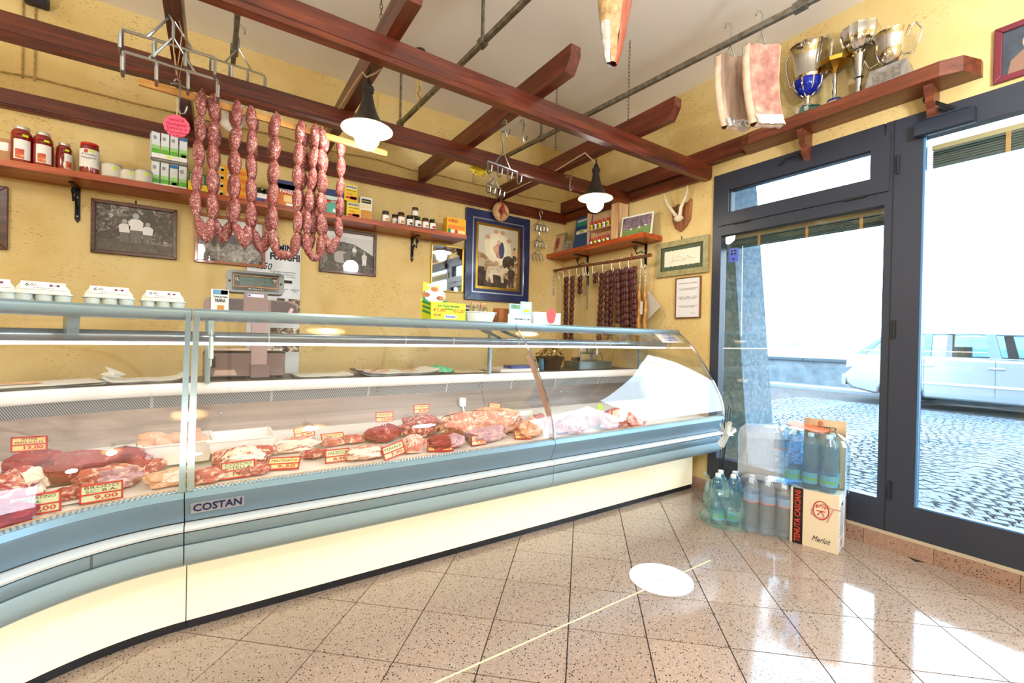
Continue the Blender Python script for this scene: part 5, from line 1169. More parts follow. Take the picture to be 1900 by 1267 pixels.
b.add([P_(1200,535), P_(1226,568), P_(1200,595), P_(1197,565), P_(1200,535,3.12), P_(1226,568,3.12), P_(1200,595,3.12), P_(1197,565,3.12)], [(0,1,2,3),(7,6,5,4),(0,4,5,1),(1,5,6,2),(2,6,7,3),(3,7,4,0)]); tag(b.build('paper_bag', glass('waxed_bag', (.85,.82,.78), .06, .2, .55, (.8,.76,.72)), smooth=False), 'translucent pointed paper bag beside the aged sausages', 'bag')
q = wx(1028, 505, XRD); b = MB(); b.tube([(q.x,q.y,q.z+.02),(q.x,q.y+.005,q.z-.1),(q.x,q.y,q.z-.25)], .011, 8); tag(b.build('braided_twine', TWINE), 'braided twine hanging at the corner end of the rod', 'twine')
for py, lab in ((500, 'small dried red pepper hanging near the corner bracket'), (476, 'small dried red pepper hanging near the rod end')):
    px = 1047 if py == 500 else 1172; q = wx(px, py, 3.0); b = MB(); b.lathe([(.002,-.03),(.008,-.01),(.01,.005),(.006,.02),(.002,.035)], 8, q); tag(b.build('dried_pepper', mat('pepper_red', '#8a2a1e', .4)), lab, 'pepper')
# ------------------------------------------------------------------ antlers, drawing, notice, trophies
M_R = lambda y, z, x=XR-.001: T(x, y, z, -PI/2)      # local x runs towards the camera along the wall, -y out of the wall
t = thing('antler_mount', 'small pale antlers on a carved wooden shield', 'antlers', M=M_R(2.262, 2.17))
sh = [(0,-.135),(.05,-.1),(.085,-.04),(.09,.04),(.095,.12),(.06,.09),(.03,.10),(0,.085),(-.03,.10),(-.06,.085),(-.09,.09),(-.088,.03),(-.08,-.04),(-.05,-.1)]
b = MB(); b.prism([(x, z) for x, z in sh], 1, -.022, 0); o = b.build('shield', m_wood('shield_wood', 2, '#5a3018', '#8a5228', '#a86c3a', .5), t, smooth=False); bv = o.modifiers.new('bevel', 'BEVEL'); bv.width = .008; bv.segments = 2
BONE = m_noise('bone', [(.3, '#cfc0a4'), (.7, '#efe6d2')], 18, .6)
b = MB(); b.ell((0,-.045,-.03), (.04,.032,.026), 12, 8, disp=lambda v: v*(1+.1*noise.noise(v*30))); b.build('skull', BONE, t)
for s_, nm in ((-1, 'antler'), (1, 'antler')):
    b = MB(); b.tube([(s_*.012,-.05,-.015),(s_*.03,-.06,.05),(s_*.06,-.05,.12),(s_*.085,-.06,.17),(s_*.08,-.06,.215)] if s_ > 0 else [(s_*.012,-.05,-.015),(-.045,-.06,.03),(-.09,-.06,.09),(-.115,-.07,.15),(-.125,-.07,.2)], [.015,.013,.010,.007,.002], 8); b.build(nm, BONE, t)
def frameR(name, label, y0, y1, z0, z1, bw, fm, cat='framed picture', depth=.022):
    t = thing(name, label, cat, M=M_R((y0+y1)/2, (z0+z1)/2)); frame_mesh(t, y1-y0, z1-z0, bw, .02, fm, depth); return t, y1-y0, z1-z0
t, w_, h = frameR('framed_drawing', 'pencil drawing in a greenish-grey wooden frame on the door wall', 2.01, 2.497, 1.683, 1.972, .046, m_noise('sage_frame', [(.3, '#8a8258'), (.7, '#aca478')], 30, .5))
b = MB(); b.box((-w_/2+.046,-.006,-h/2+.046),(w_/2-.046,-.002,h/2-.046)); b.build('green_mount', mat('mount_green', '#4d5c46', .7), t, smooth=False)
b = MB(); b.prism([(-.165+.33*k/16, -.062+.004*math.sin(k*2.7)) for k in range(17)] + [(.165-.33*k/16, .066+.004*math.sin(k*3.1)) for k in range(17)], 1, -.008, -.006); b.build('drawing_sheet', mat('drawing_paper', '#efe9d4', .7), t, smooth=False)
for k, pts in enumerate((((-.12,-.03),(-.06,-.02),(.0,-.025),(.08,-.01),(.12,-.02)), ((-.05,-.02),(-.03,.02),(.0,.0),(.02,-.02)), ((.02,-.02),(.05,.01),(.09,-.01)), ((-.09,-.025),(-.08,.03),(-.07,-.02)))):
    b = MB(); b.tube([(x,-.0082,z) for x, z in pts], .0012, 4); b.build('pencil_line', mat('pencil', '#8f8a80', .8), t)
for nm, dx in (('inner_slip', .0),):
    b = MB()
b = MB(); b.box((-w_/2+.043,-.016,-h/2+.043),(-w_/2+.047,-.004,h/2-.043)); b.build('gilt_slip', GOLD, t, smooth=False)
b = MB(); b.tube([(0,-.01,h/2),(0,-.014,h/2+.02),(0,-.01,h/2+.03)], .003, 6); b.build('hanging_hook', IRON, t)
t, w_, h = frameR('framed_notice', 'typed notice in a thin wooden frame on the door wall', 2.072, 2.302, 1.332, 1.662, .009, m_wood('thin_frame', 2, '#4a2414', '#6a3820', '#8a5030'), 'notice', .016)
b = MB(); b.box((-w_/2+.009,-.01,-h/2+.009),(w_/2-.009,-.002,h/2-.009)); b.build('notice_sheet', mat('notice_paper', '#e6e6ea', .6), t, smooth=False)
for z, s_ in ((.115, 'DICHIARAZIONE DI CONFORMITA'), (.07, 'Si certifica che i prodotti esposti\nsono di provenienza locale'), (.0, 'manzo   vitello   suino\npollo   agnello   salumi\nallevati e macellati'), (-.07, 'secondo le norme vigenti\nin materia sanitaria'), (-.125, 'Il titolare')):
    text(s_, .0095, mat('typed_grey', '#55555c', .7), t, basis((.0 if z > -.1 else .05, -.0106, z), (1,0,0), (0,0,1)), width=(.17 if z > -.1 else .045))
# trophy shelf
TX0, TZ0, TZ1 = 2.97, 2.485, 2.56
b = MB(); b.prism([(XR-.001,.56),(XR-.04,.56),(TX0+.03,.60),(TX0,.68),(TX0,1.63),(TX0+.03,1.69),(XR-.04,1.72),(XR-.001,1.72)], 2, TZ0, TZ1); tag(b.build('trophy_shelf', SHELFR, smooth=False), 'dark wooden shelf of trophies above the door', 'shelf')
for y, lab in ((1.335, 'carved wooden bracket under the trophy shelf by the bacon slabs'), (.735, 'carved wooden bracket under the trophy shelf above the door closer')):
    b = MB(); b.prism([(XR-.001,TZ0),(TX0+.05,TZ0),(TX0+.06,TZ0-.03),(TX0+.085,TZ0-.05),(TX0+.08,TZ0-.075),(TX0+.115,TZ0-.1),(TX0+.115,TZ0-.13),(TX0+.15,TZ0-.16),(XR-.001,TZ0-.19)], 1, y-.017, y+.017); tag(b.build('wooden_bracket', SHELFR), lab, 'bracket', 'carved trophy shelf brackets')
TX = 3.06; COBALT = mat('cobalt', '#1a2fb0', .15, .4)
def handle(b, s_, r, z0, z1, bul):
    pts = [(s_*r*.8,0,z0),(s_*(r+bul*.5),0,z0-.01),(s_*(r+bul),0,(z0+z1)/2),(s_*(r+bul*1.1),0,z1-.01),(s_*(r+bul*.6),0,z1+.03),(s_*(r+bul*.15),0,z1+.01),(s_*r*1.0,0,z1-.02)]
    b.tube(pts, .005, 8)
def cup(y, label, sc, rz=-PI/2):
    t = thing('trophy_cup', label, 'trophy', M=T(TX, y, TZ1, rz, s=sc), group='trophies on the shelf'); return t
t = cup(1.312, 'tall silver two-handled trophy with blue band on a green base', 1.27)
b = MB(); b.lathe([(.07,0),(.066,.03),(.05,.045)], 4); b.M = Matrix.Identity(4); o = b.build('base', mat('base_green', '#0f4a38', .25, coat=.5), t, smooth=False)
b = MB(); b.box((-.028,-.056,.01),(.028,-.052,.032)); b.build('plaque', mat('plaque', '#d8d4c8', .3, .6), t)
b = MB(); b.lathe([(.032,.045),(.03,.052),(.014,.062),(.012,.09),(.016,.10)], 20); b.build('foot', SILV, t)
b = MB(); b.lathe([(.016,.10),(.04,.115),(.056,.14),(.062,.165),(.06,.18)], 24, cap=False); o = b.build('blue_band', COBALT, t)
for k in range(8):
    a_ = 2*PI*k/8; q = MB(); q.tube([(.018*math.cos(a_),.018*math.sin(a_),.10),(.058*math.cos(a_),.058*math.sin(a_),.14),(.063*math.cos(a_),.063*math.sin(a_),.178)], .004, 6); q.build('silver_leaf', SILV, o)
b = MB(); b.lathe([(.06,.178),(.064,.19),(.058,.20),(.062,.26),(.07,.31),(.082,.335),(.086,.34),(.08,.338),(.06,.30),(.05,.22),(.0,.2)], 28, cap=False); b.build('bowl', SILV, t)
for s_ in (-1, 1):
    b = MB(); handle(b, s_, .06, .19, .33, .04); b.build('handle', SILV, t)
t = cup(1.165, 'small golden octagonal trophy between two silver cups', 1.35)
b = MB(); b.lathe([(.032,0),(.032,.02)], 16); b.build('base', mat('marble_white', '#d8d6d2', .3), t); b = MB(); b.lathe([(.03,.02),(.026,.034)], 16); b.build('plinth', NAVY, t)
b = MB(); b.lathe([(.012,.034),(.007,.05),(.01,.07),(.006,.09),(.009,.12),(.006,.15)], 14); b.build('stem', SILV, t)
b = MB(); b.lathe([(.006,.15),(.014,.16),(.03,.175),(.055,.19),(.06,.205),(.056,.208),(.03,.19),(0,.18)], 8, cap=False); b.build('bowl', GOLD, t, ang=20)
t = cup(1.045, 'silver fluted trophy cup on a tall stem', 1.25)
b = MB(); b.lathe([(.05,0),(.05,.012),(.02,.022)], 24); b.build('base', mat('base_navy', '#141a38', .3), t)
b = MB(); b.lathe([(.016,.02),(.012,.05),(.014,.09),(.02,.095),(.014,.10),(.022,.17),(.028,.20),(.012,.21)], 18); b.build('stem', SILV, t)
b = MB(); n = 14; pr = [(.012,.21),(.045,.225),(.068,.26),(.074,.30),(.07,.315),(.072,.32),(.06,.30),(.04,.24),(0,.225)]
vs = []; sg = 42
for r, z in pr:
    for q in range(sg): a_ = 2*PI*q/sg; rr = r*(1+.05*math.cos(n*a_)) if r > .03 else r; vs.append((rr*math.cos(a_), rr*math.sin(a_), z))
b.add(vs, [(k*sg+q, k*sg+(q+1) % sg, (k+1)*sg+(q+1) % sg, (k+1)*sg+q) for k in range(len(pr)-1) for q in range(sg)]); b.build('bowl', SILV, t)
t = cup(.90, 'silver two-handled trophy on an engraved grey stone block', 1.2)
b = MB(); b.prism([(-.085,0),(.085,0),(.065,.085),(-.065,.085)], 1, -.045, .04); b.build('stone_base', m_noise('grey_marble', [(.3, '#6e6a66'), (.7, '#a09c96')], 25, .3), t, smooth=False)
b = MB(); b.box((-.05,-.047,.02),(.05,-.045,.065)); b.build('plaque', m_noise('plaque_grey', [(.3, '#7c7870'), (.7, '#b5b0a6')], 60, .3, metal=.7), t)
b = MB(); b.lathe([(.012,.085),(.02,.09),(.045,.12),(.058,.16),(.06,.20),(.068,.235),(.07,.24),(.064,.237),(.05,.19),(.03,.12),(0,.11)], 26, cap=False); b.build('bowl', SILV, t)
for s_ in (-1, 1):
    b = MB(); handle(b, s_, .058, .13, .22, .045); b.build('handle', SILV, t)
# picture in a red frame at the upper right
t, w_, h = frameR('framed_portrait', 'dark red framed picture above the glazed door', .17, .522, 2.425, 2.69, .028, mat('oxblood', '#6e2230', .4), 'framed picture')
b = MB(); b.box((-w_/2+.028,-.008,-h/2+.028),(w_/2-.028,-.002,h/2-.028)); b.build('picture_print', m_noise('portrait_ground', [(.3, '#2c3440'), (.7, '#4d5866')], 12, .4), t, smooth=False)
e = MB(); e.prism([(-.06+.025*math.cos(a), .03+.035*math.sin(a)) for a in [2*PI*k/14 for k in range(14)]], 1, -.0086, -.008); e.build('printed_head', mat('portrait_tan', '#b99a84', .5), t, smooth=False)
e = MB(); e.prism([(-.13,-.1),(.02,-.1),(-.01,-.03),(-.04,-.005),(-.08,-.005),(-.12,-.04)], 1, -.0086, -.008); e.build('printed_coat', mat('portrait_coat', '#8a6a58', .5), t, smooth=False)
# ------------------------------------------------------------------ wine boxes, bottles by the door
def wbox(name, label, cx, cy, z, w_, d, h, rz, front, mside, flap=False):
    """local: front faces -x ... built with its printed front on -y, side on +x"""
    t = thing(name, label, 'wine box', (cx, cy, z), rz, 'cardboard wine boxes'); b = MB(); b.box((-w_/2,-d/2,0),(w_/2,d/2,h)); b.build('carton', front, t, smooth=False)
    b = MB(); b.box((w_/2,-d/2+.002,.002),(w_/2+.0008,d/2-.002,h-.002)); b.build('side_print', mside, t, smooth=False)
    for k in range(13):
        b = MB(); b.box((w_/2+.0008,-d/2+.02+.004*(k % 3),h*.28+k*.013),(w_/2+.0014,d/2-.02-.007*(k % 4),h*.28+k*.013+.003)); b.build('text_line', INK, t, smooth=False)
    b = MB(); b.box((w_/2+.0008,-.02,h*.08),(w_/2+.0014,.02,h*.2)); b.build('red_mark', mat('mark_red', '#c98a7a', .6), t, smooth=False)
    text('vet', .045, INK, t, basis((w_/2+.0012, 0, h*.82), (0,1,0), (0,0,1)), shear=.3)
    return t
KRAFTW = mat('cream_card', '#e4d6bb', .65); CARDW = mat('white_card', '#dfe3e8', .6)
A_, B_, D_ = wz(1465, 1004, 0), wz(1555, 1030, 0), wz(1577, 1021, 0)
dv = B_-A_; ang = math.atan2(dv.y, dv.x); w_ = dv.length; dep = .17
nx = Vector((-math.sin(ang), math.cos(ang), 0)); c = (A_+B_)/2 + nx*dep/2; hb = .318
t = wbox('wine_box', 'cream wine carton lettered TENUTA CASCIANI Merlot on the floor', c.x, c.y, .001, w_, dep, hb, ang, KRAFTW, CARDW)
b = MB(); b.box((-w_/2+.012,-dep/2-.0008,.0),(-w_/2+.062,-dep/2,hb)); b.build('black_band', mat('band_black', '#161416', .5), t, smooth=False)
text('TENUTA CASCIANI', .04, mat('band_red', '#d2402e', .5), t, basis((-w_/2+.037,-dep/2-.0014,hb*.5), (0,0,1), (-1,0,0)), width=hb*.92, bold=.0006)
text('Merlot', .045, INK, t, basis((w_*.14,-dep/2-.0012,hb*.17), (1,0,-.02), (0,0,1)), shear=.45, width=w_*.38)
MR = mat('monogram_red', '#c02a24', .55)
MRP = mat('monogram_rose', '#c79a90', .6)
text('C', .13, MRP, t, basis((w_*.03,-dep/2-.0009,hb*.66), (1,0,0), (0,0,1)), shear=.35, bold=-.0018)
text('T', .13, MRP, t, basis((w_*.26,-dep/2-.0009,hb*.62), (1,0,0), (0,0,1)), shear=.35, bold=-.0018)
b = MB(); b.tube([(w_*.14+.036*math.cos(a), -dep/2-.001, hb*.69+.05*math.sin(a)) for a in [2*PI*k/40 for k in range(40)]], .003, 4, closed=True); b.build('seal_ring', MR, t)
for k, pts in enumerate((((-.018,.01),(-.02,.028),(-.008,.018),(0,.032),(.008,.018),(.02,.028),(.018,.01)), ((-.016,-.03),(0,-.006),(.016,-.03)), ((-.02,-.004),(.02,-.004)))):
    b = MB(); b.tube([(w_*.14+x,-dep/2-.001,hb*.69+z) for x, z in pts], .0026, 4); b.build('crest', MR, t)
E_ = wz(1622, 1016, 0); c2 = D_ + (E_-D_)*.5
ang2 = ang + .02; nx2 = Vector((-math.sin(ang2), math.cos(ang2), 0)); ex2 = Vector((math.cos(ang2), math.sin(ang2), 0))
cc = c + ex2*(w_*.05) + nx2*(dep+.012) + ex2*.10
cc = Vector((3.02, 1.15, 0))
t2 = wbox('wine_box', 'white wine carton standing behind the Merlot carton by the door', cc.x+.0, cc.y, .001, .2, .165, hb, ang2+.06, CARDW, CARDW)
t3 = wbox('wine_box', 'open wine carton with raised flap on top of the rear carton', cc.x+.012, cc.y+.005, .001+hb+.002, .2, .165, .30, ang2+.06, mat('kraft_card', '#c7ac8a', .7), CARDW)
b = MB(); b.M = T(0,-.0825,.30); b.grid(lambda u, v: ((u-.5)*.2, -.02*v*0 + .012*v, v*.085), 2, 2); fl = b.build('flap', mat('kraft_card', '#c7ac8a', .7), t3, solid=.003)
text('Casciani', .035, INK, t3, basis((0,-.082,.335), (-1,0,0), (0,0,-1)), shear=.3, width=.12); text('@', .03, MR, t3, basis((-.02,-.081,.36), (-1,0,0), (0,0,-1)))
# water bottles in shrink-wrapped packs
WATER_B = glass('blue_bottle', (.42, .74, .90), .06, .02, .10, (.35,.72,.92)); WATER_C = glass('clear_bottle', (.82, .90, .95), .06, .02, .10, (.75,.85,.92)); WRAP = glass('shrink_wrap', (.93,.96,.98), .09, .06, .035, (.9,.95,1)); WLAB = mat('label_aqua', '#5aa8c0', .4); GRNL = mat('label_green', '#6fae3c', .4)
def bottle_meshes(kind):
    r, h = .041, .318
    if kind == 0: pr = [(.02,0),(r*.85,.004),(r,.016),(r,.10),(r*.96,.11),(r,.125),(r*.97,.17),(r*.88,.20),(r*.98,.235),(r*.8,.27),(r*.4,.298),(.0135,.305),(.0135,h-.02)]
    else:
        pr = [(.02,0),(r*.85,.004),(r,.014)] + [(r*(1 if k % 2 else .955), .02+k*.0115) for k in range(15)] + [(r,.20),(r,.235),(r*.92,.26),(r*.6,.288),(.0135,.303),(.0135,h-.02)]
    b = MB(); b.lathe(pr, 18, cap=True); body = b.mesh('bottle_body', WATER_B if kind == 0 else WATER_C)
    b = MB(); b.lathe([(.016,h-.026),(.0165,h-.008),(.015,h-.002)], 14); cap = b.mesh('bottle_cap', mat('cap_white', '#e6eef4', .4))
    b = MB(); z0, z1 = ((.035,.095) if kind == 0 else (.185,.235)); arcpatch(b, r+.0008, z0, z1, 0, 2*PI, 20); lb = b.mesh('bottle_label', WLAB if kind == 0 else mat('label_blue_white', '#7fa9d0', .4))
    b = MB(); arcpatch(b, r+.0014, z0+(.02 if kind == 0 else -.0), z0+(.03 if kind == 0 else .008), 0, 2*PI, 20); st = b.mesh('label_stripe', GRNL if kind == 0 else mat('label_pink', '#d88a94', .4))
    return [('bottle_body', body), ('bottle_cap', cap), ('bottle_label', lb), ('label_stripe', st)]
BM = [bottle_meshes(0), bottle_meshes(1)]
def bottle(kind, x, y, z, label, group, rz=0, M=None):
    t = thing('water_bottle', label, 'water bottle', (x, y, z), rz, group, M)
    for nm, me in BM[kind]: obj_from(me, nm, t)
    return t
def wrap(pts, z0, z1, label, bulge=.006, m=WRAP):
    """plastic film pulled around a pack"""
    cx = sum(p[0] for p in pts)/len(pts); cy = sum(p[1] for p in pts)/len(pts); b = MB(); n = len(pts)
    def ring(z, k): return [(cx+(p[0]-cx)*k, cy+(p[1]-cy)*k, z) for p in pts]
    lv = [ring(z0, .97), ring(z0+.02, 1.0), ring(z0+(z1-z0)*.5, 1.0), ring(z0+(z1-z0)*.8, .99), ring(z1-.03, .9), ring(z1, .7)]
    for q in range(len(lv)-1):
        b.add(lv[q]+lv[q+1], [(k, (k+1) % n, n+(k+1) % n, n+k) for k in range(n)])
    b.add(lv[-1], [tuple(range(n))]); return tag(b.build('shrink_wrap', m), label, 'plastic wrap', 'plastic film around the bottle packs')
# lower clear pack on the floor
ptsf = [wz(1385, 988, 0), wz(1413, 993, 0), wz(1443, 1000, 0)]
d1 = (ptsf[2]-ptsf[0]).normalized(); nrm = Vector((-d1.y, d1.x, 0)); nrm = nrm if nrm.x > 0 else -nrm
pos3 = ('nearest the glass counter', 'in the middle', 'nearest the wine cartons')
for k in range(3):
    for r_ in range(2):
        q = ptsf[0] + d1*(.0865*k+.02) + nrm*(.044+.0865*r_); bottle(1, q.x, q.y, .001, 'clear ribbed water bottle in the lower pack, %s row, %s' % (('front','rear')[r_], pos3[k]), 'clear bottles of the lower pack')
def capsule(c0, c1, r, n=6):
    d = Vector((c1[0]-c0[0], c1[1]-c0[1])); a0 = math.atan2(d.y, d.x); return [(c1[0]+r*math.cos(a0-PI/2+PI*k/n), c1[1]+r*math.sin(a0-PI/2+PI*k/n)) for k in range(n+1)] + [(c0[0]+r*math.cos(a0+PI/2+PI*k/n), c0[1]+r*math.sin(a0+PI/2+PI*k/n)) for k in range(n+1)]
m0 = ptsf[0]+d1*.02+nrm*.0875; m1 = m0+d1*.173
wrap(capsule(m0, m1, .092), .002, .325, 'clear film around the lower pack of clear bottles')
# blue bottles in a carrier bag beside the counter
bs = [wz(1337, 975, 0), wz(1362, 978, 0)]
for k, q in enumerate([bs[0]+Vector((.01,.03,0)), bs[0]+Vector((.07,-.035,0)), bs[0]+Vector((.09,.06,0)), bs[0]+Vector((.15,.0,0))]):
    bottle(0, q.x, q.y, .001, 'blue water bottle in the green carrier bag, ' + ('left front', 'right front', 'left rear', 'right rear')[k], 'blue bottles of the carrier bag')
BAG = glass('green_bag', (.70,.93,.92), .06, .12, .16, (.5,.88,.86)); q0 = bs[0]+Vector((.07,.015,0))
t = thing('carrier_bag', 'thin green plastic carrier bag slumped around the blue bottles', 'carrier bag', (q0.x, q0.y, .001))
def bagp(u, v):
    a_ = math.radians(110) + u*math.radians(230); r_ = .135 + .035*noise.noise(Vector((u*14, v*4, 2))) - .03*v; return (r_*math.cos(a_), r_*math.sin(a_), v*.235 + .03*noise.noise(Vector((u*9, 5, 0)))*v)
b = MB(); b.grid(bagp, 34, 12); b.build('bag_side', BAG, t)
for a_, nm in ((150, 'bag_handle'), (210, 'bag_handle')):
    a0 = math.radians(a_); b = MB(); b.grid(lambda u, v: ((.13-.04*math.sin(PI*v))*math.cos(a0+.35*(u-.5)) - .05*v, (.13-.04*v)*math.sin(a0+.35*(u-.5)), .2 + .12*math.sin(PI*v*.6) + .01*noise.noise(Vector((u*5,v*5,a_)))), 5, 9); b.build(nm, BAG, t)
# upper packs: blue ones on the Merlot carton, a clear one and a half-empty wrap beside it
zt = .001+hb+.002; e1 = Vector((math.cos(ang), math.sin(ang), 0)); nn = Vector((-e1.y, e1.x, 0))
cT = (A_+B_)/2 + nn*(dep*.5) - e1*.03
for k in range(3):
    for r_ in range(2):
        q = cT + e1*(-.087+.087*k) + nn*(-.0435+.087*r_); bottle(0, q.x, q.y, zt, 'blue water bottle on the Merlot carton, %s row, %s' % (('front','rear')[r_], ('beside the clear bottle','in the middle','at the door side')[k]), 'blue bottles of the upper pack', k*.7)
wrap(capsule(cT-e1*.087, cT+e1*.087, .092), zt+.001, zt+.325, 'blue-tinted film around the pack on the Merlot carton', m=glass('blue_film', (.8,.93,.99), .09, .06, .05, (.5,.8,.95)))
qc = m1 + d1*(-.02) + nrm*.0; bottle(1, qc.x, qc.y, .327, 'single clear ribbed bottle standing on the lower pack', 'clear bottle on the lower pack')
qe = m0 + d1*.03; wrap(capsule(qe-d1*.03, qe+d1*.06, .082), .326, .64, 'empty milky plastic wrap slumped on the lower pack', m=glass('milky_wrap', (.93,.96,.99), .08, .15, .24, (.86,.92,.98)))
b = MB(); q = cT + nn*.02 - e1*.03; b.M = T(q.x, q.y, zt+.335, ang-.2, .12, .12); b.box((-.10,-.05,0),(.10,.05,.0035)); tag(b.build('orange_card', mat('orange_card', '#f07a52', .55), smooth=False), 'orange cardboard sheet lying on the upper bottle pack', 'card')
# dry stems with tulle bow leaning at the counter end
t = thing('dry_stem_bunch', 'dark dry stems with a tulle bow beside the counter end', 'dried stems', (2.62, 1.90, 0.0))
base = wx(1335, 880, 2.85); tops = [wx(1352, 752, 2.85), wx(1347, 760, 2.83), wx(1356, 757, 2.87), wx(1341, 775, 2.84)]; t.location = (base.x, base.y, 0)
for k, tp in enumerate(tops):
    b = MB(); b0 = Vector((.012*k-.02, .01*k, 0.002)); b.tube([b0, b0.lerp(tp-Vector(t.location), .5)+Vector((.005,0,0)), tp-Vector(t.location)], [.004,.0035,.002], 6); b.build('stem', mat('stem_dark', '#1e2a30', .7), t)
TUL = glass('tulle', (.95,.95,.93), .03, .4, .35, (.95,.94,.9)); bc = wx(1348, 808, 2.83)-Vector(t.location)
for s_ in range(4):
    a_ = (.3, 1.2, 2.4, 4.0)[s_]; b = MB(); b.grid(lambda u, v: (bc.x + .09*v*math.cos(a_+.6*(u-.5)), bc.y + .02*math.sin(u*9), bc.z + .09*v*math.sin(a_+.9*(u-.5)) + .008*math.sin(u*12)), 8, 4); b.build('tulle_bow', TUL, t)
# ------------------------------------------------------------------ meat laid out on the deck
def yeq(x, y): return y if x > XS else YC + math.hypot(x-XS, y-YC)
def deck(px, py):
    z = .58
    for _ in range(12):
        p = wz(px, py, z); z = zdeck(min(2.56, max(1.9, yeq(p.x, p.y))))
    return wz(px, py, z)
def pxm(p): # metres per photograph pixel at a point
    q = Rm.transposed() @ (p-CAM); return -q.z/FPX
BEEF = m_meat('beef', '#a3262a', '#7a1518', '#e8b8a8', .66, 14); BEEF2 = m_meat('beef_marbled', '#b23c3a', '#8a2226', '#f0cfc0', .56, 20); PORK = m_meat('pork', '#d98a78', '#c06a5c', '#f2d6c8', .55, 12); VEAL = m_meat('veal', '#c96a5a', '#a34842', '#f0d2c0', .55, 16); CHICK = m_meat('chicken', '#e8b090', '#d9926e', '#f4dcc4', .6, 12); FATM = m_noise('white_fat', [(.3, '#e6cdbb'), (.7, '#f6ebe0')], 18, .35, bump=.3); SILVERSKIN = m_noise('silverskin', [(.3, '#9a6a7c'), (.55, '#c39aa6'), (.75, '#e6d2d2')], 22, .3, bump=.3)
GRIND = m_meat('minced', '#b8443e', '#8e2a2a', '#eec6b6', .54, 55)
def lump(px0, px1, pyb, pyt, m, label, dep=.7, seed=0, rz=0, fat=None, box=.35, name='meat_cut', flat=.25, group='cuts of meat in the display counter'):
    """irregular joint of meat: rounded block with a flat underside, optional fat cap"""
    p = deck((px0+px1)/2, pyb); k = pxm(p); w_ = (px1-px0)*k/2/ (1.12 if px0 < 300 else 1.0); h = (pyb-pyt)*k*.86; d = w_*dep
    p = p + Vector((0, d*.75, 0)); z = zdeck(min(2.56, yeq(p.x, p.y)))
    t = thing(name, label, 'meat', (p.x, p.y, z), rz, group)
    def dp(v):
        q = Vector((v.x/w_, v.y/d, v.z/h)); n2 = 2.6
        L = (abs(q.x)**n2+abs(q.y)**n2+abs(q.z)**n2)**(1/n2); q = q/max(L, 1e-4)
        f = 1 + .30*noise.noise(q*1.5+Vector((seed*3.1,0,0))) + .13*noise.noise(q*3.3+Vector((0,seed,0))) - .10*max(0, 1-abs(noise.noise(q*2.1+Vector((seed,4,0))))*9)
        q = q*f; zz = (q.z*.5+.5); return Vector((q.x*w_, q.y*d, max(0, zz*h - .04*h)))
    b = MB(); b.ell((0,0,0), (w_, d, h), 40, 26, disp=dp); b.build('flesh', m, t)
    if fat:
        b = MB()
        def fp_(u, v):
            a = PI*(fat[0] + (fat[1]-fat[0])*u); e = (fat[2] + (fat[3]-fat[2])*v)*PI/2
            q = dp(Vector((w_*math.cos(a)*math.cos(e), d*math.sin(a)*math.cos(e), h*math.sin(e)))); return q*1.02 + Vector((0,0,.001))
        b.grid(fp_, 26, 14); b.build('fat_cap', fat[4] if len(fat) > 4 else FATM, t)
    return t
# curved unit
lump(-30, 62, 948, 868, BEEF2, 'large pink beef joint with a white fat wedge at the left edge', .8, 1, .1, (-.35,.1,-.2,.7))
lump(8, 100, 890, 838, BEEF, 'dark red round beef joint behind the left price tags', .8, 2, 0)
lump(92, 268, 896, 830, BEEF, 'long red beef topside with a pale end', .42, 3, .12, (-.1,.15,-.3,.9, SILVERSKIN))
lump(145, 256, 912, 862, VEAL, 'rolled brisket slab with bone and purple silverskin', .45, 4, .1, (-.6,-.05,-.6,.5, SILVERSKIN))
lump(96, 150, 932, 905, BEEF2, 'small diced beef heap beside the broth tag', .7, 5)
lump(-20, 50, 985, 935, BEEF, 'dark red stewing beef slice at the front left edge', .8, 6)
lump(273, 345, 906, 872, CHICK, 'pale bony meat piece in front of the chicken tub', .6, 7, .2, (-.6,.0,-.2,.6))
# straight unit
lump(350, 415, 900, 870, VEAL, 'flat veal slices beneath a leaning price tag', .6, 8, .2)
lump(406, 498, 870, 826, BEEF2, 'fan of marbled beef steaks', .5, 9, .25, (-.8,-.3,-.2,.8))
lump(440, 500, 884, 862, GRIND, 'little heap of striped pork cutlets at the front edge', .6, 10)
lump(510, 592, 840, 812, PORK, 'curved pork rib strip with a white rind edge', .4, 11, .25, (-1,-.1,-.5,.6))
for k, (a_, c_, bt, tp) in enumerate(((597,640,829,811),(638,680,824,805))): lump(a_, c_, bt, tp, VEAL, 'orange-pink veal strips, %s of two' % ('left', 'right')[k], .55, 12+k)
lump(684, 746, 822, 788, BEEF, 'round red beef joint under an upright price tag', .75, 15)
lump(746, 824, 814, 768, BEEF2, 'big marbled neck of pork joint', .7, 16)
lump(824, 985, 812, 757, PORK, 'long pale pork loin with rind at the rear', .4, 17, .05, (-.2,.95,-.2,.9, m_noise('rind_peach', [(.3, '#e0a080'), (.7, '#f2c8ac')], 12, .35, bump=.3)))
lump(900, 985, 805, 768, PORK, 'folded pork belly piece on top of the loin', .5, 18, .1)
lump(643, 718, 855, 828, PORK, 'pork chop with white bone behind the front tags', .5, 19, .1, (-.9,-.3,-.4,.6))
t = lump(747, 792, 842, 806, PORK, 'small pork roast tied in white netting', .7, 20, .1)
b = MB(); p_ = deck(769, 842); k_ = pxm(p_); w2 = 45*k_/2; h2 = 36*k_*.86
for q in range(7):
    x = w2*(-.8+.27*q); rr = math.sqrt(max(.05, 1-(x/w2)**2)); b.tube([(x, w2*.72*rr*math.cos(a), h2*.48+h2*.52*rr*math.sin(a)) for a in [PI*j/10 for j in range(11)]], .0016, 4)
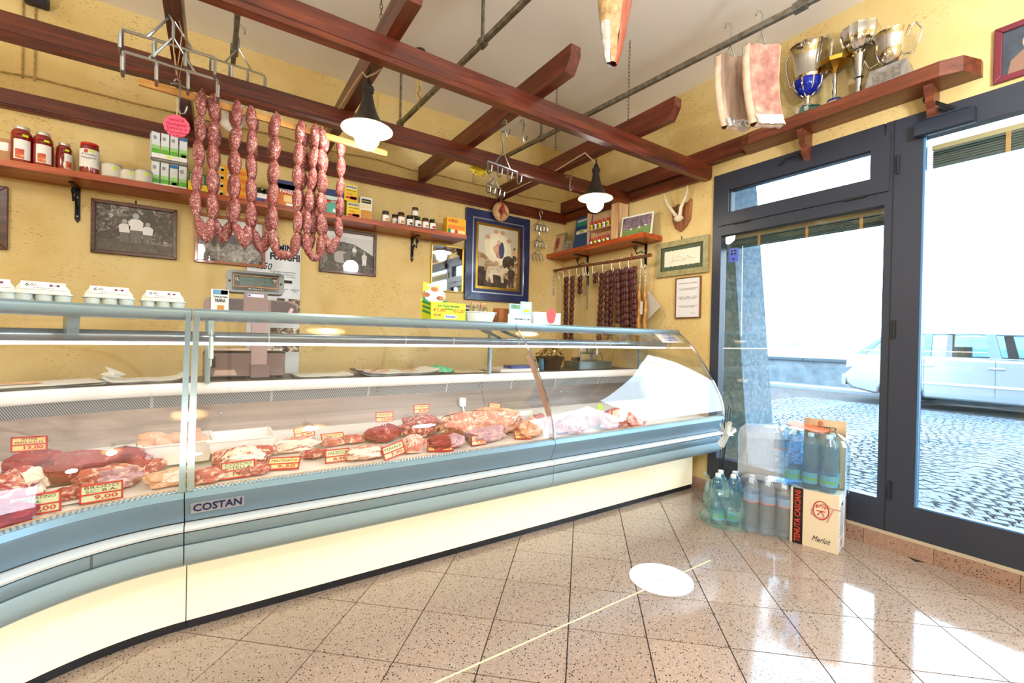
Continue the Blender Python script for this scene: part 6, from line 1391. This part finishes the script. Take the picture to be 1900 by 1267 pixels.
for q in range(5):
    a0 = PI*(.15+.175*q); b.tube([(w2*math.cos(a), w2*.74*math.sin(a)*math.cos(a0), h2*.48+h2*.54*math.sin(a)*math.sin(a0)) for a in [PI*j/12 for j in range(13)]], .0016, 4)
b.build('netting', WHITE, t, kind='stuff')
lump(800, 868, 836, 806, BEEF, 'beef slice with purple silverskin side', .6, 21, 0, (-.5,.05,-.4,.8, SILVERSKIN))
lump(868, 950, 822, 788, SILVERSKIN, 'vacuum-packed purple meat piece near the glass joint', .5, 22)
lump(960, 1024, 812, 772, CHICK, 'chicken leg and thigh by the glass joint', .5, 23, .4)
# right-hand unit
lump(1035, 1105, 806, 772, GRIND, 'heap of minced sausage meat right of the glass joint', .6, 24)
lump(1085, 1140, 792, 764, PORK, 'pork ribs behind the minced meat', .5, 25)
lump(1115, 1185, 800, 755, VEAL, 'streaky bacon slices with a red end piece', .5, 26, .2, (-.8,-.2,.0,.8))
lump(228, 300, 884, 852, BEEF2, 'ragged beef trimmings between the topside and the tub', .6, 31, .3)
lump(20, 78, 918, 880, VEAL, 'rosy veal slice behind the SPEZZATINO tag', .6, 32, .1, (-.7,-.1,-.2,.6))
lump(455, 512, 852, 828, PORK, 'pale pork slice in front of the nearly empty tub', .6, 33, .2)
lump(560, 612, 852, 834, BEEF2, 'thin marbled beef slices at the front edge', .6, 34, .1)
lump(985, 1020, 798, 766, GRIND, 'sausage coil end beside the chicken leg', .6, 35, .2)
lump(1150, 1215, 796, 764, PORK, 'pork fillet strips close to the counter end', .5, 36, .1)
# white tubs and trays
TUB = mat('tub_white', '#f1ece8', .35)
def tub(px0, px1, pyb, pyt, dep, label, rz, hgt=None):
    p = deck((px0+px1)/2, pyb); k = pxm(p); w_ = (px1-px0)*k/2/1.05; h = hgt or .085; p = p + Vector((0, dep/2, 0)); z = zdeck(min(2.56, yeq(p.x, p.y)))+.001
    t = thing('white_tub', label, 'food tub', (p.x, p.y, z), rz, 'white plastic food tubs'); b = MB(); d = dep/2; th = .004
    def rect(w2, d2, zz): return [(-w2,-d2,zz),(w2,-d2,zz),(w2,d2,zz),(-w2,d2,zz)]
    lv = [rect(w_*.84,d*.84,0), rect(w_*.97,d*.97,h*.92), rect(w_*1.03,d*1.03,h*.95), rect(w_*1.03,d*1.03,h), rect(w_*.93,d*.93,h), rect(w_*.82,d*.82,th)]
    for q in range(len(lv)-1): b.add(lv[q]+lv[q+1], [(k2,(k2+1)%4,4+(k2+1)%4,4+k2) for k2 in range(4)])
    b.add(lv[0], [(3,2,1,0)]); b.add(lv[-1], [(0,1,2,3)]); b.build('tub', TUB, t, smooth=False); return t, w_, d, h
t1, w_, d, h = tub(265, 385, 870, 812, .22, 'white plastic tub filled with chicken pieces', .08)
for k in range(9):
    x, y = (-.6+.3*(k % 5))*w_, (-.4+.45*(k//5))*d; b = MB(); r_ = .042; b.ell((0,0,0), (r_*1.3, r_*.8, r_*.6), 14, 9, disp=lambda v: v*(1+.25*noise.noise(v*25+Vector((k,0,0)))))
    o = b.build('chicken_piece', CHICK); o.matrix_world = Matrix.Translation(t1.location) @ T(x, y, h*.8+.012*(k % 3), k*1.3, .2, .3); tag(o, 'pale chicken piece heaped in the white tub', 'chicken', 'chicken pieces in the tub')
t2, w_, d, h = tub(392, 506, 858, 806, .22, 'white plastic tub with a few scraps left', .03)
for k in range(3):
    b = MB(); b.ell((0,0,0), (.016,.011,.007), 10, 6, disp=lambda v: v*(1+.3*noise.noise(v*60+Vector((k*4,0,0))))); o = b.build('meat_scrap', BEEF); o.matrix_world = Matrix.Translation(t2.location) @ T(-.02+.03*k, .02*k, .012, k); tag(o, 'small red meat scrap in the nearly empty tub', 'meat', 'meat scraps in the tub')
t3, w_, d, h = tub(960, 1022, 790, 752, .15, 'clear-white plastic tub near the glass joint', 0, .06)
def tray(px0, px1, pyb, dep, label, rz=0):
    p = deck((px0+px1)/2, pyb); k = pxm(p); w_ = (px1-px0)*k/2/1.1; p = p + Vector((0, dep/2, 0)); z = zdeck(min(2.56, yeq(p.x, p.y)))
    M = T(p.x, p.y, z+.0005, rz, .112); t = thing('serving_tray', label, 'tray', M=M, group='white serving trays'); b = MB(); b.prism([(-dep/2,.006),(-dep/2+.008,0),(dep/2-.008,0),(dep/2,.006),(dep/2-.004,.0075),(dep/2-.01,.0025),(-dep/2+.01,.0025),(-dep/2+.004,.0075)], 0, -w_, w_); b.build('tray', TUB, t); return t
tray(62, 165, 940, .16, 'white serving tray under the diced beef', .25)
# ------------------------------------------------------------------ price tags
PT = mat('tag_paper', '#cfdab4', .6); PC = mat('tag_cream', '#f4d99a', .6); PEN = mat('tag_pen', '#5a3a30', .7); PENR = mat('tag_red_ink', '#c42a2a', .7)
def ptag(px0, px1, pyb, pyt, label, lines, tilt=0, yaw=0, paper=PT, roll=0, up=0, big=None):
    """red framed price holder; up = height of its spike above the deck"""
    cx = (px0+px1)/2
    if up: base = deck(cx, pyb+up); q = wy(cx, pyb, base.y); 
    else: q = deck(cx, pyb); base = q
    k = pxm(q); w_ = (px1-px0)*k/(1.25 if px0 < 240 else 1.02); h = w_*.56 if not tilt else w_*.56
    M = T(q.x, q.y, q.z+.002, yaw, -tilt, 0) @ Matrix.Rotation(roll, 4, 'Y')
    t = thing('price_tag', label, 'price tag', M=M, group='red framed price tags')
    bw = h*.08
    for a_, c_ in (((-w_/2,0),(w_/2,bw)), ((-w_/2,h-bw),(w_/2,h)), ((-w_/2,h*.42),(w_/2,h*.42+bw)), ((-w_/2,0),(-w_/2+bw,h)), ((w_/2-bw,0),(w_/2,h))):
        b = MB(); b.box((a_[0],-.003,a_[1]),(c_[0],.003,c_[1])); b.build('frame_bar', REDP, t, smooth=False)
    b = MB(); b.box((-w_/2+bw*.5,-.001,bw*.5),(w_/2-bw*.5,.002,h*.45)); b.build('price_card', paper, t, smooth=False)
    b = MB(); b.box((-w_/2+bw*.5,-.001,h*.45),(w_/2-bw*.5,.002,h-bw*.5)); b.build('name_card', paper, t, smooth=False)
    text(lines[0], h*(.22 if '\n' in lines[0] else .28), PEN, t, basis((0,-.0016,h*.71), (1,0,0), (0,0,1)), width=w_*.78)
    text(lines[1], h*.3, PENR, t, basis((w_*.1,-.0016,h*.25), (1,0,0), (0,0,1)), width=w_*.55, bold=.0004)
    if up:
        b = MB(); L = q.z-base.z+.01; b.tube([(-.006,.001,0),(-.006,.004,-L)], .002, 6); b.tube([(.006,.001,0),(.006,.004,-L)], .002, 6); b.build('spike', mat('clear_spike', '#e6e2de', .3), t)
    return t
ptag(24, 85, 838, 805, 'upright price tag marked FETTINE 13,00 at the rear left', ('FETTINE\nPRIMA SCELTA', '13,00'), 0, -.1, PC, 0, 42)
ptag(22, 108, 957, 903, 'large price tag marked SPEZZATINO 10,00', ('SPEZZATINO\nB.A.', '10,00'), .1, .18)
ptag(151, 226, 931, 886, 'large price tag marked BRODO 9,00', ('BRODO\nSC. B.A.', '9,00'), .1, .14)
ptag(360, 414, 894, 870, 'price tag lying back on the flat veal slices', ('POLLO', '8,50'), .85, .5, PC, 0)
ptag(414, 470, 887, 853, 'price tag marked COSCIO standing at the front edge', ('COSCIO\nVITELLA', '14,00'), .1, .05)
ptag(495, 552, 872, 852, 'price tag lying flat beside the steaks', ('MACINATO', '9,50'), 1.05, -.3, PC)
ptag(548, 584, 812, 789, 'price tag leaning on the pork rib strip', ('COSTINE', '6,90'), .25, .1, PC, -.1)
ptag(604, 648, 858, 834, 'price tag marked SALSICCE standing at the front edge', ('SALSICCE', '8,90'), .1, .0)
ptag(600, 642, 822, 806, 'price tag lying on the veal strips', ('STRACCETTI', '12,50'), .9, .1, PC)
ptag(697, 730, 783, 762, 'upright price tag above the round beef joint', ('MANZO', '15,00'), .05, -.1, PC, 0, 36)
ptag(767, 797, 767, 748, 'upright price tag above the neck of pork', ('COPPA', '8,00'), .05, -.05, PC, 0, 40)
ptag(711, 756, 848, 822, 'tilted price tag in front of the netted roast', ('MAIALE', '7,90'), .2, .15, PT, -.2)
ptag(793, 842, 838, 822, 'price tag lying by the purple silverskin slice', ('FILETTO', '22,00'), .95, -.35, PC)
ptag(872, 905, 826, 806, 'price tag standing near the vacuum pack', ('LONZA', '7,50'), .1, .05)
ptag(903, 931, 764, 745, 'upright price tag above the pork loin', ('ARISTA', '7,90'), .1, .15, PC, .15, 30)
ptag(955, 988, 815, 802, 'price tag lying by the chicken leg', ('POLLO', '5,90'), .8, -.4, PC)
p = deck(1113, 760); b = MB(); b.M = T(p.x, p.y, p.z+.02, .3, -.3, 0); b.prism([(.04*math.cos(a), .024*math.sin(a)) for a in [2*PI*k/24 for k in range(24)]], 1, -.001, .001); tag(b.build('oval_tag', mat('oval_green', '#b8d43a', .5)), 'oval lime price marker in the unit by the window', 'price marker')
# ------------------------------------------------------------------ egg cartons and goods on the glass shelf
ZG = 1.2365
PULP = m_noise('egg_pulp', [(.3, '#d6d2c6'), (.7, '#efece2')], 40, .85, bump=.2)
def eggbox(px, rng, lab, yaw=0):
    r = Rm @ Vector((px-CX, -(556-CY), -FPX)); r.z = 0; r.normalize(); c = CAM + r*rng
    rz = math.atan2(r.y, r.x) - PI/2 + yaw
    t = thing('egg_carton', lab, 'egg carton', (c.x, c.y, ZG), rz, 'egg cartons on the counter'); L, D = .155, .105
    for k in range(3):
        for s_ in (-1, 1):
            b = MB(); b.lathe([(.016,0),(.021,.004),(.0245,.022),(.0255,.028)], 12, ((k-1)*.049, s_*.025, 0)); b.build('egg_cup', mat('pulp_blue', '#cfdcd8', .8), t)
    b = MB(); b.rbox((-L/2,-D/2,.027),(L/2,D/2,.0305), .018); b.build('flange', PULP, t)
    lv = [(L/2-.004,D/2-.004,.0305),(L/2-.008,D/2-.010,.048),(L/2-.022,D/2-.026,.068),(L/2-.03,D/2-.034,.0715)]
    b = MB(); n = 16
    def ring(a_, d_, z): 
        out = []
        for q in range(n):
            th = 2*PI*(q+.5)/n; cx_, sy_ = math.cos(th), math.sin(th); k_ = (abs(cx_)**4+abs(sy_)**4)**(-.25); out.append((a_*cx_*k_, d_*sy_*k_, z))
        return out
    R_ = [ring(*q) for q in lv]
    for q in range(len(R_)-1): b.add(R_[q]+R_[q+1], [(k,(k+1)%n,n+(k+1)%n,n+k) for k in range(n)])
    b.add(R_[-1], [tuple(range(n))]); b.build('lid', PULP, t)
    sl = math.atan2(.026, .018)
    Ml = basis((0,-D/2+.0155,.0565), (1,0,0), (0,.6,.8))
    b = MB(); b.M = Ml; b.box((-.056,-.016,-.0),(.056,.019,.001)); b.M = Ml; lb = b.build('paper_label', PAPER, t, smooth=False)
    text('6', .022, INK, t, Ml @ T(-.042,.003,.0014), shear=.2)
    text('UOVA\nFRESCHE', .007, INK, t, Ml @ T(-.026,.005,.0014), width=.016)
    for x, m_ in ((.018, MATS['fruit_cherry']), (.036, MATS['fruit_cherry'])):
        e = MB(); e.M = Ml; e.lathe([(.005,.001),(.005,.0015)], 12, (x,.004,0)); e.build('label_dot', mat('plum_dot', '#6e3048', .5), t)
    text('v', .012, INK, t, Ml @ T(.027,.004,.0014)); text('allevate a terra', .005, INK, t, Ml @ T(0,-.009,.0014), width=.05)
eggbox(-28, 2.36, 'white egg carton cut by the left picture edge'); eggbox(80, 2.36, 'white six-egg carton, the largest on the curved shelf', .04); eggbox(203, 2.36, 'white six-egg carton in the middle of the curved shelf', .02); eggbox(303, 2.40, 'white six-egg carton nearest the counter seam')
a, c = wy(391, 579, 2.40), wy(424, 579, 2.40)
t = carton('cream_carton', 'small white cream carton lettered PANNA on the glass shelf', 'carton', a.x, c.x, ZG, .098, 2.40, .05, mat('panna_white', '#dfe3e4', .5), [(.1,.95,.76,.98,mat('panna_blue', '#5a93b8', .5)),(.55,.95,.78,.96,NEON),(.35,.75,.04,.28,mat('panna_food', '#c98a3a', .5))], [('Crema per Pasta', .011, .52, .66, INK, .8), ('PANNA', .022, .52, .48, INK, .6)])
# yellow counter display of marinade sachets
a, c = wy(797, 593, 2.36), wy(866, 596, 2.36)
t = thing('sachet_display', 'yellow and green cardboard display for roast seasoning', 'cardboard display', ((a.x+c.x)/2, 2.36, ZG), .12); w_ = c.x-a.x; LIME = mat('display_lime', '#c9d31c', .5); DGR = mat('display_green', '#1f8a4a', .5)
b = MB(); b.box((-w_/2,0,0),(w_/2,.002,.105)); b.box((-w_/2,.10,0),(w_/2,.102,.105)); b.box((-w_/2,0,0),(-w_/2+.002,.1,.105)); b.box((w_/2-.002,0,0),(w_/2,.1,.105)); b.box((-w_/2,0,0),(w_/2,.1,.002)); b.build('tray', LIME, t, smooth=False)
b = MB(); b.M = T(-.03,.1,0,0,.0); b.prism([(-.09,.0),(.07,.0),(.085,.12),(.045,.13),(.02,.21),(-.085,.225),(-.085,.12),(-.1,.12)], 1, .0, .003); hd = b.build('header_card', YEL, t, smooth=False)
b = MB(); b.M = T(-.03,.1,0); b.prism([(-.095,.105),(.083,.105),(.083,.12),(.045,.13),(.03,.17),(-.082,.17),(-.085,.12)], 1, -.001, 0); b.build('header_green', DGR, t, smooth=False)
b = MB(); b.M = T(-.03,.1,0); b.prism([(-.055+.06*math.cos(a_)*1.2+.05, .15+.045*math.sin(a_)) for a_ in [2*PI*k/18 for k in range(18)]], 1, -.002, -.001); b.build('plate_print', WHITE, t, smooth=False)
ROAST = m_noise('roast_print', [(.3, '#7a3a1a'), (.6, '#c97a3a')], 30, .5)
for x, z in ((-.065,.15),(-.01,.185),(.03,.135)):
    b = MB(); b.M = T(-.03,.1,0); b.prism([(x+.026*math.cos(a_), z+.014*math.sin(a_)) for a_ in [2*PI*k/14 for k in range(14)]], 1, -.003, -.002); b.build('roast_print', ROAST, t, smooth=False)
b = MB(); b.M = T(-.03,.1,0); b.rbox((-.06,-.002,.196),(.0,-.001,.214), .008, axis=1); b.build('brand_oval', WHITE, t)
text('Ariosto', .014, mat('brand_blue', '#1c6aa8', .5), t, basis((-.06,.0972,.205), (1,0,0), (0,0,1)), width=.045)
text('per Carni Arrosto\nai Ferri', .018, DGR, t, basis((.0,-.001,.076), (1,0,0), (0,0,1)), width=w_*.62, bold=.0004)
text('€1,80      €1,20', .026, REDPR, t, basis((0,-.0012,.058), (1,0,0), (0,0,1)), width=w_*.9, shear=.3); text('€2,40', .02, REDPR, t, basis((-w_*.33,-.0012,.03), (1,0,0), (0,0,1)), shear=.3)
b = MB(); b.rbox((-.03,-.001,.012),(.055,0,.036), .01, axis=1); b.build('brand_oval', WHITE, t); text('Ariosto', .022, MATS['brand_blue'], t, basis((.012,-.0016,.024), (1,0,0), (0,0,1)), width=.07, bold=.0006)
for k in range(3):
    b = MB(); b.M = T(-w_/2, .05, .03+.026*k) @ Matrix.Rotation(0, 4, 'Z'); b.prism([(-.045,0),(.045,.02),(.045,.034),(-.045,.014)], 0, -.001, 0); b.build('side_print', DGR, t, smooth=False)
# white basin with wrapped soup mixes
a, c = wy(867, 598, 2.37), wy(925, 600, 2.37); w_ = (c.x-a.x)/2
t = thing('white_basin', 'white plastic basin of packets on the counter top', 'basin', ((a.x+c.x)/2, 2.46, ZG), 0)
def rr_ring(a_, d_, z, n=20):
    out = []
    for q in range(n):
        th = 2*PI*q/n; cx_, sy_ = math.cos(th), math.sin(th); k_ = (abs(cx_)**5+abs(sy_)**5)**(-.2); out.append((a_*cx_*k_, d_*sy_*k_, z))
    return out
b = MB(); lv = [rr_ring(w_*.8,.075,0), rr_ring(w_*.97,.092,.058), rr_ring(w_*1.04,.098,.06), rr_ring(w_*1.04,.098,.064), rr_ring(w_*.94,.088,.062), rr_ring(w_*.78,.07,.004)]
for q in range(len(lv)-1): b.add(lv[q]+lv[q+1], [(k,(k+1)%20,20+(k+1)%20,20+k) for k in range(20)])
b.add(lv[0], [tuple(range(20))[::-1]]); b.add(lv[-1], [tuple(range(20))]); b.build('bowl', mat('basin_white', '#e6eff0', .35), t)
HERB = m_noise('herb_mix', [(.35, '#4d5a2c'), (.5, '#a38a52'), (.65, '#d9cfa8')], 45, .5)
for k, (dx, dz, rz, rx, m_, lab) in enumerate(((-.05,.03,.5,.5,HERB,'clear packet of green herbs leaning at the left of the basin'), (-.01,.045,-.4,.4,MATS['cellophane'],'crumpled clear packet standing in the middle of the basin'), (.035,.035,.7,.6,HERB,'clear packet of soup mix leaning at the right of the basin'), (.0,.055,.1,.2,mat('packet_orange', '#cf7a44', .4),'orange soup packet standing behind the clear ones'), (.05,.05,-.2,.15,mat('packet_tan', '#d9b98a', .5),'tan seasoning packet at the back of the basin'))):
    b = MB(); b.grid(lambda u, v: ((u-.5)*.075, .01*math.sin(PI*u)*math.sin(PI*v)+.004*noise.noise(Vector((u*6,v*6,k))), v*.085), 8, 8); b.M = Matrix.Identity(4)
    o = b.build('food_packet', m_, solid=.006); o.matrix_world = Matrix.Translation(t.location) @ T(dx, .015*k-.03, .02+dz*.4, rz, rx*.4, rz*.6); tag(o, lab, 'food packet', 'packets in the white basin')
a, c = wy(853, 562, 2.6), wy(878, 562, 2.6)
carton('slate_sign', 'small black chalk sign behind the basin', 'chalk sign', a.x, c.x, ZG, .115, 2.6, .006, mat('slate', '#1c1e22', .6), [], [('GRANA', .018, .5, .85, WHITE, .7), ('€ 16', .02, .5, .6, WHITE, .5)])
# envelopes and boxes at the right end
def env(px0, px1, pyb, hgt, Y, dep, m, label, name='food_packet', cat='food packet', patches=(), texts=(), yaw=0):
    a, c = wy(px0, pyb, Y), wy(px1, pyb, Y); return carton(name, label, cat, a.x, c.x, ZG, hgt, Y, dep, m, patches, texts, yaw, 'packets along the counter top')
BLW = mat('packet_blue_white', '#c3d6de', .45)
env(926, 944, 599, .10, 2.45, .08, mat('packet_brown', '#a8663a', .5), 'brown paper packet beside the white basin')
env(944, 968, 599, .13, 2.40, .01, BLW, 'pale blue flavour packet with neon label', patches=[(.1,.9,.75,.95,mat('packet_teal', '#5ca8a0', .5)),(.3,.7,.8,.92,NEON),(.1,.9,.3,.6,WHITE)], yaw=.15)
env(966, 986, 600, .15, 2.41, .01, mat('packet_sky', '#b8dce6', .45), 'tall pale blue packet with handwritten price', patches=[(.15,.85,.75,.9,WHITE),(.2,.8,.55,.65,NEON)], texts=[('€1,60', .016, .5, .3, INK, .6)])
env(943, 985, 601, .06, 2.37, .008, glass('clear_sleeve', (.9,.94,.93), .08, .1, .35, (.85,.92,.9)), 'clear price sleeve in front of the flavour packets', texts=[('AROMI €1,50', .014, .6, .5, INK, .7)])
t = env(990, 1040, 601, .085, 2.38, .12, mat('box_white', '#e9e6e8', .5), 'low white box with a neon red note', 'white_box', 'box')
q = wy(1023, 586, 2.375); b = MB(); b.prism([(q.x+.038*math.cos(a_)*(1+.1*math.sin(5*a_)), q.z+.052*math.sin(a_)) for a_ in [2*PI*k/18 for k in range(18)]], 1, 2.374, 2.3755); tag(b.build('neon_note', mat('neon_red', '#ff5a5a', .6), smooth=False), 'neon red apple-shaped note on the white box', 'note')
# ------------------------------------------------------------------ scale standing on the work surface
ZW = .897
SCB = mat('scale_taupe', '#8d7674', .4); SCD = mat('scale_dark', '#55494a', .45); SCL = mat('scale_pale', '#c7aeb0', .35)
t = thing('counter_scale', 'taupe butcher scale with display on a column', 'scale', (.15, 2.78, ZW))
b = MB(); b.rbox((-.20,-.02,.014),(.18,.26,.135), .025); b.build('base', SCB, t)
b = MB(); b.box((-.2,-.015,.134),(.18,.26,.14)); b.build('base_gasket', BLACK, t)
b = MB(); b.rbox((-.19,.0,.15),(.17,.25,.16), .02); b.build('weighing_plate', mat('plate_steel', '#cfc4c0', .25, .9), t)
for x in (-.12, .12):
    b = MB(); b.tube([(x,-.01,.15),(x,-.01,.20),(x+(.24 if x < 0 else 0),-.01,.20)], .004, 6); b.build('guard_rail', STEELW, t)
for x in (-.18, .0, .155):
    b = MB(); b.lathe([(.014,.0),(.014,.014)], 12, (x,-.003,0)); b.build('foot', BLACK, t)
b = MB(); b.rbox((.01,-.045,.006),(.10,.02,.075), .008, axis=2); b.build('column_foot', SCB, t)
b = MB(); b.rbox((.012,-.035,.075),(.088,.005,.40), .006, axis=2); b.build('column', SCL, t)
b = MB(); b.prism([(-.155,.0),(-.05,.0),(-.06,.028),(-.145,.028)], 1, -.023, -.02); b.M = Matrix.Identity(4); o = b.build('maker_plate', mat('maker_peach', '#e0bfae', .5), t, smooth=False); o.location = (0, 0, .02)
b = MB(); b.rbox((-.165,-.024,.06),(-.145,-.02,.125), .009, axis=1); b.build('level_slot', BLACK, t)
b = MB(); b.rbox((-.20,-.03,.33),(.235,.05,.425), .03, axis=1); b.build('head_body', SCB, t)
b = MB(); b.box((-.17,-.034,.345),(-.03,-.03,.42)); b.build('paper_slot', SCD, t, smooth=False)
b = MB(); b.box((-.025,-.038,.335),(.085,-.03,.47)); b.build('head_neck', SCB, t, smooth=False)
b = MB(); b.prism([(.105,.42),(.18,.42),(.225,.40),(.235,.36),(.21,.33),(.105,.34)], 1, -.036, -.03); b.build('printer_cover', SCD, t)
b = MB(); b.prism([(.17,.33),(.2,.39),(.215,.38),(.185,.33)], 1, -.04, -.036); b.build('paper_lever', SCL, t)
b = MB(); b.box((-.008,-.0395,.435),(.068,-.038,.452)); b.build('blue_sticker', mat('sticker_lilac', '#d9dcf4', .5), t, smooth=False)
b = MB(); b.lathe([(.006,0),(.006,.001)], 12); o = b.build('sticker_mark', BLU, t); o.matrix_local = basis((.0,-.0397,.4435), (1,0,0), (0,0,1))
Mh = T(.03,-.02,.455,0,-.12)
b = MB(); b.M = Mh; b.rbox((-.135,-.02,0),(.135,.03,.118), .02, axis=1); b.build('display_housing', mat('housing_grey', '#7d8486', .4), t)
b = MB(); b.M = Mh; b.box((-.108,-.023,.012),(.108,-.02,.104)); b.build('display_window', mat('display_black', '#101218', .2), t, smooth=False)
b = MB(); b.M = Mh
for a_, c_ in (((-.104,.03),(.104,.033)), ((-.104,.09),(.104,.093)), ((-.104,.03),(-.101,.093)), ((.101,.03),(.104,.093))): b.box((a_[0],-.0236,a_[1]),(c_[0],-.023,c_[1]))
b.build('display_outline', mat('amber_line', '#c98a2a', .5), t, smooth=False)
b = MB(); b.M = Mh; b.box((-.075,-.0236,.036),(.075,-.023,.088)); b.build('display_lcd', mat('lcd_green', '#2a3c38', .3), t, smooth=False)
text('0.000      0.00\n0.000      0.00', .02, mat('lcd_digit', '#3f7a68', .5), t, Mh @ basis((0,-.0242,.062), (1,0,0), (0,0,1)), width=.13)
text('kg\nT kg', .011, WHITE, t, Mh @ basis((-.088,-.0242,.07), (1,0,0), (0,0,1))); text('€/kg\n€', .011, WHITE, t, Mh @ basis((.088,-.0242,.07), (1,0,0), (0,0,1)))
text('Max 15 kg  e = 5 g', .01, WHITE, t, Mh @ basis((0,-.024,.02), (1,0,0), (0,0,1)), width=.07)
for x in (-.12, .12):
    b = MB(); b.M = Mh; b.ell((x,-.02,.058), (.006,.003,.006), 8, 6); b.build('screw', BLACK, t)
# wrapping paper sheets on the work surface
def sheets(x0, x1, y0, y1, n, label, curl=.02, seed=0, m=None, amp=.006):
    t = thing('wrapping_paper', label, 'wrapping paper', ((x0+x1)/2, (y0+y1)/2, ZW), 0, 'wrapping paper on the work surface'); random.seed(seed)
    for k in range(n):
        b = MB(); w2, d2 = (x1-x0)/2, (y1-y0)/2
        b.grid(lambda u, v: ((u*2-1)*w2, (v*2-1)*d2, .001+.003*k + abs(amp*noise.noise(Vector((u*3+seed, v*3, k)))) + curl*max(0, u-.8)**2*12 + curl*max(0, .15-u)**2*20), 18, 8); o = b.build('sheet', m or PAPER, t); o.rotation_euler[2] = random.uniform(-.06, .06)
    return t
sheets(-.95, -.45, 2.0, 2.25, 1, 'white wrapping paper on the curved work surface') if False else None
def fpt(a, y): o, d = fr_c(a); return o + d*(y-YC)
c_ = fpt(.42, 2.78); t = sheets(c_.x-.26, c_.x+.26, c_.y-.13, c_.y+.13, 4, 'stack of white wrapping paper on the curved work surface', .01, 1); t.rotation_euler[2] = .42
b = MB(); b.grid(lambda u, v: ((u-.5)*.16, (v-.5)*.04, .017+.002*math.sin(u*6)), 6, 3); b.build('orange_print', ORG, t)
c_ = fpt(.12, 2.80); t = sheets(c_.x-.17, c_.x+.13, c_.y-.13, c_.y+.13, 3, 'crumpled white wrapping paper left of the scale', .05, 4); t.rotation_euler[2] = .12
b = MB(); b.ell((-.12,0,.04), (.03,.02,.018), 12, 8, disp=lambda v: v*(1+.5*noise.noise(v*40))); b.build('crumple', PAPER, t)
t = sheets(.37, .68, 2.66, 2.92, 3, 'white printed wrapping paper right of the scale', .02, 7)
t = sheets(.72, 1.22, 2.66, 2.95, 5, 'loose stack of curled wrapping paper in mid counter', .05, 9, amp=.018)
for k, (x, m_) in enumerate(((-.12, ORG), (.05, ORG), (-.2, REDPR))):
    b = MB(); b.grid(lambda u, v: (x+(u-.5)*.09, -.1+(v-.5)*.05, .032+.004*math.sin(u*7)), 6, 3); b.build('printed_patch', m_, t)
b = MB(); q = Vector((1.28, 2.78, ZW)); b.M = T(q.x, q.y, q.z); b.grid(lambda u, v: ((u-.5)*.15, (v-.5)*.14, .008+.045*abs(noise.noise(Vector((u*4, v*4, 3))))+.03*math.sin(PI*u)*math.sin(PI*v)), 14, 12)
tag(b.build('green_bag', mat('bag_green', '#5fcf9a', .35), solid=.002), 'crumpled green plastic bag on the work surface', 'plastic bag')
t = sheets(1.36, 1.62, 2.68, 2.92, 2, 'brown-edged paper sheets beside the green bag', .0, 12, mat('kraft_pale', '#d8c49c', .7))
# knife rack, utensils and gold garland at the window end of the work surface
CHOP = mat('chopping_white', '#e9e6e0', .4)
b = MB(); b.rbox((1.70,2.68,ZW+.0005),(2.05,2.93,ZW+.022), .01); tag(b.build('chopping_board', CHOP), 'white chopping board on the work surface', 'chopping board')
b = MB(); b.box((1.80,2.70,ZW+.0225),(2.0,2.80,ZW+.045)); tag(b.build('blue_box', mat('blue_box', '#2c3a86', .4), smooth=False), 'flat dark blue box on the chopping board', 'box')
t = thing('garland_basket', 'dark basket wound with gold tinsel on the work surface', 'basket', (2.28, 2.85, ZW))
b = MB(); b.lathe([(.08,0),(.10,.05),(.12,.10),(.11,.105),(.07,.01)], 18); b.build('basket', mat('basket_dark', '#4a3a26', .7), t)
random.seed(3); b = MB()
for k in range(260):
    a_, e_, r_ = random.uniform(0, 6.28), random.uniform(-.2, 1.4), random.uniform(.06, .13); c_ = Vector((r_*math.cos(a_)*math.cos(e_), r_*math.sin(a_)*math.cos(e_), .08+.1*math.sin(e_))); d_ = Vector((random.uniform(-1,1), random.uniform(-1,1), random.uniform(-1,1))).normalized()*.012; e2 = d_.cross(Vector((.3,.2,.9))).normalized()*.004
    b.add([c_-d_-e2, c_+d_-e2, c_+d_+e2, c_-d_+e2], [(0,1,2,3)])
b.build('tinsel', GOLD, t, kind='stuff')
t = thing('slicer', 'meat slicer with wire guard and pale handle on the work surface', 'slicer', (2.72, 2.86, ZW))
b = MB(); b.rbox((-.2,-.1,0),(.2,.12,.06), .03); b.build('base', mat('slicer_grey', '#7e8a88', .35, .5), t)
b = MB(); b.M = T(.02,.02,.12) @ Matrix.Rotation(PI/2, 4, 'X'); b.lathe([(.02,-.006),(.11,-.003),(.112,0),(.11,.003),(.02,.006)], 28); b.build('blade', mat('slicer_blade', '#c9cdd0', .15, 1), t)
b = MB(); b.tube([(-.14,-.05,.06),(-.12,-.05,.13),(.02,-.05,.13),(.1,-.05,.13),(.13,-.05,.06)], .004, 6); b.build('wire_guard', STEELW, t)
b = MB(); b.lathe([(.012,.12),(.010,.15),(.009,.18),(.012,.19),(.008,.195)], 12, (.05,-.05,0)); b.build('handle', CHOP, t)
b = MB(); b.rbox((-.1,.06,.06),(.16,.12,.09), .01); b.build('carriage', mat('carriage_brown', '#6e5a4c', .5), t)
for k, (x, m_, lab) in enumerate(((2.10, mat('pot_grey', '#6e7478', .4), 'grey spice shaker beside the gold basket'), (2.14, mat('pot_blue', '#4a7c9a', .4), 'blue spice shaker beside the gold basket'))):
    b = MB(); b.lathe([(.02,0),(.022,.004),(.022,.06),(.018,.075),(.0185,.09)], 14, (x, 2.78-.04*k, ZW)) if False else b.lathe([(.02,0),(.022,.004),(.022,.06),(.018,.075),(.0185,.09)], 14, (x+.0, 2.85-.07*k, ZW)); tag(b.build('spice_shaker', m_), lab, 'shaker', 'spice shakers')
